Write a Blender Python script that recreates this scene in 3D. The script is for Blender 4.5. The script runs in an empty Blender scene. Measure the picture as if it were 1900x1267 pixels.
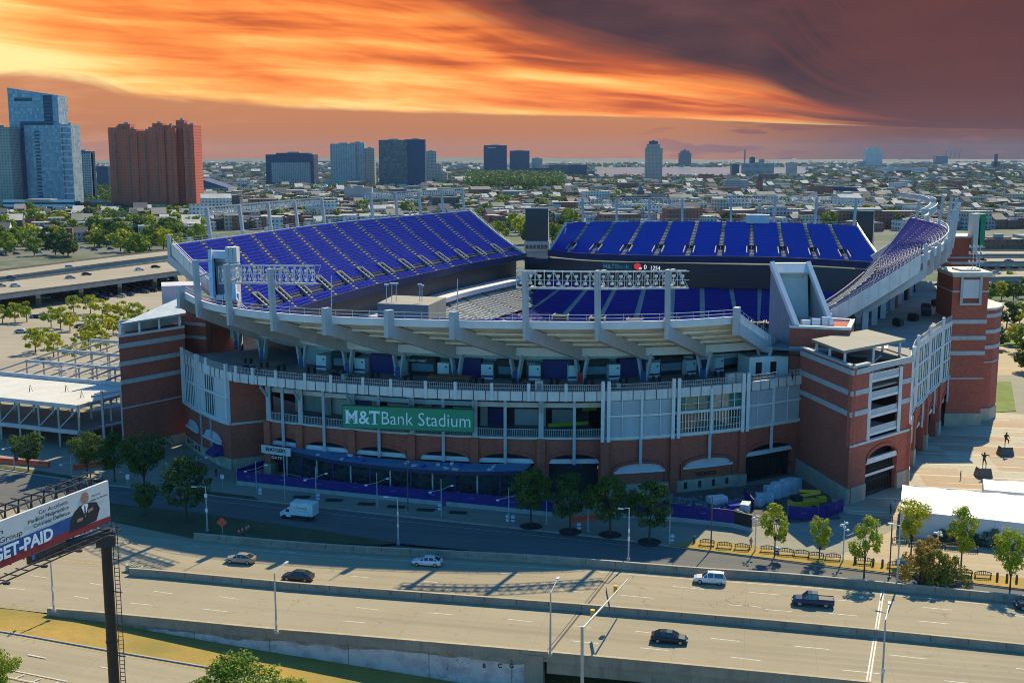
import bpy, bmesh, math, random
from mathutils import Vector, Matrix
R = math.radians
random.seed(7)
scene = bpy.context.scene
col = scene.collection
# ---------------------------------------------------------------- camera, sky, sun, exposure
F, HY, CZ, CX, CY = 2140.0, 290.0, 63.0, 950.0, 633.5
PITCH = math.atan((CY - HY) / F)
cam_d = bpy.data.cameras.new('camera'); cam = bpy.data.objects.new('camera', cam_d); col.objects.link(cam)
cam_d.sensor_width = 36.0; cam_d.lens = F / 1900 * 36; cam_d.clip_start = 1; cam_d.clip_end = 60000
cam.location = (0, 0, CZ); cam.rotation_euler = (math.pi / 2 - PITCH, 0, 0)
scene.camera = cam
SUN_AZ, SUN_EL = R(25), R(44.5)          # azimuth to the right of the view direction (+Y)
scene.view_settings.view_transform = 'Standard'; scene.view_settings.look = 'None'
scene.view_settings.exposure = 0.52; scene.view_settings.gamma = 1.0
scene.cycles.use_denoising = True; scene.cycles.filter_width = 1.0
scene.cycles.use_adaptive_sampling = True; scene.cycles.adaptive_threshold = 0.012
scene.cycles.max_bounces = 5; scene.cycles.diffuse_bounces = 3; scene.cycles.glossy_bounces = 2
scene.cycles.transmission_bounces = 2; scene.cycles.volume_bounces = 0; scene.cycles.transparent_max_bounces = 6
sun_d = bpy.data.lights.new('sun', 'SUN'); sun = bpy.data.objects.new('sun', sun_d); col.objects.link(sun)
sun_d.energy = 4.9; sun_d.angle = R(0.5); sun_d.color = (1.0, 0.865, 0.56)
sv = Vector((math.sin(SUN_AZ) * math.cos(SUN_EL), math.cos(SUN_AZ) * math.cos(SUN_EL), math.sin(SUN_EL)))
sun.rotation_euler = sv.to_track_quat('Z', 'Y').to_euler(); sun.location = sv * 500


class E:
    """tiny expression helper: builds Math nodes"""
    def __init__(s, nt, sock): s.nt, s.k = nt, sock
    def _op(s, op, *a, clamp=False):
        n = s.nt.nodes.new('ShaderNodeMath'); n.operation = op; n.use_clamp = clamp
        for i, v in enumerate((s,) + a):
            if isinstance(v, E): s.nt.links.new(v.k, n.inputs[i])
            else: n.inputs[i].default_value = v
        return E(s.nt, n.outputs[0])
    def __add__(s, o): return s._op('ADD', o)
    __radd__ = __add__
    def __sub__(s, o): return s._op('SUBTRACT', o)
    def __rsub__(s, o): return (s * -1) + o
    def __mul__(s, o): return s._op('MULTIPLY', o)
    __rmul__ = __mul__
    def __truediv__(s, o): return s._op('DIVIDE', o)
    def clamp(s): return s._op('ADD', 0.0, clamp=True)
    def fract(s): return s._op('FRACT')
    def floor(s): return s._op('FLOOR')
    def abs(s): return s._op('ABSOLUTE')
    def pow(s, p): return s._op('POWER', p)
    def sqrt(s): return s._op('SQRT')
    def gt(s, o): return s._op('GREATER_THAN', o)
    def lt(s, o): return s._op('LESS_THAN', o)
    def maxi(s, o): return s._op('MAXIMUM', o)
    def smooth(s, a, b):
        n = s.nt.nodes.new('ShaderNodeMapRange'); n.interpolation_type = 'SMOOTHSTEP'
        s.nt.links.new(s.k, n.inputs[0]); n.inputs[1].default_value = a; n.inputs[2].default_value = b
        return E(s.nt, n.outputs[0])
    def curve(s, pts):
        """piecewise map through points [(x,y)...] using a float curve on a normalised range"""
        x0, x1 = pts[0][0], pts[-1][0]; ys = [p[1] for p in pts]; y0, y1 = min(ys), max(ys) + 1e-6
        n = s.nt.nodes.new('ShaderNodeFloatCurve'); c = n.mapping.curves[0]
        q = [((x - x0) / (x1 - x0), (y - y0) / (y1 - y0)) for x, y in pts]
        c.points[0].location = q[0]; c.points[1].location = q[-1]
        for p in q[1:-1]: c.points.new(*p)
        n.mapping.update()
        t = ((s - x0) * (1.0 / (x1 - x0))).clamp()
        s.nt.links.new(t.k, n.inputs['Value'])
        return E(s.nt, n.outputs[0]) * (y1 - y0) + y0


def mixc(nt, f, a, b, mode='MIX'):
    n = nt.nodes.new('ShaderNodeMix'); n.data_type = 'RGBA'; n.blend_type = mode
    for i, v in ((0, f), (6, a), (7, b)):
        if isinstance(v, E): v = v.k
        if isinstance(v, bpy.types.NodeSocket): nt.links.new(v, n.inputs[i])
        elif isinstance(v, tuple): n.inputs[i].default_value = (*v[:3], 1)
        else: n.inputs[i].default_value = v
    return n.outputs[2]


def noise(nt, vec, scale=1.0, detail=3, rough=0.5, dist=0.0, dim='3D'):
    n = nt.nodes.new('ShaderNodeTexNoise'); n.noise_dimensions = dim
    n.inputs['Scale'].default_value = scale; n.inputs['Detail'].default_value = detail
    n.inputs['Roughness'].default_value = rough; n.inputs['Distortion'].default_value = dist
    if vec is not None: nt.links.new(vec, n.inputs['Vector'])
    return E(nt, n.outputs[0])


def comb(nt, x, y, z=0.0):
    n = nt.nodes.new('ShaderNodeCombineXYZ')
    for i, v in enumerate((x, y, z)):
        if isinstance(v, E): nt.links.new(v.k, n.inputs[i])
        else: n.inputs[i].default_value = v
    return n.outputs[0]


def s2l(r, g, b):
    f = lambda c: (c / 255) / 12.92 if c <= 10 else ((c / 255 + 0.055) / 1.055) ** 2.4
    return (f(r), f(g), f(b))


def make_world():
    w = bpy.data.worlds.new('World'); scene.world = w; w.use_nodes = True
    nt = w.node_tree; nt.nodes.clear()
    tc = nt.nodes.new('ShaderNodeTexCoord'); sp = nt.nodes.new('ShaderNodeSeparateXYZ')
    nt.links.new(tc.outputs['Generated'], sp.inputs[0])
    x, y, z = (E(nt, sp.outputs[i]) for i in range(3))
    cp, spi = math.cos(PITCH), math.sin(PITCH)
    d = (y * cp - z * spi).maxi(0.15)
    px = x / d * F + CX
    py = (y * spi + z * cp) / d * (-F) + CY
    yb = px.curve([(-600, 120), (0, 140), (150, 150), (260, 178), (430, 190), (600, 203), (850, 211), (1100, 216), (1560, 233), (2400, 250)])
    yt = px.curve([(-600, -700), (0, -420), (400, -210), (700, -70), (860, 0), (1000, 62), (1200, 108), (1400, 148), (1560, 200), (2400, 245)])
    q = ((yb - py) / (yb - yt).maxi(14.0))
    wob = noise(nt, comb(nt, px * 0.0022, q * 0.9), 1.0, 2, 0.5, 0, '2D') - 0.5
    n1 = noise(nt, comb(nt, px * 0.0013, (q + wob * 0.20) * 3.6), 1.0, 2, 0.45, 0.2, '2D')
    n2 = noise(nt, comb(nt, px * 0.0034, (q + wob * 0.20) * 9.0, 3.3), 1.0, 5, 0.6, 0.15, '2D')
    n3 = noise(nt, comb(nt, px * 0.0035 + 31, py * 0.011), 1.0, 5, 0.6, 0.1, '2D')
    nh = noise(nt, comb(nt, px * 0.0016 + wob * .5, py * 0.021 + px * -0.0014 + wob * .8, 5.0), 1.0, 4, 0.55, 0.15, '2D')
    st = (n1 * 0.32 + n2 * 0.14 + nh * 0.54)
    base = px.smooth(150, 1350) * 0.30 + q.smooth(0.06, 0.95) * 0.22
    val = (st - 0.5) * 2.5 + 0.72 - base + (q.smooth(0.20, 0.0)) * 0.26 + px.smooth(420, -100) * py.smooth(40, 110) * 0.16
    r = nt.nodes.new('ShaderNodeValToRGB'); nt.links.new(val.k, r.inputs[0]); cr = r.color_ramp
    stops = [(0.0, s2l(140, 76, 60)), (0.18, s2l(180, 88, 52)), (0.36, s2l(224, 124, 62)), (0.54, s2l(242, 154, 82)), (0.72, s2l(246, 188, 112)), (0.88, s2l(248, 216, 150)), (1.0, s2l(250, 226, 166))]
    while len(cr.elements) < len(stops): cr.elements.new(0.5)
    for e, (p, c) in zip(cr.elements, stops): e.position = p; e.color = (*c, 1)
    dark = mixc(nt, (n3 - 0.32) * 2.0, s2l(62, 47, 60), s2l(94, 66, 76))
    dark = mixc(nt, px.smooth(1250, 1800) * 0.75, dark, mixc(nt, (n3 - 0.3) * 2.2, s2l(62, 46, 58), s2l(98, 64, 68)))
    c_up = mixc(nt, (q + (n2 - 0.5) * 0.30 + (nh - 0.5) * 0.5).smooth(0.72, 1.30), r.outputs[0], dark)
    c_up = mixc(nt, (px + (n1 - 0.5) * 500).smooth(1330, 1700), c_up, mixc(nt, n3, s2l(78, 52, 62), s2l(100, 60, 62)))
    # smooth glow band under the cloud sheet
    lo = mixc(nt, py.smooth(150, 292), s2l(186, 128, 94), s2l(172, 112, 76))
    lo = mixc(nt, px.smooth(1200, 1720), lo, mixc(nt, py.smooth(215, 290), s2l(112, 68, 62), s2l(92, 66, 74)))
    pat = noise(nt, comb(nt, px * 0.006, py * 0.045, 9.0), 1.0, 4, 0.55, 0.2, '2D')
    lo = mixc(nt, (pat.smooth(0.52, 0.60) * px.smooth(1080, 1380) * py.smooth(210, 250)) * 0.8, lo, s2l(120, 74, 84))
    lo = mixc(nt, (pat.smooth(0.45, 0.75) * px.smooth(700, 0)) * 0.35, lo, s2l(214, 160, 130))
    c = mixc(nt, (q + (n2 - 0.5) * 0.07).smooth(-0.015, 0.03), lo, c_up)
    sky = nt.nodes.new('ShaderNodeTexSky'); sky.sky_type = 'NISHITA'; sky.sun_disc = False
    sky.sun_elevation = SUN_EL; sky.sun_rotation = SUN_AZ; sky.altitude = 50; sky.ozone_density = 5.0; sky.dust_density = 0.3
    blue = mixc(nt, 1.0, sky.outputs[0], (0.036, 0.114, 0.154), 'MULTIPLY')
    el = z / (x * x + y * y).maxi(1e-4).sqrt()
    f = el.smooth(0.17, 0.32).maxi(y.smooth(0.55, 0.30))
    fin = mixc(nt, f, mixc(nt, 1.0, c, (0.90, 0.82, 0.66), 'MULTIPLY'), blue)
    bg = nt.nodes.new('ShaderNodeBackground'); nt.links.new(fin, bg.inputs[0]); bg.inputs[1].default_value = 1.0
    o = nt.nodes.new('ShaderNodeOutputWorld'); nt.links.new(bg.outputs[0], o.inputs[0])
make_world()


# ---------------------------------------------------------------- materials
MATS = {}
def mat(name, c, rough=0.8, metal=0.0, var=0.12, scale=0.6, bump=0.0, spec=0.4, c2=None, streak=0.0, fine=0.0):
    if name in MATS: return MATS[name]
    m = bpy.data.materials.new(name); m.use_nodes = True; nt = m.node_tree; nt.nodes.clear()
    o = nt.nodes.new('ShaderNodeOutputMaterial'); b = nt.nodes.new('ShaderNodeBsdfPrincipled')
    nt.links.new(b.outputs[0], o.inputs[0])
    b.inputs['Roughness'].default_value = rough; b.inputs['Metallic'].default_value = metal
    b.inputs['Specular IOR Level'].default_value = spec
    g = nt.nodes.new('ShaderNodeNewGeometry'); pos = g.outputs['Position']
    n = noise(nt, pos, scale, 4, 0.6)
    c2 = c2 or tuple(v * (1 - 2.6 * var) for v in c)
    f = (n - 0.30) * 2.2
    colr = mixc(nt, f.clamp(), c2, c)
    if streak:
        sp = nt.nodes.new('ShaderNodeSeparateXYZ'); nt.links.new(pos, sp.inputs[0])
        sx, sy, sz = (E(nt, sp.outputs[i]) for i in range(3))
        sn = noise(nt, comb(nt, sx * 1.3, sy * 1.3, sz * 0.12), 1.0, 3, 0.6)
        colr = mixc(nt, (sn.smooth(0.5, 0.75) * streak).clamp(), colr, tuple(v * 0.5 for v in c))
    if fine:
        fn = noise(nt, pos, scale * 14, 2, 0.6)
        colr = mixc(nt, (fn.smooth(0.4, 0.7) * fine).clamp(), colr, tuple(v * 0.55 for v in c))
    nt.links.new(colr, b.inputs['Base Color'])
    if bump:
        bp = nt.nodes.new('ShaderNodeBump'); bp.inputs['Strength'].default_value = bump; bp.inputs['Distance'].default_value = 0.2
        bn = noise(nt, pos, scale * 6, 3, 0.6); nt.links.new(bn.k, bp.inputs['Height']); nt.links.new(bp.outputs[0], b.inputs['Normal'])
    MATS[name] = m
    return m


def uvmat(name, build, rough=0.8, metal=0.0, spec=0.4):
    """material whose colour comes from build(nt, u, v, pos) -> (color, roughness or None)"""
    if name in MATS: return MATS[name]
    m = bpy.data.materials.new(name); m.use_nodes = True; nt = m.node_tree; nt.nodes.clear()
    o = nt.nodes.new('ShaderNodeOutputMaterial'); b = nt.nodes.new('ShaderNodeBsdfPrincipled')
    nt.links.new(b.outputs[0], o.inputs[0])
    b.inputs['Roughness'].default_value = rough; b.inputs['Metallic'].default_value = metal
    b.inputs['Specular IOR Level'].default_value = spec
    uvn = nt.nodes.new('ShaderNodeUVMap'); sp = nt.nodes.new('ShaderNodeSeparateXYZ'); nt.links.new(uvn.outputs[0], sp.inputs[0])
    g = nt.nodes.new('ShaderNodeNewGeometry')
    c, r = build(nt, E(nt, sp.outputs[0]), E(nt, sp.outputs[1]), g.outputs['Position'])
    nt.links.new(c, b.inputs['Base Color'])
    if r is not None: nt.links.new(r.k if isinstance(r, E) else r, b.inputs['Roughness'])
    MATS[name] = m
    return m


def brickmat(name, c, stone=None):
    def f(nt, u, v, pos):
        br = nt.nodes.new('ShaderNodeTexBrick'); nt.links.new(comb(nt, u, v), br.inputs['Vector'])
        br.inputs['Scale'].default_value = 1.0; br.inputs['Brick Width'].default_value = 0.62; br.inputs['Row Height'].default_value = 0.21
        br.inputs['Mortar Size'].default_value = 0.018; br.inputs['Color1'].default_value = (*c, 1)
        br.inputs['Color2'].default_value = (*(k * 0.70 for k in c), 1); br.inputs['Mortar'].default_value = (*(k * 0.62 for k in c), 1)
        n = noise(nt, pos, 0.16, 4, 0.62); n2 = noise(nt, pos, 1.7, 3, 0.6)
        cc = mixc(nt, ((n - 0.42) * 2.6).clamp() * 0.55, br.outputs[0], tuple(k * 0.55 for k in c))
        sp = nt.nodes.new('ShaderNodeSeparateXYZ'); nt.links.new(pos, sp.inputs[0]); sk = noise(nt, comb(nt, E(nt, sp.outputs[0]) * .9, E(nt, sp.outputs[1]) * .9, E(nt, sp.outputs[2]) * .07), 1.0, 4, .65)
        cc = mixc(nt, sk.smooth(.5, .72) * .5, cc, tuple(k * 0.5 + .01 for k in c))
        cc = mixc(nt, ((n2 - 0.5) * 1.6).clamp() * 0.5, cc, tuple(min(1, k * 1.3 + 0.01) for k in c))
        return cc, None
    return uvmat(name, f, 0.9)


def glassmat(name, c, rough=0.08, var=0.5, sx=0.4, sz=0.3):
    def f(nt, u, v, pos):
        n = noise(nt, comb(nt, u * sx, v * sz), 1.0, 3, 0.55, 1.2)
        return mixc(nt, ((n - 0.4) * 3).clamp(), c, tuple(k * (1 - var) for k in c)), None
    return uvmat(name, f, rough, 0.0, 0.9)


def windowmat(name, wall, glass, pw=3.0, ph=3.4, fw=0.55, fh=0.55, lit=None, roof=None):
    """wall with a window grid; u, v in metres; for far buildings"""
    def f(nt, u, v, pos):
        fu = (u * (1 / pw)).fract(); fv = (v * (1 / ph)).fract()
        a = (fu - 0.5).abs().lt(fw / 2) * (fv - 0.5).abs().lt(fh / 2)
        rnd = noise(nt, comb(nt, (u * (1 / pw)).floor() * 7.31, (v * (1 / ph)).floor() * 3.77), 1.0, 0)
        g2 = mixc(nt, ((rnd - 0.35) * 2.4).clamp(), glass, lit or tuple(min(1, k * 2.6 + 0.03) for k in glass))
        n = noise(nt, pos, 0.03, 3, 0.6)
        w2 = mixc(nt, ((n - 0.35) * 2).clamp(), tuple(k * 0.78 for k in wall), wall)
        g = nt.nodes.new('ShaderNodeNewGeometry'); sp = nt.nodes.new('ShaderNodeSeparateXYZ'); nt.links.new(g.outputs['Normal'], sp.inputs[0])
        side = E(nt, sp.outputs[2]).abs().lt(0.5)
        c = mixc(nt, a * side, w2, g2)
        if roof: c = mixc(nt, side, mixc(nt, n, tuple(k * 0.75 for k in roof), roof), c)
        return c, (a * side) * (-0.62) + 0.85
    return uvmat(name, f, 0.85)


def glow(name, c, s):
    if name in MATS: return MATS[name]
    m = bpy.data.materials.new(name); m.use_nodes = True; nt = m.node_tree
    b = nt.nodes['Principled BSDF']; b.inputs['Base Color'].default_value = (*c, 1)
    b.inputs['Emission Color'].default_value = (*c, 1); b.inputs['Emission Strength'].default_value = s
    MATS[name] = m
    return m


# ---------------------------------------------------------------- mesh helpers
def ray(px, py):
    a = (px - CX) / F; b = -(py - CY) / F
    return Vector((a, math.cos(PITCH) + b * math.sin(PITCH), -math.sin(PITCH) + b * math.cos(PITCH)))
def G(px, py, z=0.0):
    r = ray(px, py); t = (z - CZ) / r[2]
    return Vector((r[0] * t, r[1] * t, z))
def D(px, py, Y):
    r = ray(px, py); t = Y / r[1]
    return Vector((r[0] * t, Y, CZ + r[2] * t))
def PJ(p):
    d = p[1] * math.cos(PITCH) - (p[2] - CZ) * math.sin(PITCH); u = p[1] * math.sin(PITCH) + (p[2] - CZ) * math.cos(PITCH)
    return (CX + F * p[0] / d, CY - F * u / d)


class MB:
    def __init__(s): s.v = []; s.f = []; s.mi = []; s.uv = []; s.cur = 0
    def face(s, pts, uv=None):
        n = len(s.v); s.v += [tuple(p) for p in pts]; s.f.append(tuple(range(n, n + len(pts)))); s.mi.append(s.cur)
        if uv is None:
            p0, p1, p2 = (Vector(p) for p in pts[:3]); nn = (p1 - p0).cross(p2 - p0)
            if nn.length > 1e-9 and abs(nn.z) < 0.7 * nn.length:
                h = Vector((nn.y, -nn.x, 0)).normalized() if (nn.x or nn.y) else Vector((1, 0, 0))
                h = Vector((-nn.y, nn.x, 0)).normalized()
                uv = [(h.dot(Vector(p)), p[2]) for p in pts]
            else: uv = [(p[0], p[1]) for p in pts]
        s.uv += uv
        return s
    def hexa(s, b, t):
        """b, t: four points each (bottom ccw from above, top)"""
        s.face([b[3], b[2], b[1], b[0]]); s.face(t)
        for i in range(4):
            j = (i + 1) % 4; s.face([b[i], b[j], t[j], t[i]])
        return s
    def box(s, c, sx, sy, sz, rot=0.0):
        """c = centre of the base"""
        ca, sa = math.cos(rot), math.sin(rot); P = []
        for x, y in ((-sx / 2, -sy / 2), (sx / 2, -sy / 2), (sx / 2, sy / 2), (-sx / 2, sy / 2)):
            P.append((c[0] + x * ca - y * sa, c[1] + x * sa + y * ca))
        return s.hexa([(x, y, c[2]) for x, y in P], [(x, y, c[2] + sz) for x, y in P])
    def beam(s, p, q, w, h=None, side=None):
        p, q = Vector(p), Vector(q); h = h or w; d = q - p
        if d.length < 1e-6: return s
        d.normalize()
        if side is None:
            side = d.cross(Vector((0, 0, 1)))
            side = side.normalized() if side.length > 0.05 else Vector((1, 0, 0))
        else:
            side = Vector(side); side = (side - d * side.dot(d)).normalized()
        up = side.cross(d).normalized()
        o = [side * (-w / 2) - up * (h / 2), side * (w / 2) - up * (h / 2), side * (w / 2) + up * (h / 2), side * (-w / 2) + up * (h / 2)]
        return s.hexa([p + k for k in o], [q + k for k in o])
    def tube(s, p, q, r0, r1=None, n=8, caps=True):
        p, q = Vector(p), Vector(q); r1 = r0 if r1 is None else r1; d = (q - p).normalized()
        a = d.cross(Vector((0, 0, 1)));  a = a.normalized() if a.length > 0.05 else Vector((1, 0, 0)); b = d.cross(a)
        A = [p + (a * math.cos(k * 2 * math.pi / n) + b * math.sin(k * 2 * math.pi / n)) * r0 for k in range(n)]
        B = [q + (a * math.cos(k * 2 * math.pi / n) + b * math.sin(k * 2 * math.pi / n)) * r1 for k in range(n)]
        for k in range(n):
            j = (k + 1) % n; s.face([A[k], A[j], B[j], B[k]])
        if caps: s.face(A[::-1]); s.face(B)
        return s
    def prism(s, poly, z0, z1):
        """poly ccw list of (x,y); z0,z1 numbers"""
        ar = sum(poly[i][0] * poly[(i + 1) % len(poly)][1] - poly[(i + 1) % len(poly)][0] * poly[i][1] for i in range(len(poly)))
        if ar < 0: poly = poly[::-1]
        s.face([(x, y, z1) for x, y in poly]); s.face([(x, y, z0) for x, y in poly[::-1]])
        for i in range(len(poly)):
            a, b = poly[i], poly[(i + 1) % len(poly)]
            s.face([(a[0], a[1], z0), (b[0], b[1], z0), (b[0], b[1], z1), (a[0], a[1], z1)])
        return s
    def ribbon(s, A, B):
        """faces between two 3d polylines of equal length"""
        L = 0
        for i in range(len(A) - 1):
            d = (Vector(A[i + 1]) - Vector(A[i])).length; h0 = (Vector(B[i]) - Vector(A[i])).length
            s.face([A[i], A[i + 1], B[i + 1], B[i]], uv=[(L, A[i][2]), (L + d, A[i + 1][2]), (L + d, A[i + 1][2] + h0), (L, A[i][2] + h0)])
            L += d
        return s
    def sweep(s, path, nrm, prof, caps=True):
        """path: points, nrm: unit 2d normals per point, prof: list of (offset along normal, dz) closed ccw"""
        rings = [[(p[0] + n[0] * o, p[1] + n[1] * o, p[2] + dz) for o, dz in prof] for p, n in zip(path, nrm)]
        m = len(prof); L = 0
        for i in range(len(rings) - 1):
            a, b = rings[i], rings[i + 1]; d = (Vector(path[i + 1]) - Vector(path[i])).length
            for k in range(m):
                j = (k + 1) % m
                s.face([a[k], b[k], b[j], a[j]], uv=[(L, a[k][2]), (L + d, b[k][2]), (L + d, b[j][2]), (L, a[j][2])])
            L += d
        if caps: s.face(rings[0]); s.face(rings[-1][::-1])
        return s
    def sph(s, c, r, sz=1.0, n=8, m=5):
        for i in range(m):
            t0, t1 = math.pi * i / m, math.pi * (i + 1) / m
            for k in range(n):
                a0, a1 = 2 * math.pi * k / n, 2 * math.pi * (k + 1) / n
                P = [(c[0] + r * math.sin(t) * math.cos(a), c[1] + r * math.sin(t) * math.sin(a), c[2] + r * sz * math.cos(t)) for t, a in ((t0, a0), (t1, a0), (t1, a1), (t0, a1))]
                if i == 0: s.face([P[0], P[1], P[2]])
                elif i == m - 1: s.face([P[0], P[1], P[3]])
                else: s.face(P)
        return s
    def build(s, name, mats, parent=None, smooth=False, label=None):
        off = Vector((0, 0, 0))
        if parent is not None:
            q = parent
            while q is not None: off = off + q.location; q = q.parent
        me = bpy.data.meshes.new(name)
        me.from_pydata([(x - off.x, y - off.y, z - off.z) for x, y, z in s.v], [], s.f)
        mats = mats if isinstance(mats, (list, tuple)) else [mats]
        for m in mats: me.materials.append(m)
        if len(mats) > 1: me.polygons.foreach_set('material_index', s.mi)
        ul = me.uv_layers.new(name='UVMap'); ul.data.foreach_set('uv', [k for t in s.uv for k in t])
        if smooth: me.polygons.foreach_set('use_smooth', [True] * len(me.polygons))
        o = bpy.data.objects.new(name, me); col.objects.link(o); o.parent = parent
        if label: o['label'] = label
        return o


def tag(o, label, cat, group=None, kind=None):
    if label: o['label'] = label
    if cat: o['category'] = cat
    if group: o['group'] = group
    if kind: o['kind'] = kind
    return o
def thing(name, label, cat, loc=(0, 0, 0), group=None, rz=0.0):
    o = bpy.data.objects.new(name, None); col.objects.link(o); o.location = loc; o.rotation_euler = (0, 0, rz)
    o.empty_display_size = 0.5
    return tag(o, label, cat, group)
def struct(o): o['kind'] = 'structure'; return o
def kids(o): return [c for c in ALLK.get(o.name, [])]
def copy_tree(o, kidmap, loc=None, rz=None, sc=None, parent=None):
    c = o.copy(); col.objects.link(c); c.parent = parent
    if loc is not None: c.location = loc
    if rz is not None: c.rotation_euler = (0, 0, rz)
    if sc is not None: c.scale = sc if isinstance(sc, tuple) else (sc, sc, sc)
    for k in kidmap.get(o.name, []): copy_tree(k, kidmap, parent=c)
    return c
def kidmap_of(root):
    m = {}
    def rec(o):
        ch = [c for c in bpy.data.objects if c.parent == o]; m[o.name] = ch
        for c in ch: rec(c)
    rec(root); return m


def curve(pts, n):
    """catmull-rom through points (any dim) resampled evenly to n+1 points"""
    P = [Vector((p[0], p[1], p[2] if len(p) > 2 else 0.0)) for p in pts]; P = [P[0] * 2 - P[1]] + P + [P[-1] * 2 - P[-2]]
    out = []
    for i in range(1, len(P) - 2):
        for k in range(12):
            t = k / 12; a, b, c, d = P[i - 1], P[i], P[i + 1], P[i + 2]
            out.append(0.5 * ((2 * b) + (c - a) * t + (2 * a - 5 * b + 4 * c - d) * t * t + (3 * b - a - 3 * c + d) * t ** 3))
    out.append(P[-2]); L = [0]
    for a, b in zip(out, out[1:]): L.append(L[-1] + (b - a).length)
    res = []; j = 0
    for k in range(n + 1):
        s = L[-1] * k / n
        while j < len(L) - 2 and L[j + 1] < s: j += 1
        t = (s - L[j]) / max(1e-9, L[j + 1] - L[j]); res.append(out[j].lerp(out[j + 1], min(1, max(0, t))))
    return res
def normals(path):
    """left-hand 2d normals of a path"""
    out = []
    for i in range(len(path)):
        a = path[max(0, i - 1)]; b = path[min(len(path) - 1, i + 1)]
        d = Vector((b[0] - a[0], b[1] - a[1])); d.normalize(); out.append(Vector((-d.y, d.x)))
    return out
def offset(path, n, d, z=None):
    return [Vector((p[0] + q[0] * d, p[1] + q[1] * d, (p[2] if len(p) > 2 else 0) if z is None else z)) for p, q in zip(path, n)]
def V3(p, z): return Vector((p[0], p[1], z))
def text_mesh(txt, size, font=None, bold=0.0, shear=0.0, depth=0.02):
    """returns a mesh data block of the text lying in the local XY plane, origin at left baseline"""
    cu = bpy.data.curves.new('lettering', 'FONT'); cu.body = txt; cu.size = size; cu.extrude = depth; cu.offset = bold; cu.shear = shear
    cu.resolution_u = 3
    ob = bpy.data.objects.new('tmp_text', cu); col.objects.link(ob)
    dg = bpy.context.evaluated_depsgraph_get(); me = bpy.data.meshes.new_from_object(ob.evaluated_get(dg))
    bpy.data.objects.remove(ob); bpy.data.curves.remove(cu)
    return me
def put_text(txt, size, p, right, parent, m, name='lettering', bold=0.0, width=None, up=Vector((0, 0, 1)), shear=0.0, depth=0.02):
    """text standing upright: p = left baseline world point, right = reading direction"""
    me = text_mesh(txt, size, None, bold, shear, depth); me.materials.clear(); me.materials.append(m)
    xs = [v.co.x for v in me.vertices]; w = max(xs) - min(xs); sx = (width / w) if width else 1.0
    right = Vector(right).normalized(); up = Vector(up); nrm = right.cross(up).normalized()
    M = Matrix((( right.x * sx, up.x, nrm.x), (right.y * sx, up.y, nrm.y), (right.z * sx, up.z, nrm.z))).to_4x4()
    x0 = min(xs)
    off = Vector((0, 0, 0)); q = parent
    while q is not None: off = off + q.location; q = q.parent
    for v in me.vertices:
        c = M @ Vector((v.co.x - x0, v.co.y, v.co.z)); v.co = c + Vector(p) - off
    o = bpy.data.objects.new(name, me); col.objects.link(o); o.parent = parent
    return o
# ---------------------------------------------------------------- shared materials
M = {}
M['brick'] = brickmat('red_brick', (0.50, 0.12, 0.072))
M['brick_dark'] = brickmat('dark_brick', (0.46, 0.10, 0.06))
M['stone'] = mat('tan_stone', (0.46, 0.39, 0.29), 0.9, var=0.10, scale=0.5, streak=0.3)
M['band'] = mat('grey_stone_band', (0.48, 0.47, 0.46), 0.85, var=0.08, streak=0.3)
M['precast'] = mat('pale_precast', (0.74, 0.67, 0.62), 0.8, var=0.08, scale=0.4, streak=0.35)
M['concrete'] = mat('concrete', (0.42, 0.40, 0.36), 0.9, var=0.12, scale=0.4, streak=0.3, fine=0.15)
M['deck_soffit'] = mat('deck_soffit', (0.84, 0.78, 0.64), 0.9, var=0.10, scale=0.3, streak=0.35)
M['terrace'] = mat('terrace_floor', (0.30, 0.29, 0.27), 0.9, var=0.12, scale=0.25, fine=0.15)
M['steel'] = mat('painted_grey_steel', (0.48, 0.46, 0.46), 0.55, 0.0, var=0.07, scale=0.5, spec=0.4, streak=0.25)
M['steel_light'] = mat('pale_steel', (0.70, 0.66, 0.64), 0.5, 0.0, var=0.06)
M['galv'] = mat('galvanised_steel', (0.50, 0.52, 0.52), 0.45, 0.35, var=0.08)
M['dark_steel'] = mat('dark_steel', (0.045, 0.045, 0.05), 0.5, 0.2)
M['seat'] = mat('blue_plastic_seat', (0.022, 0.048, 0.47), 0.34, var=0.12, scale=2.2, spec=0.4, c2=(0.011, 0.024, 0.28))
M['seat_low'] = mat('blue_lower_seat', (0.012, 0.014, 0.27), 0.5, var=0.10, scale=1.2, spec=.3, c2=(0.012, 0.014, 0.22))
M['seat_grey'] = mat('grey_club_seat', (0.46, 0.45, 0.41), 0.6, var=0.10, scale=1.0)
M['riser'] = mat('shaded_riser', (0.045, 0.05, 0.10), 0.9, var=0.10, scale=0.5)  # step concrete coloured near black, painting the shade between seat rows
M['tunnel'] = mat('tunnel_concrete', (0.36, 0.34, 0.30), 0.9, var=0.12)
M['step'] = mat('stand_concrete', (0.50, 0.47, 0.42), 0.9, var=0.10, scale=0.5)
M['dark'] = mat('dark_recess', (0.018, 0.020, 0.024), 0.7, var=0.1)  # near black: paints the shade inside recesses and openings, also joints and panes
M['suite'] = glassmat('suite_glass', (0.012, 0.018, 0.028), 0.5)
M['screen'] = mat('black_screen', (0.012, 0.018, 0.026), 0.32, var=0.1, scale=0.1, spec=0.5)
M['green_glass'] = glassmat('green_tinted_glass', (0.06, 0.20, 0.16), 0.06, 0.85, 0.35, 0.30)
M['dark_glass'] = glassmat('dark_glass', (0.03, 0.045, 0.05), 0.06, 0.8, 0.5, 0.5)
M['louver'] = mat('louver_metal', (0.64, 0.57, 0.56), 0.5, 0.0, var=0.06, scale=0.3, streak=0.2)
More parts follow.
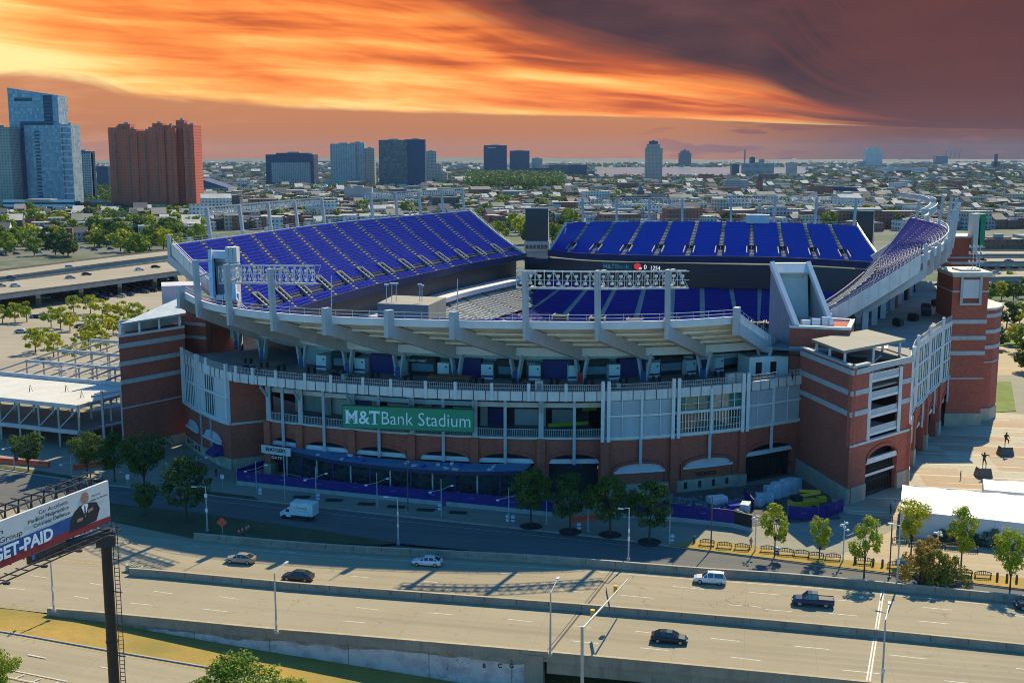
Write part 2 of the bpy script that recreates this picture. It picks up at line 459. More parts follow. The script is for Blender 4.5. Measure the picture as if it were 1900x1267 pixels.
M['white'] = mat('white_paint', (0.74, 0.73, 0.71), 0.55, var=0.05, streak=0.2)
M['offwhite'] = mat('cream_wall', (0.62, 0.58, 0.50), 0.8, var=0.06, streak=0.2)
M['purple'] = mat('purple_wall', (0.045, 0.025, 0.16), 0.6, var=0.1)
M['banner'] = mat('purple_fence_banner', (0.036, 0.013, 0.19), 0.6, var=0.12, scale=0.8, bump=0.4)
M['black'] = mat('black_paint', (0.016, 0.016, 0.018), 0.5, var=0.08)
M['sign_green'] = mat('green_sign_panel', (0.008, 0.25, 0.125), 0.45, var=0.05, scale=0.1)
M['letter'] = mat('white_letter', (0.85, 0.87, 0.85), 0.5, var=0.02)
M['blue_roof'] = mat('blue_membrane_roof', (0.10, 0.26, 0.44), 0.6, var=0.12, scale=0.35, fine=0.2)
M['canopy'] = mat('tan_canopy_roof', (0.30, 0.27, 0.21), 0.85, var=0.07, scale=0.2, fine=0.1)
M['orange'] = mat('orange_plastic', (0.80, 0.10, 0.03), 0.5, var=0.08)
M['yellow'] = mat('yellow_paint', (0.75, 0.42, 0.03), 0.5, var=0.1)
M['red'] = mat('red_paint', (0.55, 0.03, 0.03), 0.5, var=0.05)
M['grass'] = mat('field_grass', (0.10, 0.17, 0.03), 0.95, var=0.2, scale=0.4, fine=0.3)
M['lampglass'] = mat('lamp_lens', (0.75, 0.75, 0.72), 0.2, var=0.02)
M['wood'] = mat('brown_timber', (0.24, 0.13, 0.07), 0.7, var=0.15, scale=2)
M['purple_light'] = mat('lilac_banner', (0.42, 0.34, 0.62), 0.6, var=0.08)
M['fascia'] = mat('dark_blue_fascia', (0.012, 0.022, 0.09), 0.6)
# ---------------------------------------------------------------- the stadium
C0 = Vector((40, 330, 0))
stadium = thing('stadium', 'huge brick and steel football stadium with blue upper deck seats', 'stadium', C0)
def part(mb, name, m, parent=stadium, label=None, smooth=False): return mb.build(name, m, parent, smooth, label)
def sub(name, parent, loc=None):
    o = bpy.data.objects.new(name, None); col.objects.link(o); o.parent = parent; o.empty_display_size = 0.5
    if loc is not None:
        off = Vector((0, 0, 0)); q = parent
        while q is not None: off = off + q.location; q = q.parent
        o.location = Vector(loc) - off
    return o

TER, GL = 20.0, 0.0

def make_stand(name, outer, inner, rows, aisles, seatmat, label, fascia=1.5, vom=None, walk=None, thick=1.3, cut_fascia=2.6, rails=1):
    """outer, inner: 3D polylines with the same count (rim / front row)."""
    n = len(outer) - 1; zo = outer[n // 2][2]; zi = inner[n // 2][2]
    root = sub(name, stadium, Vector(inner[n // 2])); root['label'] = label
    def P(t, r, dz=0.0):
        k = min(n - 1, max(0, int(t * n))); f = t * n - k
        a = Vector(inner[k]).lerp(Vector(inner[k + 1]), f); b = Vector(outer[k]).lerp(Vector(outer[k + 1]), f)
        p = a.lerp(b, r); h = b.z - a.z
        p.z = a.z + h * (0.84 * r + 0.16 * r * r) + dz
        return p
    N = n
    st = MB()
    for k in range(rows):
        r0, r1 = k / rows, (k + 1) / rows
        for i in range(N):
            t0, t1 = i / N, (i + 1) / N
            zA0, zA1 = P(t0, r0).z, P(t1, r0).z; zB0, zB1 = P(t0, r1).z, P(t1, r1).z
            a0, a1, b0, b1 = P(t0, r0), P(t1, r0), P(t0, r1), P(t1, r1)
            st.face([(a0.x, a0.y, zA0), (a1.x, a1.y, zA1), (b1.x, b1.y, zA1), (b0.x, b0.y, zA0)])
            st.face([(b0.x, b0.y, zA0), (b1.x, b1.y, zA1), (b1.x, b1.y, zB1), (b0.x, b0.y, zB0)])
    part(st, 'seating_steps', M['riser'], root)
    # underside and rim
    so = MB()
    top = [P(i / N, 1.0) for i in range(N + 1)]; bot = [P(i / N, 0.0) for i in range(N + 1)]
    mid = [P(i / N, 0.5) for i in range(N + 1)]
    dn = lambda L, d: [Vector((p.x, p.y, p.z - d)) for p in L]
    so.ribbon(dn(top, thick), dn(mid, thick)); so.ribbon(dn(mid, thick), dn(bot, thick))
    for g in range(1, 8):      # precast joints of the underside
        rr = g / 8; so.ribbon([P(i / N, rr, -thick - 0.02) for i in range(N + 1)], [P(i / N, rr, -thick - 0.45) for i in range(N + 1)])
    part(so, 'soffit', M['deck_soffit'], root)
    nr = normals(top); sgn = 1 if (bot[N // 2] - top[N // 2]).dot(Vector((nr[N // 2].x, nr[N // 2].y, 0))) > 0 else -1
    rb = MB(); rb.sweep(top, [q * -sgn for q in nr], [(0, -thick - 0.2), (0.5, -thick - 0.2), (0.5, 0.25), (0, 0.25)])
    part(rb, 'rim_beam', M['steel_light'], root)
    rl = MB()
    rt = [Vector((p.x, p.y, p.z)) for p in top]
    for h in (0.75, 1.4):
        rl.sweep([Vector((p.x, p.y, p.z + h)) for p in rt], [q * -sgn for q in nr], [(0.1, 0), (0.22, 0), (0.22, 0.08), (0.1, 0.08)])
    for i in range(0, N + 1): rl.beam(rt[i] + Vector((0, 0, 0.3)), rt[i] + Vector((0, 0, 1.5)), 0.08)
    part(rl, 'rim_railing', M['galv'], root)
    nb = normals(bot)
    fb = MB(); fb.sweep(bot, [q * sgn for q in nb], [(0, -fascia), (0.5, -fascia), (0.5, 0.95), (0.2, 0.95), (0, 0.2)])
    part(fb, 'front_fascia', M['fascia_' + name] if 'fascia_' + name in M else M['fascia'], root)
    for t, s in ((0, -1), (1, 1)):
        w = MB(); A = [P(t, r / 6, 0.55) for r in range(7)]; B = [P(t, r / 6, -cut_fascia) for r in range(7)]
        e = (P(1, 0.5) - P(0.93, 0.5)).normalized() * (0.35 * s) if t else (P(0, 0.5) - P(0.07, 0.5)).normalized() * 0.35
        A2 = [a + e for a in A]; B2 = [b + e for b in B]
        w.ribbon(A, A2); w.ribbon(A2, B2); w.ribbon(B, A); w.ribbon(B2, B)
        for g in range(1, 14):
            p = P(t, g / 14, 0.5) + e * 1.15; w.beam(p, p + Vector((0, 0, -cut_fascia - 0.4)), 0.10)
        part(w, 'end_wall', M['precast'], root)
        rr = MB()
        for h in (0.9, 1.5):
            for r in range(12): rr.beam(P(t, r / 12, h), P(t, (r + 1) / 12, h), 0.07)
        for r in range(13): rr.beam(P(t, r / 12, 0.3), P(t, r / 12, 1.5), 0.08)
        part(rr, 'end_railing', M['galv'], root)
    # aisles and seat sections
    aw = 0.0040 * 200 / max(60, (top[-1] - top[0]).length)
    cuts = [0.0] + list(aisles) + [1.0]
    vr = vom or 0.0
    for s in range(len(cuts) - 1):
        t0 = cuts[s] + (aw if s else 0.004); t1 = cuts[s + 1] - (aw if s < len(cuts) - 2 else 0.004)
        mb = MB(); m = max(2, int((t1 - t0) * N) + 1)
        for k in range(rows):
            if walk and walk[0] <= k < walk[1]: continue
            r0 = (k + 0.44) / rows; r1 = (k + 0.74) / rows; rb_ = (k + 0.80) / rows
            za = lambda t: P(t, k / rows).z
            for i in range(m):
                ta, tb = t0 + (t1 - t0) * i / m, t0 + (t1 - t0) * (i + 1) / m
                if i == m - 1: tb2 = tb
                g = 0.0
                z0, z1 = za(ta), za(tb)
                a0, a1, b0, b1 = P(ta, r0), P(tb, r0), P(ta, r1), P(tb, r1)
                c0, c1 = P(ta, rb_), P(tb, rb_)
                mb.face([(a0.x, a0.y, z0 + .46), (a1.x, a1.y, z1 + .46), (b1.x, b1.y, z1 + .42), (b0.x, b0.y, z0 + .42)])
                mb.face([(a0.x, a0.y, z0 + .16), (a1.x, a1.y, z1 + .16), (a1.x, a1.y, z1 + .46), (a0.x, a0.y, z0 + .46)])
                mb.face([(b0.x, b0.y, z0 + .42), (b1.x, b1.y, z1 + .42), (c1.x, c1.y, z1 + .88), (c0.x, c0.y, z0 + .88)])
        part(mb, 'seat_section', seatmat, root)
    # aisle stairs with handrails
    for t in aisles:
        mb = MB()
        for k in range(rows):
            a, b = P(t - aw * 0.8, k / rows), P(t + aw * 0.8, k / rows); c, d = P(t + aw * 0.8, (k + 0.5) / rows), P(t - aw * 0.8, (k + 0.5) / rows)
            z = P(t, k / rows).z + 0.02
            mb.hexa([(a.x, a.y, z), (b.x, b.y, z), (c.x, c.y, z), (d.x, d.y, z)], [(a.x, a.y, z + .26), (b.x, b.y, z + .26), (c.x, c.y, z + .26), (d.x, d.y, z + .26)])
        part(mb, 'aisle_stair', M['step'] if rails else M['tunnel'], root)
        if rails == 0: continue
        mb = MB()
        for k in range(2, rows - 1, 3): mb.beam(P(t, k / rows, 1.0), P(t, (k + 2) / rows, 1.0), 0.06); mb.beam(P(t, k / rows, 0), P(t, k / rows, 1.0), 0.05)
        part(mb, 'aisle_handrail', M['tunnel'], root)
    # tunnels where the aisles meet the front block
    if vom:
        for t in aisles[::1]:
            mb = MB(); w2 = aw * 1.9; ra, rb = vr - 0.07, vr + 0.11
            p = [P(t - w2, ra), P(t + w2, ra), P(t + w2, rb), P(t - w2, rb)]; zt = P(t, rb).z + .8; z0 = P(t, ra).z
            for a, b in ((0, 3), (1, 2), (3, 2)):
                A, B = p[a], p[b]; d = (B - A); sd = Vector((-d.y, d.x, 0)).normalized() * 0.18
                zb = P(t, ra).z + .8
                za_ = (zb if a in (0, 1) else zt)
                mb.hexa([(A.x - sd.x, A.y - sd.y, z0 - 1), (A.x + sd.x, A.y + sd.y, z0 - 1), (B.x + sd.x, B.y + sd.y, z0 - 1), (B.x - sd.x, B.y - sd.y, z0 - 1)],
                        [(A.x - sd.x, A.y - sd.y, za_), (A.x + sd.x, A.y + sd.y, za_), (B.x + sd.x, B.y + sd.y, zt), (B.x - sd.x, B.y - sd.y, zt)])
            part(mb, 'tunnel_wall', M['tunnel'], root)
            mb = MB(); q = [P(t - w2 * .8, ra + .02), P(t + w2 * .8, ra + .02), P(t + w2 * .8, rb - .02), P(t - w2 * .8, rb - .02)]
            zf = P(t, ra).z + 0.35
            mb.face([(a.x, a.y, zf) for a in q]); 
            mb.face([(q[3].x, q[3].y, zf), (q[2].x, q[2].y, zf), (q[2].x, q[2].y, zf + 2.6), (q[3].x, q[3].y, zf + 2.6)])
            part(mb, 'tunnel_opening', M['dark'], root)  # dark faces painting the unlit tunnel mouth
    return root, P

NS = 40
near_out = [V3(p, 34) for p in curve([(-70, 246), (-61.5, 230), (-52.3, 219.3), (-43, 212.6), (-33, 208.3), (-21.4, 205.3), (-9.7, 203.2), (3.1, 201.8), (15.6, 201.4), (28, 203), (41.4, 208.5)], NS)]
near_in = [V3(p, 22) for p in curve([(-54, 268), (-44, 255), (-28, 245), (-10, 238.5), (12, 235.5), (36, 238), (60, 247)], NS)]
left_out = [V3(p, 41) for p in curve([G(320, 455, 41), G(430, 440, 41), G(590, 418, 41), G(720, 405, 41), G(872, 392, 41)], NS)]
left_in = [V3(p, 24) for p in curve([(-60, 270), G(600, 560, 24), G(700, 532, 24), G(800, 509, 24), G(860, 495, 24), G(975, 474, 24)], NS)]
far_out = [V3(p, 37) for p in curve([G(1050, 415, 37), G(1120, 413.5, 37), G(1320, 413, 37), G(1450, 415, 37), G(1590, 421, 37)], NS)]
far_in = [V3(p, 26) for p in curve([G(1018, 468, 26), G(1080, 474, 26), G(1180, 478, 26), G(1300, 480, 26), G(1450, 482, 26), G(1640, 492, 26)], NS)]
right_out = [V3(p, 42) for p in curve([(87, 245), (106, 284), (121, 321), (132, 358), (137, 398)], NS)]
right_in = [V3(p, 24) for p in curve([(58, 247), (77, 290), (96, 332), (118, 384)], NS)]
def ai(n, a=0.0, b=1.0): return [a + (b - a) * (k + 1) / (n + 1) for k in range(n)]
stand_near, PN = make_stand('near_upper_deck', near_out, near_in, 30, ai(8), M['seat'], 'near end upper deck seen from behind', thick=0.9, cut_fascia=3.2)
stand_left, PL = make_stand('side_upper_deck', left_out, left_in, 25, ai(13), M['seat'], 'long sunlit upper deck on the left side', vom=0.19, walk=(3, 5))
stand_far, PF = make_stand('far_upper_deck', far_out, far_in, 24, [.085, .175, .27, .365, .455, .545, .635, .725, .815, .905], M['seat'], 'shaded upper deck at the far end', vom=0.20)
stand_right, PR = make_stand('side_upper_deck', right_out, right_in, 34, ai(13), M['seat'], 'upper deck on the right side seen along its rows', vom=0.17, cut_fascia=3.4, rails=0)

# ---- inner rings below the upper decks
def ring(path, inward, prof, name, m, label=None):
    n = normals(path); mb = MB()
    mb.sweep(path, [q * inward for q in n], prof, caps=True)
    return part(mb, name, m, stadium, label)
def base0(L): return [Vector((p[0], p[1], 0)) for p in L]
# order of points decides the sign: inward (to the field) is +1 or -1 times the left hand normal
for path, sg, tall in ((left_in, -1, 1), (far_in, -1, 0), (right_in, 1, 1), (near_in, 1, 0)):
    b = base0(path)
    if path is far_in: continue
    ring(b, sg, [(-5, 15.5), (-4, 15.5), (-4, 21.5), (-5, 21.5)], 'suite_glazing', M['suite'])
    ring(b, sg, [(-6, 14.0), (3.5, 14.0), (3.5, 15.6), (3.2, 15.9), (-6, 15.6)], 'ribbon_board', M['steel_light'])
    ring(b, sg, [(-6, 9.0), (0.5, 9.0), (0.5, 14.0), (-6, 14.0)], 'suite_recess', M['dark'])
ring(base0(far_in), -1, [(-1, 14), (0.2, 14), (0.2, 24.0), (-1, 24.0)], 'suite_glazing', M['suite'])
def lower(path, sg, r0, r1, z0, z1, rows, seatm, cuts, name, t0=0.0, t1=1.0, aisle=True):
    """tier between offsets r0 (top, z0) and r1 (bottom, z1) from a path"""
    n = normals(path); N = len(path) - 1; root = sub(name, stadium, V3(path[N // 2], 0))
    def P(t, r):
        k = min(N - 1, max(0, int(t * N))); f = t * N - k
        p = Vector(path[k]).lerp(Vector(path[k + 1]), f); q = (n[k].lerp(n[k + 1], f)) * sg; o = r0 + (r1 - r0) * r
        return Vector((p.x + q.x * o, p.y + q.y * o, z0 + (z1 - z0) * (1 - 0.86 * (1 - r) - 0.14 * (1 - r) ** 2)))
    st = MB(); m = max(8, int((t1 - t0) * N))
    for k in range(rows):
        ra, rb = k / rows, (k + 1) / rows
        for i in range(m):
            ta, tb = t0 + (t1 - t0) * i / m, t0 + (t1 - t0) * (i + 1) / m
            a, b_, c, d = P(ta, ra), P(tb, ra), P(tb, rb), P(ta, rb)
            st.face([(a.x, a.y, d.z), (b_.x, b_.y, c.z), (c.x, c.y, c.z), (d.x, d.y, d.z)])
            st.face([(a.x, a.y, a.z), (b_.x, b_.y, b_.z), (b_.x, b_.y, c.z), (a.x, a.y, d.z)])
    part(st, 'seating_steps', M['step'], root)
    cs = [t0 + (t1 - t0) * c for c in cuts]
    for s in range(len(cs) - 1):
        mb = MB(); e = 0.005 * (t1 - t0) + 0.0015
        u0, u1 = cs[s] + e, cs[s + 1] - e; mm = max(2, int((u1 - u0) * N))
        for k in range(rows):
            for i in range(mm):
                ta, tb = u0 + (u1 - u0) * i / mm, u0 + (u1 - u0) * (i + 1) / mm
                z = P(ta, (k + 1) / rows).z; a, b_ = P(ta, (k + .15) / rows), P(tb, (k + .15) / rows); c, d = P(tb, (k + .7) / rows), P(ta, (k + .7) / rows)
                mb.face([(a.x, a.y, z + .45), (b_.x, b_.y, z + .45), (c.x, c.y, z + .48), (d.x, d.y, z + .48)])
                mb.face([(a.x, a.y, z + .9), (b_.x, b_.y, z + .9), (b_.x, b_.y, z + .45), (a.x, a.y, z + .45)])
                mb.face([(d.x, d.y, z + .15), (c.x, c.y, z + .15), (c.x, c.y, z + .48), (d.x, d.y, z + .48)])
        part(mb, 'seat_section', seatm, root)
    return root, P
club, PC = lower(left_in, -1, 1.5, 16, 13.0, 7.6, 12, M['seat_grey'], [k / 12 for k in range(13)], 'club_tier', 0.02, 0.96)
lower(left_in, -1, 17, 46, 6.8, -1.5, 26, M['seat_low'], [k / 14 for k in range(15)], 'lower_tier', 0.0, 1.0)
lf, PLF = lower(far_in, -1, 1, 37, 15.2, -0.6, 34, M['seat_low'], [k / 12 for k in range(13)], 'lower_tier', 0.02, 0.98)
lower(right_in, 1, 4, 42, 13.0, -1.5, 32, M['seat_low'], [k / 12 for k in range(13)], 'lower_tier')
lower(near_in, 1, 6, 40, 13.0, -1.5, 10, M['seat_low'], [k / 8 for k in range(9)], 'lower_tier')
for k in range(11):          # tunnels and walkway of the far lower tier
    t = 0.02 + 0.96 * (k + 1) / 12; p = PLF(t, 0.62); mb = MB(); mb.box((p.x, p.y, p.z - 1.2), 4.6, 5.5, 2.6, R(-14)); part(mb, 'tunnel_opening', M['dark'], lf)  # solid dark box standing in for the shade of the tunnel mouth
    mb = MB()
    for s in (-1, 1): q = p + Vector((s * 2.6, -0.2, 0)); mb.box((q.x, q.y, q.z - 1.2), 0.35, 6.2, 3.0, R(-14))
    part(mb, 'tunnel_wall', M['step'], lf)
mb = MB(); mb.face([(x, y, -1.6) for x, y in ((-20, 280), (55, 250), (112, 388), (28, 430))]); part(mb, 'playing_field', M['grass'])

# ---- video board along the far end
pb0, pb1 = G(1118, 477, 26), G(1432, 483, 26); db = (pb1 - pb0).normalized(); nb_ = Vector((db.y, -db.x, 0))
if nb_.y > 0: nb_ = -nb_
vb = sub('video_board', stadium, V3(pb0, 12.5))
mb = MB(); mb.beam(V3(pb0, 20.0) + nb_ * .6, V3(pb1, 20.0) + nb_ * .6, 1.2, 8.6); part(mb, 'screen', M['screen'], vb)
mb = MB(); mb.beam(V3(pb0, 22.8) + nb_ * 1.3, V3(pb0 + db * 11.3, 22.8) + nb_ * 1.3, 0.3, 2.9); part(mb, 'sponsor_panel', mat('dim_green_screen', (0.006, 0.10, 0.085), 0.4), vb)
put_text('M&T', 2.3, V3(pb0 + db * 0.6, 22.0) + nb_ * 1.6, db, vb, mat('screen_letter', (0.30, 0.52, 0.48), 0.5), bold=0.04, width=4.2)
put_text('Bank', 2.3, V3(pb0 + db * 5.1, 22.0) + nb_ * 1.6, db, vb, MATS['screen_letter'], width=5.2)
sc_l = glow('screen_digit', (0.75, 0.78, 0.80), 0.7)
put_text('0', 2.2, V3(pb0 + db * 15.6, 22.0) + nb_ * 1.4, db, vb, sc_l)
put_text('1254', 2.0, V3(pb0 + db * 18.2, 21.8) + nb_ * 1.4, db, vb, sc_l, width=3.4)
mb = MB(); c = V3(pb0 + db * 13.2, 22.9) + nb_ * 1.4
hel = []
for a in range(14):
    an = math.pi * 2 * a / 14; hel.append(c + db * (1.35 * math.cos(an)) + Vector((0, 0, 1.25 * math.sin(an))))
mb.face(hel); mb.face([c + db * .2 + Vector((0, 0, -.2)), c + db * 1.5 + Vector((0, 0, -1.0)), c + db * 1.1 + Vector((0, 0, -1.5)), c + db * -.3 + Vector((0, 0, -1.1))])
part(mb, 'helmet_emblem', glow('screen_red', (0.55, 0.03, 0.02), 0.5), vb)
mb = MB(); mb.beam(c + db * .5 + Vector((0, 0, -.5)) + nb_ * .05, c + db * 1.7 + Vector((0, 0, -.5)) + nb_ * .05, 0.08, 0.14); mb.beam(c + db * .7 + Vector((0, 0, -.95)) + nb_ * .05, c + db * 1.6 + Vector((0, 0, -.95)) + nb_ * .05, 0.08, 0.14)
part(mb, 'face_guard', sc_l, vb)

# ---- corner scoreboard towers
def score_tower(cx_px, w_px, Y, ztop, zbot, yaw, side='front', depth=6.0, foot=20):
    cx = D(cx_px, 400, Y).x; w = w_px / F * Y * 1.0
    root = sub('scoreboard_tower', stadium, (cx, Y, foot))
    dx = Vector((math.cos(yaw), math.sin(yaw), 0)); dy = Vector((-dx.y, dx.x, 0)); c = Vector((cx, Y, 0))
    mb = MB(); mb.beam(V3(c, (ztop + zbot) / 2) - dx * w / 2, V3(c, (ztop + zbot) / 2) + dx * w / 2, 0.8, ztop - zbot); part(mb, 'screen', M['screen'], root)
    mb = MB(); a, b = c - dx * w / 2 + dy * .45, c + dx * w / 2 + dy * .45
    A, B = a + dy * 1.2, b + dy * 1.2; A2, B2 = a + dy * depth * 2, b + dy * depth * 2
    mb.hexa([V3(a, foot), V3(b, foot), V3(B2, foot), V3(A2, foot)], [V3(a, ztop + .2), V3(b, ztop + .2), V3(B, ztop + .2), V3(A, ztop + .2)])
    part(mb, 'tower_frame', M['steel'], root)
    mb = MB(); mb.beam(V3(c, zbot - 2.2) - dx * (w / 2 + .4), V3(c, zbot - 2.2) + dx * (w / 2 + .4), 1.6, 4.2); part(mb, 'control_room', M['steel'], root)
    mb = MB()
    for k in range(6): q = c - dx * (w / 2) + dx * (w * (k + .5) / 6) - dy * .85; mb.beam(V3(q, zbot - 3.2), V3(q, zbot - 1.6), w / 8, 0.1, side=dx)
    part(mb, 'window', M['dark_glass'], root)
    return root
score_tower(996, 42, 470, 42, 29, R(-6))
score_tower(1606, 29, 438, 42.5, 29.2, R(-22))
# near right tower: wedge frame with recessed panel, seen from behind
def wedge_tower(top_l, top_r, bot_l, bot_r, ztop, zbot, foot, yb, leftward=True):
    root = sub('scoreboard_tower', stadium, (bot_l[0], bot_l[1], foot))
    tl, tr, bl, br = V3(top_l, ztop), V3(top_r, ztop), V3(bot_l, zbot), V3(bot_r, zbot)
    back = Vector((0.37, 0.93, 0)) * 3.5
    # field side (vertical) screen box behind the wedge
    fl, fr = tl + back * .5, tr + back * .5
    FL, FR = V3(fl, foot), V3(fr, foot)
    th = 0.9
    ix = (tr - tl).normalized(); jx = (br - bl).normalized()
    mb = MB()       # frame members
    mb.beam(tl + ix * .45, bl + jx * .45, 0.9, 1.2, side=ix); mb.beam(tr - ix * .45, br - jx * .45, 0.9, 1.2, side=ix)
    mb.hexa([tl + (bl - tl) * .16, tr + (br - tr) * .16, fr + (br - tr) * .16 * .3 + Vector((0, 0, -1.8)), fl + Vector((0, 0, -1.8))], [tl, tr, fr, fl])
    part(mb, 'frame', M['steel_light'], root)
    mb = MB(); mb.face([tl, fl, FL, V3(bl, foot), bl]); part(mb, 'left_panel', mat('blue_grey_cladding', (.20, .25, .28), .6, streak=.2), root)
    mb = MB(); mb.face([tr, br, V3(br, foot), FR, fr]); part(mb, 'right_panel', M['steel'], root)
    mb = MB(); rec = back * .35
    a, b, c_, d = tl + rec + ix * .6, tr + rec - ix * .6, FR + (bl - tl) * 0.25 - ix * 1 + Vector((0, 0, 4)), FL + (bl - tl) * .25 + ix * 1 + Vector((0, 0, 4))
    a, b = V3(a, ztop - 1.5), V3(b, ztop - 1.5)
    mb.face([a, d, c_, b]); part(mb, 'recessed_panel', M['white'], root)
    mb = MB(); mb.beam((a + b) / 2 + Vector((0, 0, -1.6)) - ix * 2.8 - back * .03, (a + b) / 2 + Vector((0, 0, -1.6)) + ix * 2.8 - back * .03, .3, .9); part(mb, 'vent_louver', M['galv'], root)
    mb = MB(); mb.face([fl, fr, V3(fr, ztop - 13), V3(fl, ztop - 13)][::-1]); part(mb, 'screen', M['screen'], root)
    mb = MB(); mb.face([bl, br, FR + Vector((0, 0, zbot - foot)), FL + Vector((0, 0, zbot - foot))]); part(mb, 'roof', M['steel'], root)
    mb = MB()
    for k in range(3): q = (bl + br) / 2 + back * .45 + jx * (k * 2 - 2); mb.box((q.x, q.y, zbot), 1.6, 1.6, 1.1 + .3 * k)
    part(mb, 'roof_plant', M['white'], root)
    return root
wedge_tower(D(1428, 489, 240), D(1503, 484, 240), D(1474, 603, 228), D(1548, 597, 228), 41, 29.5, 20, 0)
wedge_tower(D(388, 470, 266), D(436, 462, 264), D(392, 560, 258), D(440, 556, 256), 41.5, 31, 20, 0)
mb = MB()
for k in range(3): mb.box(tuple(D(424, 478, 262) + Vector((k * 0.9, 0, -1))), 0.8, 3.0, 3.4)
part(mb, 'roof_plant', M['offwhite'])

# ---- near end: rakers, pylons, columns
NEAR_PY = [(345, 537, 1.8), (378, 563, 8.6), (436, 577, 8.7), (517, 584, 8.6), (615, 588, 1.9), (730, 592, 1.9), (850, 594, 1.9), (983, 598, 9.2), (1115, 600, 9.4), (1243, 597, 9.4), (1370, 588, 2.0)]
COLX = [None, (430, 655), (483, 660), (561, 687), (655, 695), (763, 700), (880, 702), (1002, 712), (1123, 713), (1238, 700), (1350, 695)]
def on_path(path, px):
    """point and t on a 3d path whose projected x is px"""
    for i in range(len(path) - 1):
        a, b = PJ(path[i])[0], PJ(path[i + 1])[0]
        if (a - px) * (b - px) <= 0: f = (px - a) / (b - a + 1e-9); return path[i].lerp(path[i + 1], f), (i + f) / (len(path) - 1)
    return (path[0], 0.0) if abs(PJ(path[0])[0] - px) < abs(PJ(path[-1])[0] - px) else (path[-1], 1.0)
near_tops = []
for k, (px, py, h) in enumerate(NEAR_PY):
    p, t = on_path(near_out, px); q = PN(t, 1.0); inn = (PN(t, 0.0) - q); inn.z = 0; inn.normalize(); out = -inn
    sd = Vector((-inn.y, inn.x, 0))
    rk = MB(); a = PN(t, 1.0, -1.9) + out * 1.2; b = PN(t, 0.50, -2.2)
    rk.beam(a, b, 1.15, 2.3, side=sd); part(rk, 'raker_beam', M['steel'])
    py_ = MB(); lean = out * (0.05 * h)
    base = V3(q, 31.0) + out * 1.25; top = V3(q, 34.0 + h) + out * 1.25 + (lean if h > 5 else Vector())
    wd = 0.72 if h > 5 else 1.0
    py_.beam(base, top, wd, 1.1 if h > 5 else 1.7, side=sd)
    if h > 5:
        py_.beam(top - Vector((0, 0, .4)), top - Vector((0, 0, .4)) + inn * 3.4, 0.5, 0.5); py_.beam(top - Vector((0, 0, 3.6)), top - Vector((0, 0, 2.9)) + inn * 3.0, 0.4, 0.4)
    part(py_, 'pylon' if h > 5 else 'raker_post', M['steel'])
    near_tops.append((top, inn, t, q))
    c = PN(t, 0.50); cb = V3(c, TER); cm = MB()
    for s in (-1, 1): cm.beam(V3(c, c.z - 3.0) + sd * (1.25 * s), cb + sd * (0.35 * s), 0.5, 0.9, side=sd)
    cm.beam(V3(c, c.z - 2.6) - sd * 1.6, V3(c, c.z - 2.6) + sd * 1.6, 0.9, 1.0)
    part(cm, 'deck_column', M['steel'])
    cm = MB(); cm.box((cb.x, cb.y, TER), 1.1, 1.1, 1.9, math.atan2(inn.y, inn.x)); part(cm, 'column_wrap', mat('column_wrap_blue', (0.05, 0.10, 0.30), 0.6) if k != 7 else M['red'])
# second and third beams under the near deck
for r, dz, m, w_, h_ in ((0.52, -1.8, 'steel_light', 0.7, 1.6), (0.30, -2.0, 'steel', 0.7, 1.3), (0.12, -1.6, 'steel', 0.7, 1.2)):
    mb = MB()
    for i in range(NS): mb.beam(PN(i / NS, r, dz), PN((i + 1) / NS, r, dz), w_, h_)
    part(mb, 'cross_beam', M[m])
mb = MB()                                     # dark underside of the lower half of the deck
mb.ribbon([PN(i / NS, 0.46, -1.3) for i in range(NS + 1)], [PN(i / NS, 0.0, -3.2) for i in range(NS + 1)]); part(mb, 'underdeck_panel', mat('underdeck', (0.10, 0.11, 0.11), 0.9))

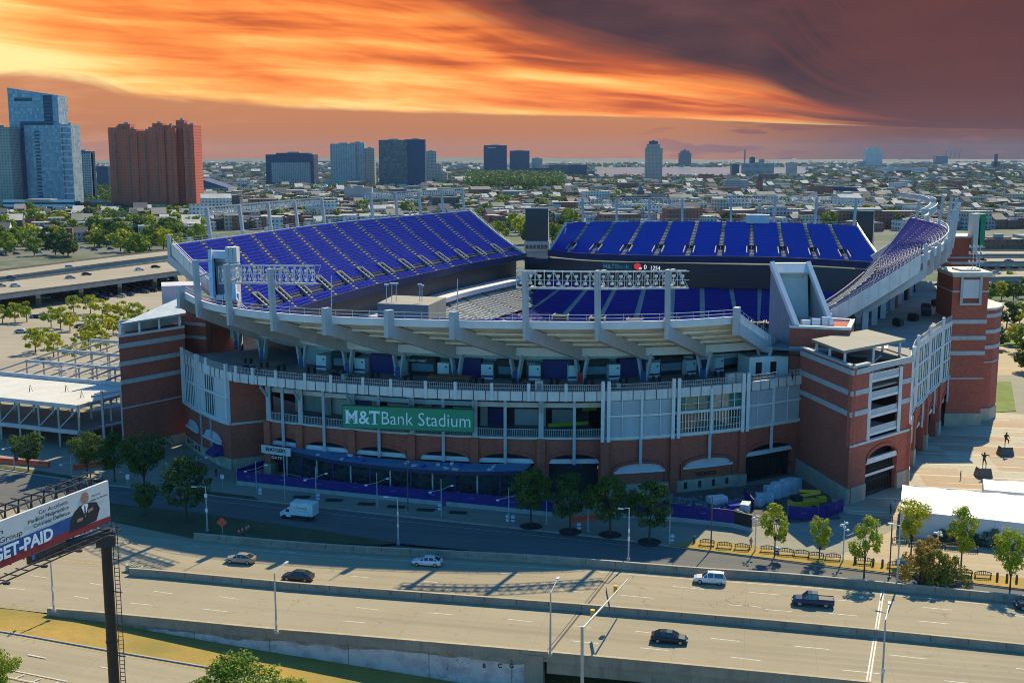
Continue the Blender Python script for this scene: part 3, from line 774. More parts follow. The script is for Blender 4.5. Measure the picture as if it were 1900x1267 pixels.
def truss(points, name='light_truss', h=3.0, w=1.6, lamps=True, step=1.6, up=0.0):
    """lattice box along a polyline of points (bottom front chord)"""
    root = sub(name, stadium, points[0]); mb = MB(); L = []
    P = curve(points, max(4, int(sum((b - a).length for a, b in zip(points, points[1:])) / step)))
    nn = normals(P); W = [Vector((q.x, q.y, 0)) * w for q in nn]
    c = 0.10
    for i in range(len(P) - 1):
        a, b = P[i], P[i + 1]
        for o in (0, 1):
            for z in (0, h): mb.beam(a + W[i] * o + Vector((0, 0, z)), b + W[i + 1] * o + Vector((0, 0, z)), c * 1.5)
            mb.beam(a + W[i] * o, a + W[i] * o + Vector((0, 0, h)), c)
            if i % 2: mb.beam(a + W[i] * o, b + W[i + 1] * o + Vector((0, 0, h)), c * .8)
            else: mb.beam(a + W[i] * o + Vector((0, 0, h)), b + W[i + 1] * o, c * .8)
        mb.beam(a, a + W[i], c); mb.beam(a + Vector((0, 0, h)), a + W[i] + Vector((0, 0, h)), c)
        mb.beam(a + Vector((0, 0, h * .5)), b + Vector((0, 0, h * .5)), c * .8)
    mb.face([P[0] + Vector((0, 0, .02)), P[-1] + Vector((0, 0, .02)), P[-1] + W[-1] + Vector((0, 0, .02)), P[0] + W[0] + Vector((0, 0, .02))]) if len(P) < 4 else None
    part(mb, 'lattice', M['galv'], root)
    mb = MB()
    mb.ribbon([p + w_ * .3 + Vector((0, 0, .25)) for p, w_ in zip(P, W)], [p + w_ * .65 + Vector((0, 0, .25)) for p, w_ in zip(P, W)]); part(mb, 'catwalk', M['steel'], root)
    if lamps:
        for i in range(len(P) - 1):
            mb = MB()
            for z in (0.9, h - .8):
                q = P[i].lerp(P[i + 1], .5) + W[i] * .7 + Vector((0, 0, z)); mb.box((q.x, q.y, q.z - .3), 0.42, 0.42, 0.42, 0.5)
            mb.beam(P[i].lerp(P[i + 1], .5) + W[i] * .7 + Vector((0, 0, .7)), P[i].lerp(P[i + 1], .5) + W[i] * .7 + Vector((0, 0, h - .7)), .08); part(mb, 'floodlight', M['lampglass'], root)
    return root
tA = [D(958, 535, 200.2), D(1110, 537, 199.5), D(1278, 535, 202)]
truss(tA, h=3.0); 
truss([D(424, 525, 229), D(480, 525, 219), D(596, 527, 210)], h=3.4, w=-2.0)
def rim_truss(outer, t0, t1, z, h=2.2, off=2.5, cols=3, sgn=1, lamps=1):
    n = len(outer) - 1; nr = normals(outer); pts = []
    for k in range(7):
        t = t0 + (t1 - t0) * k / 6; i = min(n - 1, int(t * n)); f = t * n - i; p = outer[i].lerp(outer[i + 1], f); q = nr[i]
        pts.append(Vector((p.x + q.x * off * sgn, p.y + q.y * off * sgn, z)))
    truss(pts, h=h, w=1.8 * sgn, lamps=lamps)
    for k in range(cols):
        t = t0 + (t1 - t0) * (k + .12) / (cols - .76); i = min(n - 1, int(t * n)); f = t * n - i; p = outer[i].lerp(outer[i + 1], f); q = nr[i]
        b = Vector((p.x + q.x * 1.2 * sgn, p.y + q.y * 1.2 * sgn, p.z - 3)); mb = MB(); mb.beam(b, V3(b + Vector((q.x, q.y, 0)) * sgn * 1.2, z + h), .75, .85); part(mb, 'pylon', M['steel'])
rim_truss(left_out, 0.10, 0.50, 47.2, cols=5)
rim_truss(left_out, 0.64, 1.0, 47.8, cols=5)
rim_truss(far_out, 0.06, 0.42, 43.5, h=3.0, cols=4)
rim_truss(far_out, 0.55, 1.0, 44.5, h=3.0, cols=4)
rim_truss(right_out, 0.24, 0.50, 48.5, h=1.8, cols=4, sgn=-1, off=-5.0, lamps=0)
rim_truss(right_out, 0.60, 1.0, 49.0, h=1.8, cols=5, sgn=-1, off=-5.0, lamps=0)
for outer, sg, n_ in ((left_out, 1, 14), (right_out, -1, 12)):
    nr = normals(outer)
    for k in range(n_ + 1):
        i = min(NS - 1, int(k / n_ * NS)); p = outer[i]; q = Vector((nr[i].x, nr[i].y, 0)) * sg
        mb = MB(); mb.beam(V3(p, p.z - 4) + q * .9, V3(p, p.z + (1.2 if k else 2.6)) + q * .9, .7, .8, side=Vector((-q.y, q.x, 0)))
        mb.beam(V3(p, p.z - 3.6) + q * .9, V3(p, p.z - 13.5) - q * 13, 1.0, 1.8, side=Vector((-q.y, q.x, 0))); part(mb, 'raker_post', M['steel'])
        mb = MB(); mb.beam(V3(p, 25 if sg < 0 else 20) - q * 11, V3(p, p.z - 12.5) - q * 11, 1.3, 1.3); part(mb, 'deck_column', M['steel'])
for a, b in ((left_in[-1], far_in[0]), (far_in[-1], right_in[-1])):
    mb = MB(); mb.beam(V3(a, 15), V3(b, 15), 1.0, 17); part(mb, 'corner_wall', M['screen']); mb = MB(); mb.beam(V3(a, 22.5) + Vector((0, -1, 0)), V3(b, 22.5) + Vector((0, -1, 0)), .5, 1.4); part(mb, 'corner_fascia', M['fascia'])
mb = MB(); mb.box(tuple(V3(PF(.655, 1.0), 37.0)), 9, 4, 3.2, R(-12)); part(mb, 'camera_booth', M['steel_light'])
# ---------------------------------------------------------------- facade and concourse of the near end
FN = curve([(-72, 248.5), (-66, 239), (-56.8, 227.5), (-46, 221), (-35, 216.3), (-22.3, 212), (-10.3, 209.3), (3, 207.7), (16, 207.7), (29.7, 210.5), (44, 216), (57.5, 224)], 130)
FR = curve([(76.5, 217), (81, 228.5), (86.5, 238.5), (94, 252), (102.5, 266), (116, 290), (130, 320), (140, 350)], 90)
def cutx(path, x0, x1):
    """sub path between two world x (path monotone in x)"""
    def at(x):
        for i in range(len(path) - 1):
            a, b = path[i], path[i + 1]
            if a[0] <= x <= b[0]: return a.lerp(b, (x - a[0]) / (b[0] - a[0]))
        return path[0].copy() if x < path[0][0] else path[-1].copy()
    return [at(x0)] + [p.copy() for p in path if x0 + .15 < p[0] < x1 - .15] + [at(x1)]
def wall(mb, path, z0, z1, off=0.0, th=0.4, sg=-1):
    """wall along a path; off = how far its face stands outside the path"""
    n = normals(path); P = [V3(p, 0) for p in path]
    mb.sweep(P, [q * sg for q in n], [(off - th, z0), (off, z0), (off, z1), (off - th, z1)]); return mb
def pt(path, t, off=0.0, z=0.0, sg=-1):
    n = normals(path); N = len(path) - 1; i = min(N - 1, int(t * N)); f = t * N - i
    p = path[i].lerp(path[i + 1], f); q = n[i].lerp(n[i + 1], f) * sg
    return Vector((p.x + q.x * off, p.y + q.y * off, z))
def mullions(name, path, ts, z0, z1, w, d, m, off=0.0, parent=stadium):
    for t in ts:
        mb = MB(); p = pt(path, t, off, z0); q = pt(path, t, off + 1) - pt(path, t, off); mb.beam(p, V3(p, z1), w, d, side=Vector((-q.y, q.x, 0))); part(mb, name, m, parent)
def arch_wall(path, z0, z1, a0, a1, spring, crown, off, m, th=0.8, name='brick_wall', parent=stadium, sill=0.0, closed_below=None):
    """wall with one segmental arch opening between t=a0..a1"""
    mb = MB(); N = 26
    def zc(t):
        if t <= a0 or t >= a1: return sill if closed_below else z0
        u = (t - a0) / (a1 - a0) * 2 - 1
        return spring + (crown - spring) * math.sqrt(max(0, 1 - u * u)) ** 1.0
    ts = sorted(set([0, a0 - 1e-4, a0 + 1e-4, a1 - 1e-4, a1 + 1e-4, 1] + [a0 + (a1 - a0) * (0.5 - 0.5 * math.cos(math.pi * k / N)) for k in range(1, N)]))
    ts = [t for t in ts if 0 <= t <= 1]
    for u, v in zip(ts, ts[1:]):
        mid_ = (u + v) / 2
        inside = a0 < mid_ < a1
        p, q = pt(path, u, off), pt(path, v, off); L0 = u * 14; L1 = v * 14
        if inside:
            zu, zv = max(spring, zc(u)), max(spring, zc(v))
        else: zu = zv = z0
        mb.face([V3(p, zu), V3(q, zv), V3(q, z1), V3(p, z1)], uv=[(L0, zu), (L1, zv), (L1, z1), (L0, z1)])
        if inside:
            pi, qi = pt(path, u, off - th), pt(path, v, off - th)
            mb.face([V3(pi, zu), V3(qi, zv), V3(q, zv), V3(p, zu)], uv=[(L0, 0), (L1, 0), (L1, .6), (L0, .6)])
    for t in (a0, a1):
        p, pi = pt(path, t, off), pt(path, t, off - th); mb.face([V3(p, z0), V3(pi, z0), V3(pi, spring), V3(p, spring)], uv=[(0, z0), (th, z0), (th, spring), (0, spring)])
    part(mb, name, m, parent)
    ab = MB()                                   # projecting brick arch band
    for u, v in zip(ts, ts[1:]):
        if a0 < (u + v) / 2 < a1:
            p, q = pt(path, u, off + .18), pt(path, v, off + .18); zu, zv = max(spring, zc(u)), max(spring, zc(v))
            ab.face([V3(p, zu), V3(q, zv), V3(q, zv + .7), V3(p, zu + .7)]); pi, qi = pt(path, u, off), pt(path, v, off)
            ab.face([V3(p, zu + .7), V3(q, zv + .7), V3(qi, zv + .7), V3(pi, zu + .7)]); ab.face([V3(pi, zu), V3(qi, zv), V3(q, zv), V3(p, zu)])
    part(ab, 'arch_band', M['brick_dark'], parent)

facade = sub('near_facade', stadium, (-8, 209, 0))
# terrace slab and parapet band
mb = MB(); n = normals(FN)
mb.ribbon([V3(p, TER) for p in FN], [V3(p, TER) + Vector((q.x, q.y, 0)) * 34 for p, q in zip(FN, n)])
mb.ribbon([V3(p, 18.7) + Vector((q.x, q.y, 0)) * 34 for p, q in zip(FN, n)], [V3(p, 18.7) for p in FN]); part(mb, 'terrace_slab', M['terrace'])
mb = MB(); wall(mb, FN, 18.6, 20.35, 0.15, 0.5); mb.cur = 1
for k in range(0, 131, 2): p = pt(FN, k / 130, 0.2); mb.beam(V3(p, 18.5), V3(p, 20.4), 0.10, 0.12)
part(mb, 'parapet_band', [M['precast'], M['dark']], facade)
mb = MB()
for z in (20.9, 21.6): mb.sweep([V3(p, 0) for p in FN], [q * -1 for q in n], [(-.05, z), (.03, z), (.03, z + .07), (-.05, z + .07)])
for k in range(0, 391): p = pt(FN, k / 390, 0); mb.beam(V3(p, 20.3), V3(p, 21.65), 0.055)
part(mb, 'terrace_railing', M['steel'], facade)
def tx(x):                                     # t of world x on FN
    for i in range(len(FN) - 1):
        if FN[i].x <= x <= FN[i + 1].x: return (i + (x - FN[i].x) / (FN[i + 1].x - FN[i].x)) / (len(FN) - 1)
    return 1.0 if x > 0 else 0.0
def tpx(px, z=20.0):
    best = min(range(len(FN)), key=lambda i: abs(PJ(V3(FN[i], z))[0] - px)); return best / (len(FN) - 1)
for px in (385, 436, 471, 515, 563, 613, 671, 728, 789, 850, 918, 980, 1047):
    mb = MB(); p = pt(FN, tpx(px), 0.2, 18.6); mb.beam(p, V3(p, 21.9), 0.55, 0.5); part(mb, 'parapet_post', M['steel_light'], facade)

# A: curved glass and metal block at the left end
sa = cutx(FN, -72, -56.8)
mb = MB(); wall(mb, sa, 9.6, 18.7, 0.0, 0.5); part(mb, 'metal_wall', M['louver'], facade)
for (a, b, z0, z1, nd) in ((0.06, 0.30, 15.4, 18.3, 5), (0.06, 0.30, 10.2, 14.6, 5), (0.56, 0.74, 15.2, 18.2, 4), (0.56, 0.74, 10.2, 14.5, 4)):
    mb = MB(); s = [pt(sa, a + (b - a) * k / 6) for k in range(7)]; wall(mb, s, z0, z1, 0.06, 0.1); part(mb, 'window', M['dark_glass'], facade)
    mb = MB()
    for k in range(nd + 1): p = pt(sa, a + (b - a) * k / nd, 0.14, z0); mb.beam(p, V3(p, z1), 0.16, 0.16)
    part(mb, 'window_bars', M['steel_light'], facade)
for z in (14.8, 9.7):
    mb = MB(); wall(mb, sa, z, z + .5, 0.35, 0.4); part(mb, 'metal_ledge', M['steel_light'], facade)
mullions('facade_column', sa, (0.01, 0.40, 0.44, 0.97), 9.6, 21.9, 0.5, 0.6, M['steel_light'], 0.3, facade)
mb = MB(); wall(mb, sa, 0.0, 9.6, 0.1, 0.8); part(mb, 'brick_wall', M['brick'], facade)
mb = MB(); wall(mb, sa, 0.0, 2.3, 0.3, 0.5); part(mb, 'stone_base', M['stone'], facade)
mb = MB(); wall(mb, sa, 9.35, 9.75, 0.45, 0.6); part(mb, 'stone_coping', M['offwhite'], facade)
for a, b in ((0.10, 0.40), (0.52, 0.86)):
    mb = MB(); s = [pt(sa, a + (b - a) * k / 8) for k in range(9)]
    nn_ = [V3(pt(sa, a + (b - a) * k / 8, 0.22), 0) for k in range(9)]
    zt = [5.4 + 1.5 * math.sqrt(max(0, 1 - (2 * k / 8 - 1) ** 2)) for k in range(9)]
    mb.ribbon([V3(p, 5.2) for p in nn_], [V3(p, z) for p, z in zip(nn_, zt)]); part(mb, 'blind_arch_panel', M['louver'], facade)
    mb = MB(); s2 = [V3(pt(sa, a + (b - a) * k / 8, 0.5), 5.0) for k in range(9)]
    for p, q in zip(s2, s2[1:]): mb.beam(p, q, 0.5, 0.45)
    part(mb, 'lintel', M['steel_light'], facade)
mullions('downpipe', sa, (0.47, 0.68), 2, 9.4, 0.35, 0.35, M['steel'], 0.35, facade)
mb = MB()
for k in range(5): p = pt(sa, 0.10 + k * 0.075, 0.36, 0.9); mb.beam(p, V3(p, 2.0), 0.9, 0.1, side=pt(sa, .5) - pt(sa, .4))
part(mb, 'ticket_window', M['dark_glass'], facade)
aw_p = pt(sa, 0.80, 0.1, 0); dr = (pt(sa, .84) - pt(sa, .76)).normalized(); ot = Vector((dr.y, -dr.x, 0)); ot = ot if ot.y < 0 else -ot
mb = MB(); A = [aw_p + dr * s + Vector((0, 0, 4.3)) for s in (-1.9, 1.9)]; B = [aw_p + ot * 2.2 + dr * s + Vector((0, 0, 2.9)) for s in (-1.9, 1.9)]
mb.hexa([B[0] - Vector((0, 0, .5)), B[1] - Vector((0, 0, .5)), A[1] - Vector((0, 0, 1.8)), A[0] - Vector((0, 0, 1.8))], [B[0], B[1], A[1], A[0]]); part(mb, 'door_awning', M['purple'], facade)
mb = MB(); mb.beam(aw_p + Vector((0, 0, 0)) + ot * .25, aw_p + Vector((0, 0, 2.4)) + ot * .25, 2.2, .2, side=dr); part(mb, 'door', M['steel'], facade)
# B: brick return beside the open bays
e = FN[[i for i, p in enumerate(FN) if p.x > -56.8][0]]
mb = MB(); q0, q1, q2 = Vector((-56.8, 227.4, 0)), Vector((-49.6, 231.2, 0)), Vector((-50.5, 238, 0))
for z0, z1, m_, nme, o in ((0, 18.6, 'brick', 'brick_wall', 0), (0, 2.3, 'stone', 'stone_base', .2), (9.4, 9.8, 'offwhite', 'stone_coping', .25)):
    mb = MB(); d = (q1 - q0).normalized(); nn_ = Vector((d.y, -d.x, 0)) * (0.02 + o)
    mb.hexa([V3(q0 + nn_, z0), V3(q1 + nn_, z0), V3(q1 - nn_ + Vector((-.5, 6, 0)), z0), V3(q0 + Vector((0.3, 9, 0)), z0)], [V3(q0 + nn_, z1), V3(q1 + nn_, z1), V3(q1 - nn_ + Vector((-.5, 6, 0)), z1), V3(q0 + Vector((0.3, 9, 0)), z1)]); part(mb, nme, M[m_], facade)
# C: open bays with the arched brick base
BX = [-49.6, -42.5, -31.5, -19.5, -7.3, 5.3, 17.2, 30.5, 44.5, 57.3]
def bay(i): return cutx(FN, BX[i], BX[i + 1])
for i in range(9):
    b = bay(i); L = (b[-1] - b[0]).length; off = -2.2 if i < 6 else -0.6; zt = 10.9
    gate = i in (5, 8)
    if i == 6 or i == 7:      # blind arches (ticket bays)
        mb = MB(); wall(mb, b, 0, zt, off, 0.8); part(mb, 'brick_wall', M['brick'], facade)
        a0, a1 = 0.16, 0.84
        ns = [V3(pt(b, a0 + (a1 - a0) * k / 14, off + .12), 0) for k in range(15)]; zc = [4.9 + 1.4 * math.sqrt(max(0, 1 - (2 * k / 14 - 1) ** 2)) for k in range(15)]
        mb = MB(); mb.ribbon([V3(p, 4.7) for p in ns], [V3(p, z) for p, z in zip(ns, zc)]); part(mb, 'blind_arch_panel', M['louver'], facade)
        mb = MB()
        no = [V3(pt(b, a0 + (a1 - a0) * k / 14, off + .3), 0) for k in range(15)]
        for k in range(14): mb.beam(V3(no[k], zc[k] + .35), V3(no[k + 1], zc[k + 1] + .35), 0.4, 0.6)
        part(mb, 'arch_band', M['brick_dark'], facade)
        mb = MB()
        for p, q in zip(no, no[1:]): mb.beam(V3(p, 4.75), V3(q, 4.75), 0.35, 0.4)
        part(mb, 'lintel', M['steel_light'], facade)
        mb = MB()
        for u in (a0 - .015, a1 + .015): p = pt(b, u, off + .16); mb.beam(V3(p, 2.4), V3(p, 5.4), 0.5, 0.35, side=b[-1] - b[0])
        part(mb, 'brick_strip', M['brick_dark'], facade)
        mb = MB(); wall(mb, b, 0, 2.35, off + .22, 0.5); part(mb, 'stone_base', M['stone'], facade)
        if i == 7:
            for k in range(4):
                mb = MB(); p = pt(b, 0.20 + k * .19, off + .26, 0.75); mb.beam(p, V3(p, 1.95), 0.55, 0.2, side=b[-1] - b[0]); part(mb, 'ticket_window', M['dark'], facade)
            p0 = pt(b, 0.33, off + .2, 2.95); put_text('TICKETS', 1.0, p0, pt(b, .6) - pt(b, .33), facade, M['black'], bold=0.03, width=4.6)
    else:
        a0, a1 = (0.12, 0.90) if i else (0.14, 0.95)
        sp, cr = ((6.3, 8.0) if i < 6 else (5.4, 7.4))
        arch_wall(b, 0, zt, a0, a1, sp, cr, off, M['brick'], 1.0, parent=facade)
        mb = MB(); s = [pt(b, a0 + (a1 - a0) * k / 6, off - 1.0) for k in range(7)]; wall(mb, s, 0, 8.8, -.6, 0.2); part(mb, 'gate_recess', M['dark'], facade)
        mb = MB(); s = [pt(b, a0 + (a1 - a0) * k / 6, off - .3) for k in range(7)]
        for p, q in zip(s, s[1:]): mb.beam(V3(p, 6.6 if i < 6 else 5.8), V3(q, 6.6 if i < 6 else 5.8), 0.5, 0.85)
        part(mb, 'lintel', M['steel_light'], facade)
        if i == 8:
            mb = MB()
            for k in range(25): p = pt(b, a0 + (a1 - a0) * k / 24, off - 1.2, 0.1); mb.beam(p, V3(p, 5.1), 0.10)
            for z in (0.4, 2.6, 4.9):
                for p, q in zip(s, s[1:]): mb.beam(V3(p, z), V3(q, z), 0.1, 0.14)
            part(mb, 'gate_bars', M['black'], facade)
    mb = MB(); wall(mb, b, zt, zt + .35, off + .3, 1.1); part(mb, 'stone_coping', M['offwhite'], facade)
    mb = MB(); p = pt(b, 0.0, off + .1, 0); mb.beam(p, V3(p, zt + .1), 1.5, 1.2, side=b[1] - b[0]); part(mb, 'brick_pilaster', M['brick'], facade)
    if i < 6 or i == 8:
        mb = MB(); p = pt(b, 0.0, off + .15, 0); mb.beam(p, V3(p, 2.3), 1.8, 1.5, side=b[1] - b[0]); part(mb, 'stone_base', M['stone'], facade)
    mb = MB(); p = pt(b, 0.5, off + .55, 0); mb.beam(V3(p, 6.2), V3(p, 18.6 if i < 6 else 11.2), 0.55, 0.55); part(mb, 'downpipe', M['steel'], facade)
    if i < 6:
        mb = MB(); p = pt(b, 0.0, off - .2, 0); mb.beam(V3(p, zt), V3(p, 18.7), 0.9, 0.9); part(mb, 'facade_column', M['steel'], facade)
        mb = MB(); q = pt(b, 0.0, 0, 18.2); mb.beam(q, V3(p, 15.6) , 0.35, 0.45); part(mb, 'strut', M['steel'], facade)
        p = pt(b, 0.0, 0.2, 18.6); 
        mb = MB(); p = pt(b, .0, off - 10, 0); mb.beam(V3(p, zt), V3(p, 18.7), 1.4, 1.4); part(mb, 'inner_column', M['concrete'], facade)
# open level: floor, back wall, second ledge, railing
ob = cutx(FN, -49.6, 17.2); nb2 = normals(ob)
mb = MB(); mb.ribbon([pt(ob, k / 40, -2.4, 10.95) for k in range(41)], [pt(ob, k / 40, -20, 10.95) for k in range(41)]); part(mb, 'concourse_floor', M['terrace'], facade)
mb = MB(); s = [pt(ob, k / 40, -16) for k in range(41)]; wall(mb, s, 11, 18.7, 0, 0.3); part(mb, 'concourse_back_wall', mat('concourse_wall', (0.16, 0.16, 0.155), 0.8, var=0.25, scale=0.25), facade)
mb = MB(); s = [pt(ob, k / 40, -3.5) for k in range(41)]; wall(mb, s, 16.6, 17.5, 0, 0.4); part(mb, 'ledge_beam', M['precast'], facade)
mb = MB(); s = [pt(ob, k / 40, -2.4) for k in range(41)]; wall(mb, s, 12.6, 12.72, 0, 0.1)
for k in range(201): p = pt(ob, k / 200, -2.45); mb.beam(V3(p, 11.2), V3(p, 12.65), 0.07)
part(mb, 'concourse_railing', M['steel'], facade)
rng = random.Random(3)
for k in range(9):
    t = 0.05 + 0.105 * k; p = pt(ob, t, -14.2, 11); w = rng.uniform(4, 6.5); mb = MB(); mb.box((p.x, p.y, 11), w, 2.6, 3.2, math.atan2((pt(ob, min(1, t + .02)) - pt(ob, t)).y, (pt(ob, min(1, t + .02)) - pt(ob, t)).x)); part(mb, 'food_stand', [M['concrete'], M['offwhite'], M['purple'], M['steel']][k % 4], facade)
mb = MB(); p = pt(ob, 0.985, -13.5, 11); mb.box((p.x, p.y, 13.8), 3.0, .3, 3.0, .3); part(mb, 'lime_wall_panel', mat('lime_panel', (0.28, 0.38, 0.03), 0.7), facade)
mb = MB(); p = pt(ob, 0.90, -7.5, 11); mb.box((p.x, p.y, 12.2), 8, .3, .7, .25); part(mb, 'lime_wall_panel', MATS['lime_panel'], facade)
# D, F: louvre panels; E: green glass
def louvres(i):
    b = bay(i); mb = MB()
    for z0, z1 in ((11.3, 15.3), (15.9, 18.5)):
        zz = z0
        while zz < z1 - .15:
            for k in range(8):
                p, q = pt(b, .03 + .94 * k / 8, -0.25, 0), pt(b, .03 + .94 * (k + 1) / 8, -0.25, 0); pi, qi = pt(b, .03 + .94 * k / 8, 0.02, 0), pt(b, .03 + .94 * (k + 1) / 8, 0.02, 0)
                mb.face([V3(pi, zz), V3(qi, zz), V3(q, zz + .30), V3(p, zz + .30)])
            zz += 0.36
    part(mb, 'louvre_panel', M['louver'], facade)
    mb = MB(); wall(mb, b, 11.2, 18.6, -0.45, 0.2); part(mb, 'panel_backing', M['steel'], facade)
    for z in (11.2, 15.4): mb = MB(); wall(mb, b, z, z + .45, .15, .4); part(mb, 'metal_ledge', M['steel_light'], facade)
    mullions('facade_mullion', b, (.25, .5, .75), 11.2, 18.6, .14 if i else .2, .2, M['steel_light'], .08, facade)
    mullions('facade_column', b, (.5,), 11.2, 20.0, .42, .42, M['steel_light'], .25, facade)
louvres(6); louvres(8)
b = bay(7)
mb = MB(); wall(mb, b, 11.2, 18.6, -0.2, 0.2); part(mb, 'green_glazing', M['green_glass'], facade)
mb = MB(); wall(mb, b, 11.2, 15.3, -0.12, 0.06); part(mb, 'lower_glazing', glassmat('reflecting_glass', (0.035, 0.06, 0.03), 0.05, 0.8, .5, .6), facade)
mb = MB()
for k in range(1, 24): p = pt(b, k / 24, -.02, 11.3); mb.beam(p, V3(p, 15.4 if k % 4 else 18.6), 0.11, 0.15)
for z in (12.5, 13.8, 17.2): mb2 = wall(mb, b, z, z + .08, 0.0, .08)
part(mb, 'glazing_bars', M['white'], facade)
for z in (11.2, 15.4): mb = MB(); wall(mb, b, z, z + .5, .2, .4); part(mb, 'metal_ledge', M['steel_light'], facade)
mullions('facade_column', b, (.5,), 11.2, 20.0, .5, .5, M['steel_light'], .25, facade)
for i in (6, 7, 8):
    b = bay(i)
    for d_ in (-.9, .9):
        mb = MB(); p = pt(b, 0, .35, 10.9) + (b[1] - b[0]).normalized() * d_ * .62; mb.beam(p, V3(p, 22.3), .62, .7); part(mb, 'facade_column', M['steel_light'], facade)
# name sign
s0, s1 = D(637, 766, 212.2), D(880, 770, 208.2); sd_ = (s1 - s0); sd_.z = 0; W_ = sd_.length; sd_.normalize(); so_ = Vector((sd_.y, -sd_.x, 0)); so_ = so_ if so_.y < 0 else -so_
zs = 14.85
sign = sub('name_sign', stadium, V3(s0, zs - 2))
mb = MB(); a, b_ = V3(s0, zs) + so_ * .5, V3(s1, zs) + so_ * .5; mb.beam(a, b_, 0.6, 4.1); part(mb, 'sign_panel', M['sign_green'], sign)
fm = MB()
for z in (-2.1, 2.1): fm.beam(a + Vector((0, 0, z)), b_ + Vector((0, 0, z)), .7, .12)
for q in (a, b_): fm.beam(q + Vector((0, 0, -2.1)), q + Vector((0, 0, 2.1)), .12, .7)
part(fm, 'sign_frame', mat('dark_green_trim', (0.01, 0.12, 0.07), 0.5), sign)
lp = a + so_ * .34; sx = W_ / 24.0
mt = sub('lettering_group', sign, lp) if False else sign
put_text('M&T', 3.55, lp + sd_ * (0.7 * sx) + Vector((0, 0, -1.22)), sd_, sign, M['letter'], bold=0.05, width=6.3 * sx)
mb = MB()      # serifs of the bold letters
for x0, x1, z in ((0.55, 1.45, -1.2), (2.05, 3.0, -1.2), (0.55, 1.3, 1.2), (2.3, 3.0, 1.2), (5.45, 6.55, -1.2)):
    mb.beam(lp + sd_ * (x0 * sx) + so_ * .02 + Vector((0, 0, z)), lp + sd_ * (x1 * sx) + so_ * .02 + Vector((0, 0, z)), .06, .14)
for x_ in (5.12, 6.85): mb.beam(lp + sd_ * (x_ * sx) + so_ * .02 + Vector((0, 0, 0.6)), lp + sd_ * (x_ * sx) + so_ * .02 + Vector((0, 0, 1.25)), .16, .06, side=sd_)
part(mb, 'letter_serif', M['letter'], sign)
put_text('Bank Stadium', 3.55, lp + sd_ * (7.35 * sx) + Vector((0, 0, -1.22)), sd_, sign, M['letter'], bold=-0.022, width=16.1 * sx)
# gate wordings
b = bay(0); gp = pt(b, .12, 0.9, 6.0)
mb = MB(); gd = (pt(b, .9) - pt(b, .1)).normalized(); mb.beam(gp, gp + gd * 7.0 + Vector((0, 0, 0)), .3, 1.6); part(mb, 'gate_sign', M['steel_light'], facade)
put_text('SEATGEEK', 1.0, gp + gd * 1.0 + Vector((0, -.25, -.2)), gd, facade, M['black'], bold=.02, width=5.0)
put_text('GATE', .7, gp + gd * 2.4 + Vector((0, -.25, -1.6)), gd, facade, M['letter'], width=2.6)
b = bay(5); gp = pt(b, .36, -2.4, 5.35); put_text('GATE A', .7, gp, (pt(b, .9) - pt(b, .1)), facade, M['purple'], bold=.02, width=3.4)
b = bay(8); 

# ---- things on the near terrace
conc = sub('concession_row', stadium, (-5, 232, TER))
n = normals(FN)
mb = MB(); s = [pt(FN, 0.22 + .78 * k / 60, -17) for k in range(61)]; wall(mb, s, 20, 24.6, 0, .4); part(mb, 'back_wall', M['steel'], conc)
mb = MB(); wall(mb, [pt(FN, 0.22 + .78 * k / 60, -15.5) for k in range(61)], 23.6, 24.7, 0, 2.0); part(mb, 'header_panel', M['precast'], conc)
words = ['CONCESSIONS', None, 'PIZZA', None, None, 'NACHOS', 'PERCH', None]
ks = [0.30, 0.365, 0.43, 0.50, 0.565, 0.635, 0.70, 0.765, 0.83, 0.895, 0.95]
for j, t in enumerate(ks):
    p = pt(FN, t, -15.2, 20); d = (pt(FN, t + .01) - pt(FN, t - .01)).normalized(); o_ = Vector((d.y, -d.x, 0)); rz = math.atan2(d.y, d.x)
    mb = MB(); mb.box((p.x + d.x * 1.2, p.y + d.y * 1.2, 20), 5.6, 2.2, 3.7, rz); part(mb, 'stand_booth', M['purple'] if j % 2 else M['black'], conc)
    mb = MB(); mb.box((p.x - d.x * 3.2 + o_.x * 1, p.y - d.y * 3.2 + o_.y * 1, 20), 2.3, 3.4, 3.0, rz); part(mb, 'white_kiosk', M['white'], conc)
    mb = MB(); q = p - d * 3.2 + o_ * 2.75; mb.box((q.x, q.y, 20.5), 2.32, .06, .35, rz); mb.box((q.x + d.x * .6, q.y + d.y * .6, 22.1), .35, .06, .3, rz); part(mb, 'kiosk_marking', M['purple'], conc)
    if j % 2 == 0:
        q = p + d * 1.2 + o_ * 1.2; mb = MB(); mb.box((q.x, q.y, 20.9), 4.6, .15, 1.5, rz); part(mb, 'roller_shutter', mat('blue_grey_shutter', (0.16, 0.24, 0.30), .6), conc)
        mb = MB(); mb.box((q.x + o_.x * .1, q.y + o_.y * .1, 22.7), 5.4, .25, .9, rz); part(mb, 'menu_sign', M['black'], conc)
for t, w in ((0.415, 'FOOD COURT'), (0.60, 'PIZZA'), (0.885, 'PERCH'), (0.80, 'NACHOS')):
    p = pt(FN, t, -14.0, 22.85); d = (pt(FN, min(1, t + .01)) - pt(FN, t - .01)).normalized(); put_text(w, .62, p + Vector((0, -.6, 0)), d, conc, M['letter'])
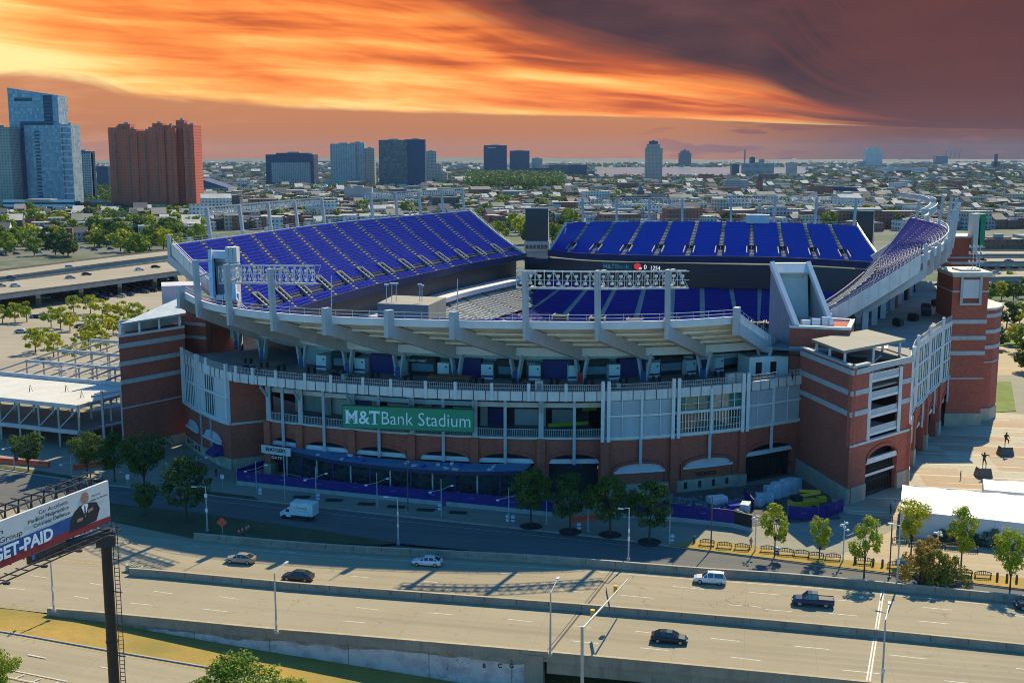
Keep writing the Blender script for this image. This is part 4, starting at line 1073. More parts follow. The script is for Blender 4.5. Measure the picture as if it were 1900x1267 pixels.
# ---------------------------------------------------------------- corner towers and right side
def zy(py, Y, px=950): return D(px, py, Y).z
def flat_wall(mb, a, b, z0, z1, th=0.5, out=0.0):
    """a->b left to right as seen from outside"""
    d = (V3(b, 0) - V3(a, 0)).normalized(); o = Vector((d.y, -d.x, 0))
    A, B = V3(a, 0) + o * out, V3(b, 0) + o * out; A2, B2 = A - o * th, B - o * th
    mb.hexa([V3(A, z0), V3(B, z0), V3(B2, z0), V3(A2, z0)], [V3(A, z1), V3(B, z1), V3(B2, z1), V3(A2, z1)]); return mb
tB, tA_, tC, tD = Vector((61.0, 202.8, 0)), Vector((57.0, 224.5, 0)), Vector((76.8, 216.8, 0)), Vector((73.0, 238.0, 0))
tw = sub('stair_tower', stadium, tB); tw['label'] = 'square brick stair tower with flat tan canopy at the near right corner'
def tpart(mb, n_, m_): return part(mb, n_, m_, tw)
mb = MB(); flat_wall(mb, tA_, tB, 0, 25.6, 0.7); tpart(mb, 'brick_wall', M['brick'])
r0, r1 = 0.27, 0.79
pr = lambda f: tB.lerp(tC, f)
for a, b in ((0, r0), (r1, 1)):
    mb = MB(); flat_wall(mb, pr(a), pr(b), 11.0, 24.2, 0.8); tpart(mb, 'brick_wall', M['brick'])
arch_wall([pr(0), pr(.5), pr(1)], 0, 11.0, 0.27, 0.79, 7.0, 9.4, 0.0, M['brick'], 1.0, parent=tw)
mb = MB(); flat_wall(mb, tC, tD, 0, 25.0, .7); tpart(mb, 'brick_wall', M['brick'])
mb = MB(); flat_wall(mb, tB, tA_, 24.2, 25.6, .5, -.1); 
for a, b in ((tA_, tB), (tB, pr(r0))):
    mb = MB(); flat_wall(mb, a, b, 25.6, 26.0, 1.0, .15); tpart(mb, 'coping', M['band'])
for py, h in ((692, .95), (731, .95), (770, .95)):
    z = zy(py, 202.8)
    mb = MB(); flat_wall(mb, tA_, tB, z - h / 2, z + h / 2, .5, .12); tpart(mb, 'stone_band', M['band'])
    for a, b in ((0, r0), (r1, 1)):
        mb = MB(); flat_wall(mb, pr(a), pr(b), z - h / 2, z + h / 2, .5, .12); tpart(mb, 'stone_band', M['band'])
mb = MB(); z = zy(692, 202.8); flat_wall(mb, pr(r0), pr(1), z - .35, z + .75, .5, .14); tpart(mb, 'top_beam', M['band'])
for a, b in ((tA_, tB), (tB, pr(r0)), (pr(r1), tC)):
    mb = MB(); flat_wall(mb, a, b, 0, 3.3, .5, .25); tpart(mb, 'stone_base', M['stone'])
    mb = MB(); flat_wall(mb, a, b, 2.2, 2.3, .5, .28); tpart(mb, 'stone_joint', M['concrete'])
mb = MB(); flat_wall(mb, tB, tC, 11.0, 11.4, .8, .3); tpart(mb, 'stone_coping', M['offwhite'])
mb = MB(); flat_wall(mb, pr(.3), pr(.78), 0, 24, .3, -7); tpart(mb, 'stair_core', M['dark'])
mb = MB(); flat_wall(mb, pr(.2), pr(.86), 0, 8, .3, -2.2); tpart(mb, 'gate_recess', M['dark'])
mb = MB()
for k in range(20): p = pr(r0 + (r1 - r0) * k / 19) + Vector((-.6, .7, 0)); mb.beam(V3(p, 0.1), V3(p, 6.6), .1)
for z in (.4, 3.0, 5.0): mb.beam(V3(pr(r0), z) + Vector((-.6, .7, 0)), V3(pr(r1), z) + Vector((-.6, .7, 0)), .12)
tpart(mb, 'gate_bars', M['black'])
mb = MB(); flat_wall(mb, pr(r0), pr(r1), 6.7, 7.7, .5, -.1); tpart(mb, 'lintel', M['steel_light'])
mb = MB(); flat_wall(mb, pr(r0), pr(r1), 4.2, 4.7, .1, -.45); tpart(mb, 'gate_notice', M['steel_light'])
for k in range(4):
    z = 12.0 + 3.35 * k
    mb = MB(); flat_wall(mb, pr(r0), pr(r1), z, z + .55, 7, -.15); tpart(mb, 'stair_landing', M['steel_light'])
    mb = MB(); flat_wall(mb, pr(r0), pr(r1), z + .55, z + 1.6, .08, -.25); tpart(mb, 'landing_railing', M['steel'])
    mb = MB(); a, b = pr(.32) + Vector((-3, 3.4, z + .6)), pr(.74) + Vector((-3, 3.4, z + 3.6)); mb.beam(a, b, 1.6, .3); tpart(mb, 'stair_flight', M['concrete'])
for f in (r0 + .01, r1 - .01):
    mb = MB(); p = pr(f); mb.beam(V3(p, 11.2), V3(p, 24.0), .6, .5); tpart(mb, 'opening_frame', M['steel_light'])
mb = MB(); mb.prism([(57.6, 223.6), (61.5, 204), (76, 217), (73, 237)], 20.6, 21.0); tpart(mb, 'upper_landing', M['canopy'])
mb = MB()
cpoly = [G(1506, 629, 28.2), G(1565, 651, 28.2), G(1681, 629, 28.2), G(1609, 611, 28.2)]
mb.prism([(p.x, p.y) for p in cpoly], 27.7, 28.2); tpart(mb, 'canopy_roof', M['canopy'])
cc_ = sum((Vector((p.x, p.y, 0)) for p in cpoly), Vector()) / 4
for i, p in enumerate(cpoly):
    for q in (V3(p, 0).lerp(cc_, .12), V3(p, 0).lerp(V3(cpoly[(i + 1) % 4], 0), .5).lerp(cc_, .1)):
        mb = MB(); mb.beam(V3(q, 21), V3(q, 27.7), .4); tpart(mb, 'canopy_post', M['steel_light'])
mb = MB(); flat_wall(mb, Vector((66, 226)), Vector((74.5, 221)), 21, 24.5, .3); tpart(mb, 'landing_wall', M['offwhite'])
for k in range(9): mb = MB() if k == 0 else mb; mb.box((67.5 + k * .45, 219.5 + k * .15, 21 + k * .3), 2.2, .5, .3, .6)
tpart(mb, 'steps', M['offwhite'])
# brick block under the wedge tower
mb = MB(); bp = [(55.5, 228), (66.5, 224.5), (71, 237), (60, 241)]; mb.prism(bp, 0, 29.2); part(mb, 'brick_block', M['brick'])
for z in (24.6,):
    mb = MB(); flat_wall(mb, Vector(bp[0]), Vector(bp[1]), z, z + .8, .4, .12); part(mb, 'stone_band', M['band'])
mb = MB()
for i in range(4): a, b = Vector(bp[i]), Vector(bp[(i + 1) % 4]); flat_wall(mb, a, b, 29.2, 29.7, .8, .15)
part(mb, 'coping', M['white'])
mb = MB(); mb.box((72.5, 232, 20), 8, 8, 5.2, -.35); part(mb, 'plant_room', M['steel_light'])
# white service room on the terrace beside the right end
mb = MB(); mb.box((50.5, 228.6, 20), 8.6, 5, 3.7, .28); part(mb, 'service_room', M['white'], conc)
for k in (-1.5, 1.6): mb = MB(); mb.box((50.5 + k, 226.1 + k * .28, 20), 1.3, .4, 2.6, .28); part(mb, 'door', M['black'], conc)

# ---- right side facade
rf = sub('side_facade', stadium, (90, 245, 0)); TR = 25.0; nR = normals(FR)
inR = lambda t, o: pt(FR, t, -o)
mb = MB(); mb.ribbon([V3(p, TR) for p in FR], [V3(p, TR) + Vector((q.x, q.y, 0)) * 27 for p, q in zip(FR, nR)]); mb.ribbon([V3(p, TR - 1.2) + Vector((q.x, q.y, 0)) * 27 for p, q in zip(FR, nR)], [V3(p, TR - 1.2) for p in FR]); part(mb, 'terrace_slab', M['terrace'])
mb = MB(); wall(mb, FR, TR - .9, TR + .35, .15, .5); part(mb, 'parapet_band', M['precast'], rf)
mb = MB()
for z in (TR + .9, TR + 1.55): mb.sweep([V3(p, 0) for p in FR], [q * -1 for q in nR], [(-.05, z), (.03, z), (.03, z + .07), (-.05, z + .07)])
for k in range(241): p = pt(FR, k / 240, 0); mb.beam(V3(p, TR + .3), V3(p, TR + 1.6), .06)
part(mb, 'terrace_railing', M['steel'], rf)
RB = [0.0, 0.105, 0.205, 0.305, 0.405, 0.55, .7, .85, 1.0]
def rbay(i): return [pt(FR, RB[i] + (RB[i + 1] - RB[i]) * k / 8) for k in range(9)]
for i in range(8):
    b = rbay(i); L = (b[-1] - b[0]).length
    if i < 4:
        mb = MB(); wall(mb, b, 12.2, TR - .9, -.15, .2); part(mb, 'green_glazing', M['green_glass'], rf)
        mb = MB()
        for k in range(0, 7): p = pt(b, k / 6, .02); mb.beam(V3(p, 12.3), V3(p, TR - .8), .14 if k % 3 else .3, .10)
        part(mb, 'glazing_bars', M['white'], rf)
        for z in (12.1, 16.3, 20.4): mb = MB(); wall(mb, b, z, z + .45, .12, .3); part(mb, 'metal_ledge', M['steel_light'], rf)
        arch_wall(b, 0, 12.1, .18, .86, 5.6, 8.6, 0, M['brick'], 1.2, parent=rf)
        mb = MB(); s = [pt(b, .15 + .74 * k / 6, -1.0) for k in range(7)]
        for p, q in zip(s, s[1:]): mb.beam(V3(p, 6.3), V3(q, 6.3), .5, .9)
        part(mb, 'lintel', M['steel_light'], rf)
        mb = MB(); wall(mb, s, 0, 9, -5, .3); part(mb, 'gate_recess', M['dark'], rf)
        mb = MB(); p = pt(b, .52, .4); mb.beam(V3(p, 6.5), V3(p, 12), .4); part(mb, 'downpipe', M['steel'], rf)
    else:
        mb = MB(); wall(mb, b, 0, TR - .9, -.1, .5); part(mb, 'brick_wall', M['brick'], rf)
    p = pt(b, 0, .15)
    mb = MB(); mb.beam(V3(p, 0), V3(p, 12.2), 2.0, .7, side=b[1] - b[0]); part(mb, 'brick_pilaster', M['brick'], rf)
    mb = MB(); mb.beam(V3(p, 0), V3(p, 3.4), 2.3, 1.0, side=b[1] - b[0]); part(mb, 'stone_base', M['stone'], rf)
    for d_ in (-.5, .5): mb = MB(); q = pt(b, 0, .1) + (b[1] - b[0]).normalized() * d_; mb.beam(V3(q, 12), V3(q, TR + 2.2), .45, .35); part(mb, 'facade_column', M['steel_light'], rf)
    mb = MB(); wall(mb, b, 11.9, 12.25, .35, .6); part(mb, 'stone_coping', M['offwhite'], rf)
# concession row on the right terrace
mb = MB(); s = [pt(FR, .1 + .85 * k / 30, -20) for k in range(31)]; wall(mb, s, TR, TR + 4.2, 0, .4); part(mb, 'back_wall', M['steel'], rf)
mb = MB(); wall(mb, [pt(FR, .1 + .85 * k / 30, -18.6) for k in range(31)], TR + 3.6, TR + 4.8, 0, 1.6); part(mb, 'header_panel', M['precast'], rf)
for k in range(11):
    t = .14 + .072 * k; p = pt(FR, t, -18, TR); d = (pt(FR, t + .01) - pt(FR, t)).normalized(); rz = math.atan2(d.y, d.x)
    mb = MB(); mb.box((p.x, p.y, TR), 4.4 if k % 2 else 2.4, 3, 3.3, rz); part(mb, 'stand_booth' if k % 2 else 'white_kiosk', M['black'] if k % 2 else M['louver'], rf)
    if k % 2 == 0: q = p + Vector((d.y, -d.x, 0)) * 1.55; mb = MB(); mb.box((q.x, q.y, TR + .3), 2.0, .1, 2.4, rz); part(mb, 'blue_door', mat('blue_door', (0.08, .22, .42), .6), rf)
# far corner towers on the right
def brick_tower(poly, z1, bands, label, base=3.2, m='brick'):
    t = sub('corner_tower', stadium, V3(poly[0], 0)); t['label'] = label
    mb = MB(); mb.prism(poly, 0, z1); part(mb, 'brick_wall', M[m], t)
    n_ = len(poly); cx_ = sum(p[0] for p in poly) / n_; cy_ = sum(p[1] for p in poly) / n_
    ex = lambda s: [(cx_ + (p[0] - cx_) * s, cy_ + (p[1] - cy_) * s) for p in poly]
    for z, h in bands: mb = MB(); mb.prism(ex(1.025), z - h / 2, z + h / 2); part(mb, 'stone_band', M['band'], t)
    mb = MB(); mb.prism(ex(1.05), 0, base); part(mb, 'stone_base', M['stone'], t)
    mb = MB(); mb.prism(ex(1.04), z1, z1 + .5); part(mb, 'coping', M['offwhite'], t)
    return t
P2 = [(102.2, 266), (110.6, 266.2), (112, 279), (103.5, 279.5)]
t2 = brick_tower(P2, 35.4, [(zy(y, 266), .95) for y in (597, 627, 655)] + [(zy(702, 266), .3), (zy(541, 266), .35)], 'tall square brick tower beyond the green glass wall')
mb = MB(); flat_wall(mb, Vector((104.4, 265.9)), Vector((108.4, 266)), zy(553, 266), zy(519, 266), .3, .25); part(mb, 'metal_panel', M['louver'], t2)
for x_ in (104.2, 108.6): mb = MB(); flat_wall(mb, Vector((x_ - .3, 265.9)), Vector((x_ + .3, 265.9)), zy(566, 266), 35.4, .3, .35); part(mb, 'stone_strip', M['band'], t2)
mb = MB(); flat_wall(mb, Vector((104.2, 265.9)), Vector((108.6, 266)), zy(566, 266), zy(562, 266), .3, .35); part(mb, 'stone_strip', M['band'], t2)
mb = MB(); mb.prism([(101.7, 265.4), (111.2, 265.6), (112.6, 280), (103, 280)], 35.9, 36.5); part(mb, 'roof_slab', M['offwhite'], t2)
mb = MB(); mb.box((107, 271, 36.5), 4.5, 6, .4); part(mb, 'roof_hatch', M['steel'], t2)
mb = MB()
for dx in (-.8, 0, .8): mb.beam((110.5 + dx, 274, 36.5), (110.5 + dx, 274, 42), .12)
for z in (38, 40, 41.6): mb.beam((108.6, 274, z), (112.4, 274, z), .15); [mb.box((108.8 + k * .9, 274, z), .35, .4, .5) for k in range(4)]
part(mb, 'antenna_frame', M['galv'], t2)
P3 = [(112, 271), (115, 272), (118, 275.5), (119.8, 281), (119.8, 289), (118, 297), (112, 297)]
brick_tower(P3, 27, [(zy(y, 277), .9) for y in (580, 609, 637)] + [(zy(664, 277), .3)], 'rounded brick tower with tan roof at the far right')
P4 = [(148, 388), (156.5, 388), (158, 402), (149, 402)]
t4 = brick_tower(P4, 36, [(zy(488, 388), .8), (zy(478, 388), .4)], 'brick tower behind the right upper deck', m='brick_dark')
mb = MB(); mb.box((157.4, 390, 33), 1.6, 7, 11); part(mb, 'green_panel', mat('green_board', (0.01, .26, .12), .5), t4)
mb = MB(); mb.box((155.2, 389, 31), 1.6, 5, 13); part(mb, 'cream_panel', M['offwhite'], t4)
mb = MB(); mb.prism([(128, 318), (138, 330), (128, 338), (120, 326)], 26.8, 27.3); part(mb, 'terrace_canopy', M['canopy'], rf)
mb = MB(); mb.box((129, 328, 25), 1, 1, 2); part(mb, 'canopy_post', M['steel'], rf)
# ---- left corner tower
L_, R_ = Vector((-82.2, 238, 0)), Vector((-72.4, 252, 0)); d_ = (R_ - L_).normalized(); o_ = Vector((d_.y, -d_.x, 0))
PL_ = [(L_.x, L_.y), (R_.x, R_.y), (R_.x - 6, R_.y + 18), (L_.x - 5, L_.y + 17)]
t5 = sub('stair_tower', stadium, L_); t5['label'] = 'plain brick corner tower with grey roof at the near left'
mb = MB(); mb.prism(PL_, 0, 26.0); part(mb, 'brick_wall', M['brick'], t5)
for y, h in ((643, 1.0), (676, .95), (710, .95), (758, .3)):
    z = zy(y, 238); mb = MB(); flat_wall(mb, L_, R_, z - h / 2, z + h / 2, .4, .12); part(mb, 'stone_band', M['band'], t5)
mb = MB(); flat_wall(mb, L_, R_, 25.6, 26.1, .6, .15); part(mb, 'coping', M['steel_light'], t5)
mb = MB(); flat_wall(mb, L_, R_, 0, 2.2, .5, .3); part(mb, 'stone_base', M['stone'], t5)
mb = MB(); q = -o_; A, B = V3(L_, 28.2) + o_ * .8, V3(R_, 28.6) + o_ * .8; A2, B2 = D(262, 590, 250), D(338, 553, 264)
mb.hexa([A, B, B2, A2], [p + Vector((0, 0, .4)) for p in (A, B, B2, A2)]); part(mb, 'metal_roof', mat('grey_metal_roof', (0.46, .50, .52), .5, streak=.2), t5)
for f in (.05, .33, .63, .95):
    mb = MB(); p = L_.lerp(R_, f) - o_ * .4; mb.beam(V3(p, 26), V3(p, 28.3), .4); part(mb, 'roof_post', M['white'], t5)
mb = MB(); flat_wall(mb, L_ + Vector((-1, 4, 0)), R_ + Vector((-2, 5, 0)), 26, 28.6, .4); part(mb, 'upper_wall', M['offwhite'], t5)
mb = MB(); mb.prism([(-80, 262), (-69, 257), (-64, 268), (-76, 274)], 0, 29.6); part(mb, 'brick_block', M['brick'])
for z in (25.2, 22.2): mb = MB(); flat_wall(mb, Vector((-80, 262)), Vector((-69, 257)), z, z + .7, .4, .12); part(mb, 'stone_band', M['band'])
mb = MB(); mb.box((-79, 274, 24), 9, 9, 9, .3); part(mb, 'plant_room', M['louver'])
# press boxes and lamp posts on the club roof
mb = MB(); a, b = D(700, 563, 247), D(795, 572, 247); mb.hexa([V3(a, 16), V3(b, 16), V3(b, 16) + Vector((3, 14, 0)), V3(a, 16) + Vector((2, 15, 0))], [V3(a, a.z), V3(b, a.z - .4), V3(b, a.z - .4) + Vector((3, 14, 0)), V3(a, a.z) + Vector((2, 15, 0))]); part(mb, 'press_box', M['canopy'])
for px, y0 in ((717, 530), (727, 528), (735, 528), (779, 530), (783, 532)):
    mb = MB(); p = D(px, 560, 250); q = D(px, y0, 250); mb.beam(p, q, .16); mb.box((q.x, q.y, q.z), .9, .7, .35); part(mb, 'roof_lamp', M['galv'])
for px, y0, y1, Y in ((615, 512, 575, 208), (849, 518, 578, 204), (1030, 372, 415, 460)):
    mb = MB(); mb.beam(D(px, y1, Y), D(px, y0, Y), .15); part(mb, 'antenna_mast', M['galv'])
mb = MB(); a = D(1165, 576, 415); mb.box((a.x, a.y, a.z - 1.5), 5.5, 4.5, 1.9, -.2); part(mb, 'covered_platform', M['purple_light'])
# ---------------------------------------------------------------- ground, roads, kerbs and walls
def roadmat(name, c, crack=0.5, joint=0.0):
    def f(nt, u, v, pos):
        n = noise(nt, pos, 0.05, 4, 0.6); n2 = noise(nt, pos, 0.9, 4, 0.65); n3 = noise(nt, pos, 6.0, 2, 0.6)
        cc = mixc(nt, ((n - 0.35) * 2).clamp(), tuple(k * 0.82 for k in c), c)
        cc = mixc(nt, (n2.smooth(0.56, 0.74) * 0.35).clamp(), cc, tuple(k * 0.62 for k in c))
        cc = mixc(nt, (n3 - 0.4) * 0.7, cc, tuple(min(1, k * 1.12) for k in c))
        vo = nt.nodes.new('ShaderNodeTexVoronoi'); vo.feature = 'DISTANCE_TO_EDGE'; vo.inputs['Scale'].default_value = 0.085
        vm = nt.nodes.new('ShaderNodeVectorMath'); vm.operation = 'ADD'; dn = noise(nt, pos, 0.5, 4, .7); nt.links.new(pos, vm.inputs[0]); nt.links.new(comb(nt, dn * 4.0, noise(nt, pos, .31, 4, .7) * 4.0), vm.inputs[1]); nt.links.new(vm.outputs[0], vo.inputs['Vector'])
        msk = noise(nt, pos, 0.035, 2, 0.5)
        cr = E(nt, vo.outputs[0]).lt(0.0035) * msk.gt(0.60)
        cc = mixc(nt, cr * crack, cc, tuple(k * 0.30 for k in c))
        # dirt streaks along the traffic direction
        sp = nt.nodes.new('ShaderNodeSeparateXYZ'); nt.links.new(pos, sp.inputs[0]); x, y = E(nt, sp.outputs[0]), E(nt, sp.outputs[1])
        a = x * 0.978 - y * 0.208; b = x * 0.208 + y * 0.978
        s = noise(nt, comb(nt, a * 0.012, b * 0.55), 1.0, 3, 0.6)
        cc = mixc(nt, (s.smooth(0.46, 0.70) * 0.55).clamp(), cc, tuple(k * 0.70 for k in c))
        wt_ = ((b * (1 / 1.83)).fract() - .5).abs().smooth(.5, .2) * noise(nt, comb(nt, a * .006, b * .12), 1.0, 2).smooth(.35, .7)
        cc = mixc(nt, (wt_ * .34).clamp(), cc, tuple(k * 0.55 for k in c))
        pz = noise(nt, pos, 0.33, 5, .75, 1.5).smooth(.60, .66)
        cc = mixc(nt, (pz * .5).clamp(), cc, tuple(k * 0.5 for k in c))
        if joint:
            j = (a * (1 / joint)).fract().lt(0.010); j2 = (b * (1 / 3.7)).fract().lt(0.012)
            cc = mixc(nt, j.maxi(j2) * 0.35, cc, tuple(k * 0.55 for k in c))
        return cc, None
    return uvmat(name, f, 0.92, 0, 0.25)
GM = {}
GM['road'] = roadmat('highway_concrete', (0.345, 0.285, 0.19), 0.8, 9.0)
GM['asphalt'] = roadmat('street_asphalt', (0.14, 0.14, 0.13), 0.5)
GM['walk'] = roadmat('pavement_concrete', (0.29, 0.27, 0.21), 0.3, 3.0)
GM['lot'] = roadmat('parking_lot_surface', (0.36, 0.305, 0.225), 0.6)
GM['tanwalk'] = roadmat('tan_paving', (0.47, 0.37, 0.24), 0.1, 6.0)
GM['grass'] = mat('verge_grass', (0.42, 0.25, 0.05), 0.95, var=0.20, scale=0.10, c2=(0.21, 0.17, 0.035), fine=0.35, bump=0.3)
GM['shade_grass'] = mat('island_grass', (0.075, 0.085, 0.03), 0.95, var=0.2, scale=0.3, c2=(0.045, 0.055, 0.022), fine=0.4, bump=0.3)  # darker grass copy with the shade put into its colour
GM['lawn'] = mat('lawn_grass', (0.17, 0.22, 0.035), 0.95, var=0.15, scale=0.3, c2=(0.10, 0.15, 0.03), fine=0.3)
GM['paint'] = mat('road_paint', (0.66, 0.62, 0.54), 0.7, var=0.12, scale=1.5, fine=0.35)
GM['ypaint'] = mat('yellow_road_paint', (0.55, 0.36, 0.09), 0.7, var=0.15, scale=1.0, fine=0.35)
GM['barrier'] = mat('barrier_concrete', (0.36, 0.30, 0.22), 0.95, var=0.14, scale=0.35, streak=0.75, fine=0.3)
GM['kerb'] = mat('kerb_stone', (0.42, 0.38, 0.31), 0.9, var=0.12, scale=0.5, fine=0.25)
def plazaf(nt, u, v, pos):
    sp = nt.nodes.new('ShaderNodeSeparateXYZ'); nt.links.new(pos, sp.inputs[0]); x, y = E(nt, sp.outputs[0]), E(nt, sp.outputs[1])
    a = x * 0.985 - y * 0.172; b = x * 0.172 + y * 0.985
    n = noise(nt, comb(nt, (a * .12).floor(), (b * 0.20).floor()), 3.1, 1)
    c = mixc(nt, n.smooth(.35, .65), (0.36, 0.25, 0.165), (0.40, 0.36, 0.27)); c = mixc(nt, noise(nt, pos, 1.2, 3).smooth(.45, .8) * .5, c, (.24, .19, .14))
    bd = (b * (1 / 9.0)).fract().lt(0.06) * noise(nt, comb(nt, a * .03, (b / 9.0).floor()), 2.0, 0).gt(.38)
    s2 = (b * (1 / 2.6)).fract().lt(0.10) * noise(nt, comb(nt, (a * .09).floor() * 3.7, (b / 2.6).floor() * 5.3), 1.0, 0).gt(.66)
    return mixc(nt, bd.maxi(s2), c, (0.56, 0.47, 0.34)), None
GM['plaza'] = uvmat('brick_plaza', plazaf, 0.9)
def cityf(nt, u, v, pos):
    n = noise(nt, pos, 0.012, 5, 0.7); n2 = noise(nt, pos, 0.05, 3, 0.7)
    c = mixc(nt, n.smooth(.42, .58), (0.12, 0.115, 0.085), (0.055, 0.085, 0.025)); return mixc(nt, n2.smooth(.5, .7), c, (0.16, 0.15, 0.12)), None
GM['city'] = uvmat('city_ground', cityf, 0.95)

def sheet(name, pts, z, m, world=False):
    """flat polygon given by photo pixels lying on height z (or world xy)"""
    P = [(V3(p, z) if world else G(p[0], p[1], z)) for p in pts]
    ar = sum(P[i].x * P[(i + 1) % len(P)].y - P[(i + 1) % len(P)].x * P[i].y for i in range(len(P)))
    if ar < 0: P = P[::-1]
    bm = bmesh.new(); vs = [bm.verts.new(p) for p in P]; bm.faces.new(vs); bmesh.ops.triangulate(bm, faces=bm.faces[:]);
    me = bpy.data.meshes.new(name); bm.to_mesh(me); bm.free(); me.uv_layers.new(name='UVMap'); me.materials.append(m)
    o = bpy.data.objects.new(name, me); col.objects.link(o); return struct(o)

# world lines
def W(pts, z=0.0): return [G(x, y, z) for x, y in pts]
NEARP = [(-420, 1085), (0, 1127), (91, 1137), (222, 1148), (502, 1175), (600, 1183), (1010, 1218), (1500, 1264), (2100, 1326)]
near_l = W(NEARP)
FARB = [(360, 989), (600, 1009), (920, 1026), (1040, 1033), (1282, 1052), (1500, 1067), (1900, 1105), (2500, 1165)]
MEDT = [(240, 1054), (297, 1058), (505, 1077), (600, 1085), (1060, 1119), (1500, 1156), (1900, 1195), (2400, 1246)]
KERB = [(-500, 822), (0, 872), (202, 901), (386, 919), (700, 954), (960, 981), (1171, 1004), (1248, 1015), (1530, 1052), (1900, 1096), (2500, 1170)]
GISL = [(196, 934), (369, 951), (560, 978), (740, 1007), (700, 1011), (360, 998), (206, 966)]
# far ground: left of the underpass it starts at the retaining wall
nl = [(p.x, p.y) for p in near_l]
split_x = 4.0
gpts = [(-12000, 500), (-600, 260)] + [nl[0], nl[1], nl[2], nl[3], nl[4], nl[5], (3.6, 139.8), (3.6, 158), (160, 130), (12000, 160), (12000, 12500), (-12000, 12500)]
g = sheet('ground', gpts, -0.35, GM['city'], True)
mb = MB()
for i in range(40):
    for j in range(6):
        def zz(x, d): return -4.6 * min(1, max(0, (x + 64) / 60.0)) - 0.0
        xs = [-240 + 9 * i, -240 + 9 * (i + 1)]
        ln = lambda x: next((near_l[k].y + (near_l[k + 1].y - near_l[k].y) * (x - near_l[k].x) / (near_l[k + 1].x - near_l[k].x) for k in range(len(near_l) - 1) if near_l[k].x <= x <= near_l[k + 1].x), near_l[0].y if x < near_l[0].x else near_l[-1].y)
        e = 26 if xs[0] >= 3 else 0
        ya, yb = [0.45 + (0.55) * 0, 1], None
        P = []
        for (x, jj) in ((xs[0], j), (xs[1], j), (xs[1], j + 1), (xs[0], j + 1)):
            top = ln(x) + (26 if xs[0] >= 3 else -0.15); y = top + (20 - top) * (1 - jj / 6)
            P.append((x, y, zz(x, 0)))
        mb.face(P)
lg = mb.build('lower_ground', GM['grass']); struct(lg)
mb = MB(); mb.face([(3.6, 157, -5), (160, 131, -5), (160, 131, 0), (3.6, 157, 0)]); mb.face([(3.6, 139.8, -5), (3.6, 157, -5), (3.6, 157, 0), (3.6, 139.8, 0)])
ab = mb.build('abutment_wall', GM['barrier']); tag(ab, 'shaded concrete abutment under the highway bridge', 'wall')
zl = lambda p: -4.6 * min(1, max(0, (p.x + 64) / 60.0))
# lower road at the bottom left
LK = [(-200, 1143), (39, 1182), (200, 1211), (377, 1241), (520, 1267), (640, 1290), (900, 1345)]
def lowpt(x, y, dz=0.0):
    z = -1.0
    for _ in range(12): z = zl(G(x, y, z))
    p = G(x, y, z); return Vector((p.x, p.y, z + dz))
A = [lowpt(x, y, .25) for x, y in LK]; B = [Vector((a.x - 14, 25, zl(Vector((a.x - 14, 0, 0))) + .25)) for a in A]
mb = MB(); mb.ribbon(B, A); struct(mb.build('lower_road', GM['road']))
mb = MB(); n = normals(A); mb.sweep([a + Vector((0, 0, -.25)) for a in A], n, [(0, -.3), (.25, -.3), (.25, .42), (0, .42)]); struct(mb.build('kerb', GM['kerb']))
mb = MB(); mb.ribbon([a + Vector((-q.x * .6, -q.y * .6, .02)) for a, q in zip(A, n)], [a + Vector((-q.x * .42, -q.y * .42, .02)) for a, q in zip(A, n)]); struct(mb.build('yellow_edge_line', GM['ypaint']))
mb = MB()
for (x0, y0, x1, y1) in ((52, 1217, 86, 1224), (185, 1240, 210, 1245)):
    a, b = lowpt(x0, y0, .28), lowpt(x1, y1, .28); mb.beam(a, b, .2, .005)
for (x0, y0, x1, y1) in ((-20, 1238, 125, 1267), (-20, 1252, 70, 1270)) + tuple((14 + 32 * k, 1247 + 7 * k, -4 + 32 * k, 1254 + 7 * k) for k in range(4)):
    mb.beam(lowpt(x0, y0, .28), lowpt(x1, y1, .28), .16, .005)
struct(mb.build('lower_road_marking', GM['paint']))

# highway deck, street and pavements
far_edge = [(-500, 900), (0, 940), (206, 966), (360, 990)] + FARB[1:]
road = sheet('highway', NEARP + far_edge[::-1], 0.0, GM['road'])
street = sheet('street', KERB + [(2500, 1164), (1900, 1104), (1500, 1066), (1282, 1051), (1040, 1032), (920, 1025), (740, 1008), (560, 979), (369, 951), (196, 933), (206, 966), (0, 940), (-500, 900)], 0.0 + 0.006, GM['asphalt'])
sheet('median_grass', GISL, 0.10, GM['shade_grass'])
kl = W(KERB)
pav = [(p.x, p.y) for p in kl] + [(170, 190), (170, 330), (60, 330), (-90, 320), (-400, 330)]
sheet('pavement', pav, 0.14, GM['walk'], True)
mb = MB(); nk = normals(kl); mb.sweep(kl, nk, [(0.0, -.2), (.35, -.2), (.35, .17), (0.0, .17)]); struct(mb.build('kerb', GM['kerb']))
sheet('plaza', [(1482, 900), (1570, 952), (1680, 968), (2100, 1000), (2100, 720), (1900, 768), (1815, 762), (1740, 785), (1700, 800)], 0.19, GM['plaza'])
sheet('tan_walk', [(1545, 1036), (1690, 968), (2100, 1010), (2100, 1098), (1900, 1074), (1650, 1048)], 0.24, GM['tanwalk'])
sheet('verge_grass', [(1240, 1011), (1530, 1048), (1900, 1092), (2300, 1140), (2300, 1115), (1900, 1072), (1650, 1046), (1540, 1035), (1440, 1023), (1400, 1012), (1330, 1003), (1280, 1004)], 0.28, GM['grass'])
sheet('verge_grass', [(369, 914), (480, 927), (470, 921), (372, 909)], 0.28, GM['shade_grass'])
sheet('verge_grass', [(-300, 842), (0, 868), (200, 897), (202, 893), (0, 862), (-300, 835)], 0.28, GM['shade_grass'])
sheet('lawn', [(1838, 765), (1885, 762), (1876, 708), (1838, 708)], 0.28, GM['lawn'])
